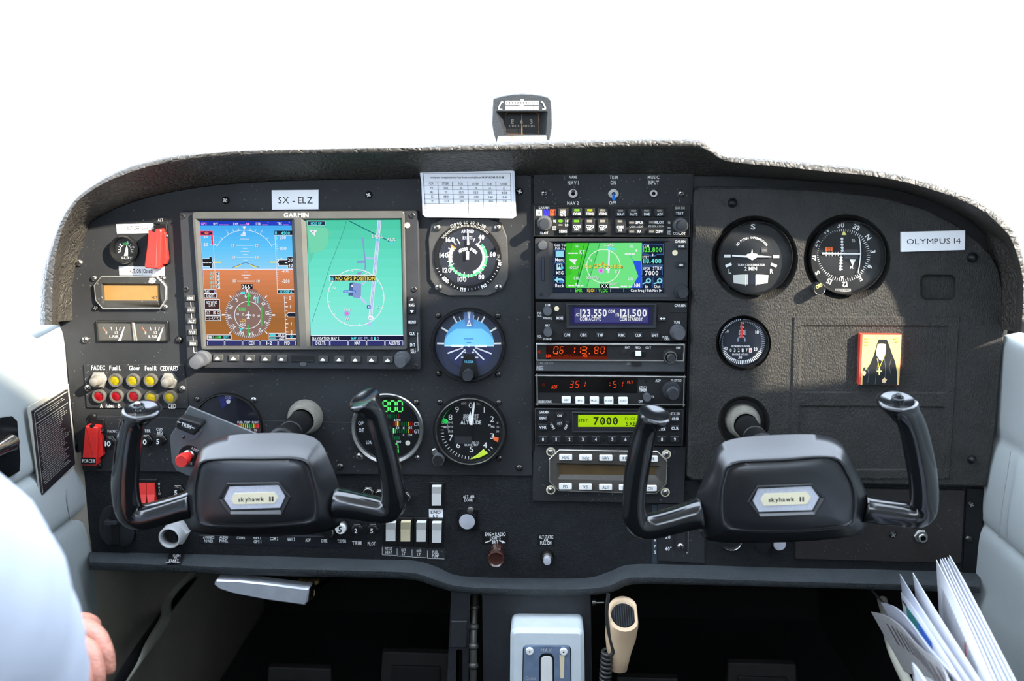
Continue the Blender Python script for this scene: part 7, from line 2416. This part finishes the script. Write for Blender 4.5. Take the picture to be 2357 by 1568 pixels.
loft('wheel_disc', [[cw + Vector((-.002, -math.cos(2 * math.pi * i / 48) * r, math.sin(2 * math.pi * i / 48) * r)) for i in range(48)] for r in (.02, RW)], M_BLACK, t, True)

# thrust lever quadrant
H1 = (1180, 1350, 7.195)
ah = tf(H1)
YQ = -.055
t = thing('lever_quadrant', 'pale grey lever housing with blue-grey slotted plate marked MAX', 'lever', W(1258, 1568, YP))
qo = rquad([a5f(*p) for p in ((882, 585), (1652, 590), (1662, 1330), (876, 1330))], 17, 6)
prism('housing', qo, YP, YQ, M_GREYBOX, t, bev=9)
po = rquad([ah(*p) for p in ((185, 988), (950, 992), (962, 1800), (172, 1800))], 9, 4)
prism('plate_gap', inset(po, -2.2), YQ + .002, YQ - .0002, M_VOID, t, bev=.3)
so_ = rquad([ah(*p) for p in ((440, 1108), (685, 1110), (690, 1790), (436, 1790))], 15, 6)
prism('slot_plate', po, YQ + .002, YQ - .0018, mat('anodised_plate', (122, 140, 166), .4, .35, var=.15, vscale=80), t, bev=.8, holes=[(so_, so_, YQ + .002)])
prism('lever', rquad([ah(*p) for p in ((458, 1150), (668, 1150), (672, 1790), (455, 1790))], 13, 6), YQ + .002, YQ - .001, M_WHITEP, t, bev=3)
prism('wear_strip', [ah(*p) for p in ((775, 1145), (860, 1145), (846, 1530), (790, 1530))], YQ, YQ - .0024, M_CREAM, t, bev=.5)
c = Canvas(H1)
c.text('MAX', 560, 1060, 62, (196, 200, 200), 185, bold=0).text('Cruise', 300, 1522, 50, (196, 200, 200), 175, bold=0)
c.build('lettering', t, YQ - .00185)
for x, y in ((282, 1068), (843, 1075)):
    px, py = ah(x, y)
    lathe('bolt', px, py, [(9, YQ - .0018), (9, YQ - .0035), (7.5, YQ - .0042), (2, YQ - .0042), (1.6, YQ - .003), (0, YQ - .003)], [M_WHITEP, M_VOID], t, 20, mi=[0, 0, 0, 1, 1])

# hand microphone with coiled cord
t = thing('hand_microphone', 'beige hand microphone clipped beside the pedestal', 'microphone', W(*a5f(2010, 1015), -.03))
YM = -.045
rows = []
n = 24
def mring(cx, cy, hw, dep, tz, k=1.0):
    c_ = W(*a5f(cx, cy), YM)
    s = S(*a5f(cx, cy), YM) / 4.533
    return [c_ + Vector((min(math.cos(2 * math.pi * i / n), .82) * hw * 1.18 * s * k, math.sin(2 * math.pi * i / n) * dep * k, math.sin(2 * math.pi * i / n) * tz * k)) for i in range(n)]
rows = [mring(2018, 1008, 70, .007, 0), mring(2018, 1000, 78, .0085, 0), mring(2026, 800, 118, .011, .001), mring(2044, 640, 148, .015, .003), mring(2062, 480, 152, .019, .008), mring(2066, 420, 148, .021, .010), mring(2066, 412, 142, .020, .010, .97), mring(2066, 420, 130, .018, .009, .9), mring(2066, 450, 125, .017, .008, .9)]
loft('shell', rows, M_BEIGE, t, True, True, False, ang=60)
g0 = mring(2066, 448, 128, .017, .008, .92)
mesh('grille', g0, [tuple(range(n))], M_BLACK, t)
for i in range(9):
    f = -0.8 + i * .2
    c_ = sum(g0, Vector()) / n
    ux = Vector((.012 * f, 0, 0))
    l = math.sqrt(1 - f * f)
    tube('grille_rib', [c_ + ux + Vector((0, -.014 * l, -.0066 * l + .001)), c_ + ux + Vector((0, .014 * l, .0066 * l + .001))], .0007, M_KNOBD, t, 6)
t = thing('coiled_wire', 'black coiled microphone cord beside the beige microphone', 'cord', W(*a5f(1870, 1120), -.05))
P = crm3([W(*a5f(x, y), -.055) for x, y in ((1905, 215), (1892, 330), (1888, 450), (1905, 580), (1935, 720), (1955, 820), (1930, 850))], 6)
tube('cord', P, .0020, mat('cord_black', (46, 45, 44), .4), t, 10)
P = []
c0, c1 = W(*a5f(1895, 800), -.052), W(*a5f(1858, 1300), -.052)
turns = 11
for i in range(turns * 14 + 1):
    f = i / (turns * 14)
    an = 2 * math.pi * turns * f
    P.append(c0.lerp(c1, f) + Vector((math.cos(an) * .0052, math.sin(an) * .0052, 0)))
tube('coil', P, .0018, mat('cord_black', (46, 45, 44), .4), t, 8)
t = thing('microphone_hook', 'small black metal hook on the side of the pedestal', 'hook', W(*a5f(1745, 310), -.03))
tube('peg', [W(*a5f(1735, 308), -.03), W(*a5f(1770, 308), -.03), W(*a5f(1772, 308), -.03), W(*a5f(1860, 305), -.03)], [.0032, .0032, .0012, .0012], M_DARKSTEEL, t, 12)

# rudder pedals
for i, (x0, y0, x1, yy, lab) in enumerate(((618, 1537, 762, .16, 'leftmost dark rudder pedal low in the left footwell'), (880, 1502, 1032, .12, 'dark rudder pedal just left of the pedestal'), (1420, 1560, 1560, .14, 'dark rudder pedal just right of the microphone'), (1677, 1527, 1832, .14, 'dark rudder pedal in the right footwell'))):
    t = thing('rudder_pedal', lab, 'pedal', W((x0 + x1) / 2, y0 + 140, yy), 'rudder pedals')
    o_p = rquad([(x0, y0), (x1, y0 + 4), (x1 + 6, y0 + 150), (x0 - 8, y0 + 150)], 3)
    prism('plate', o_p, yy + .012, yy, mat('pedal_black', (46, 45, 44), .4), t, bev=1.5)
    ip = rquad([(x0 + 22, y0 + 32), (x1 - 20, y0 + 35), (x1 - 18, y0 + 130), (x0 + 16, y0 + 130)], 3)
    prism('tread', ip, yy, yy - .004, mat('pedal_rubber', (22, 22, 23), .6), t, bev=1.5)

# ================================================================== the pilot's arm
t = thing('person', 'person in a white shirt at the left edge, hand resting low', 'person', WD(-150, 1800, .7))
def sp(px, py, dep):
    return WD(px, py, dep)
B = []          # (point, radius)
E = []
def node(p, r, par=None):
    B.append((p, r))
    if par is not None:
        E.append((par, len(B) - 1))
    return len(B) - 1
e0 = node(sp(-120, 1860, .66), .040)
e1 = node(sp(-30, 1720, .72), .036, e0)
e2 = node(sp(60, 1600, .77), .029, e1)
wr = node(sp(96, 1541, .79), .026, e2)
pm = node(sp(133, 1496, .80), .029, wr)
kn = node(sp(163, 1466, .805), .029, pm)
def finger(start, pts, rr):
    p = start
    for (x, y, d), r in zip(pts, rr):
        p = node(sp(x, y, d), r, p)
finger(kn, [(194, 1446, .80), (226, 1466, .79), (244, 1508, .785), (248, 1556, .785)], (0.0095, 0.0084, 0.0076, 0.0067))
finger(kn, [(183, 1474, .79), (210, 1504, .775), (222, 1556, .77), (220, 1601, .772)], (0.0096, 0.0088, 0.0079, 0.0069))
finger(kn, [(166, 1492, .785), (186, 1531, .765), (196, 1586, .76), (192, 1626, .764)], (0.0095, 0.0086, 0.0077, 0.0067))
finger(pm, [(138, 1516, .78), (156, 1558, .762), (164, 1606, .758), (160, 1646, .76)], (0.0086, 0.0076, 0.0069, 0.0060))
finger(pm, [(168, 1436, .825), (203, 1428, .835), (230, 1452, .84)], (0.0103, 0.0090, 0.0074))
org = ORG[t.name]
me = bpy.data.meshes.new('body')
me.from_pydata([tuple(p - org) for p, r in B], E, [])
ob = bpy.data.objects.new('body', me)
COL.objects.link(ob)
ob.parent = t
ORG[ob.name] = org
me.materials.append(mat('skin', (188, 126, 106), .5, bump=(350, .5, 'noise'), var=.16, vscale=110))
md = ob.modifiers.new('skin', 'SKIN')
md.use_smooth_shade = True
lay = me.skin_vertices[0] if me.skin_vertices else None
if lay is None:
    bpy.context.view_layer.update()
    lay = me.skin_vertices[0] if me.skin_vertices else None
if lay:
    for i, (p, r) in enumerate(B):
        lay.data[i].radius = (r, r * .85 if i in (pm, kn) else r)
    lay.data[0].use_root = True
sd = ob.modifiers.new('smooth', 'SUBSURF')
sd.levels = 2
sd.render_levels = 2
M_SHIRT = mat('white_shirt', (172, 177, 188), .8, bump=(160, .12, 'noise'), var=.03)
tube('shirt_sleeve', crm3([sp(-804, 1296, .43), sp(-564, 1361, .46), sp(-344, 1416, .50), sp(-214, 1496, .54), sp(-129, 1636, .59), sp(-104, 1776, .63), sp(-144, 1876, .67), sp(-139, 1886, .68)], 5),
     [.098] * 5 + [.097] * 5 + [.094] * 3 + [.090] * 2 + [.085] * 3 + [.082] * 2 + [.078] * 3 + [.073] * 2 + [.066] * 5 + [.056] * 5 + [.05], M_SHIRT, t, 28)
# ================================================================== cabin around the camera
M_HEAD = mat('headliner', (160, 158, 152), .8, bump=(300, .1, 'noise'), var=.04)
ZR = Z0 + .90
def cabin_box(name, lo, hi, m, label):
    struct(box(name, lo, hi, m, origin=((lo[0] + hi[0]) / 2, (lo[1] + hi[1]) / 2, lo[2])), label)
cabin_box('ceiling', (-.66, -2.3, ZR), (.62, -.47, ZR + .05), M_HEAD, 'pale headliner over the cabin')
cabin_box('wall_rear', (-.66, -2.32, FLOOR), (.62, -2.28, Z0 + .50), M_TRIMGREY, 'taupe bulkhead under the rear window')
cabin_box('footwell_light_block', (-.62, .016, Z0 - .125), (.62, .62, Z0 - .105), M_VOID, 'added unseen black shelf blocking sky light from the footwell')  # last one is an added shelf, keeps sky light out of the footwell
# unseen cabin sides added, their upper edges shaped to block sun and window light
def light_block_panel(name, x0, x1, prof, label):
    P = crm(prof, 4)
    V, Fc = [], []
    for x in (x0, x1):
        for p in P:
            V.append((x, p.x, Z0 + p.y))
        for p in P:
            V.append((x, p.x, FLOOR))
    n = len(P)
    for s_ in (0, 2 * n):
        for i in range(n - 1):
            Fc.append((s_ + i, s_ + i + 1, s_ + n + i + 1, s_ + n + i))
    for i in range(n - 1):
        Fc.append((i, i + 1, 2 * n + i + 1, 2 * n + i))
    struct(mesh(name, V, Fc, mat('side_vinyl', (120, 122, 120), .6, var=.06), None, origin=(x0, -1, FLOOR)), label)
light_block_panel('side_light_block', .60, .625, [(.02, .02), (-.055, .058), (-.12, .093), (-.19, .133), (-.258, .187), (-.262, .19), (-.270, .345), (-.274, .352), (-.32, .41), (-.377, .457), (-.47, .495), (-.64, .561), (-.73, .60), (-.85, .69), (-1.0, .76), (-1.4, .80), (-2.28, .81)], 'unseen right cabin side, upper edge shaped to shade the lower panel')
light_block_panel('side_light_block', -.64, -.665, [(-.06, .02), (-.3, .20), (-.6, .40), (-.9, .52), (-1.3, .56), (-2.28, .58)], 'unseen left cabin side, raised to block window light')
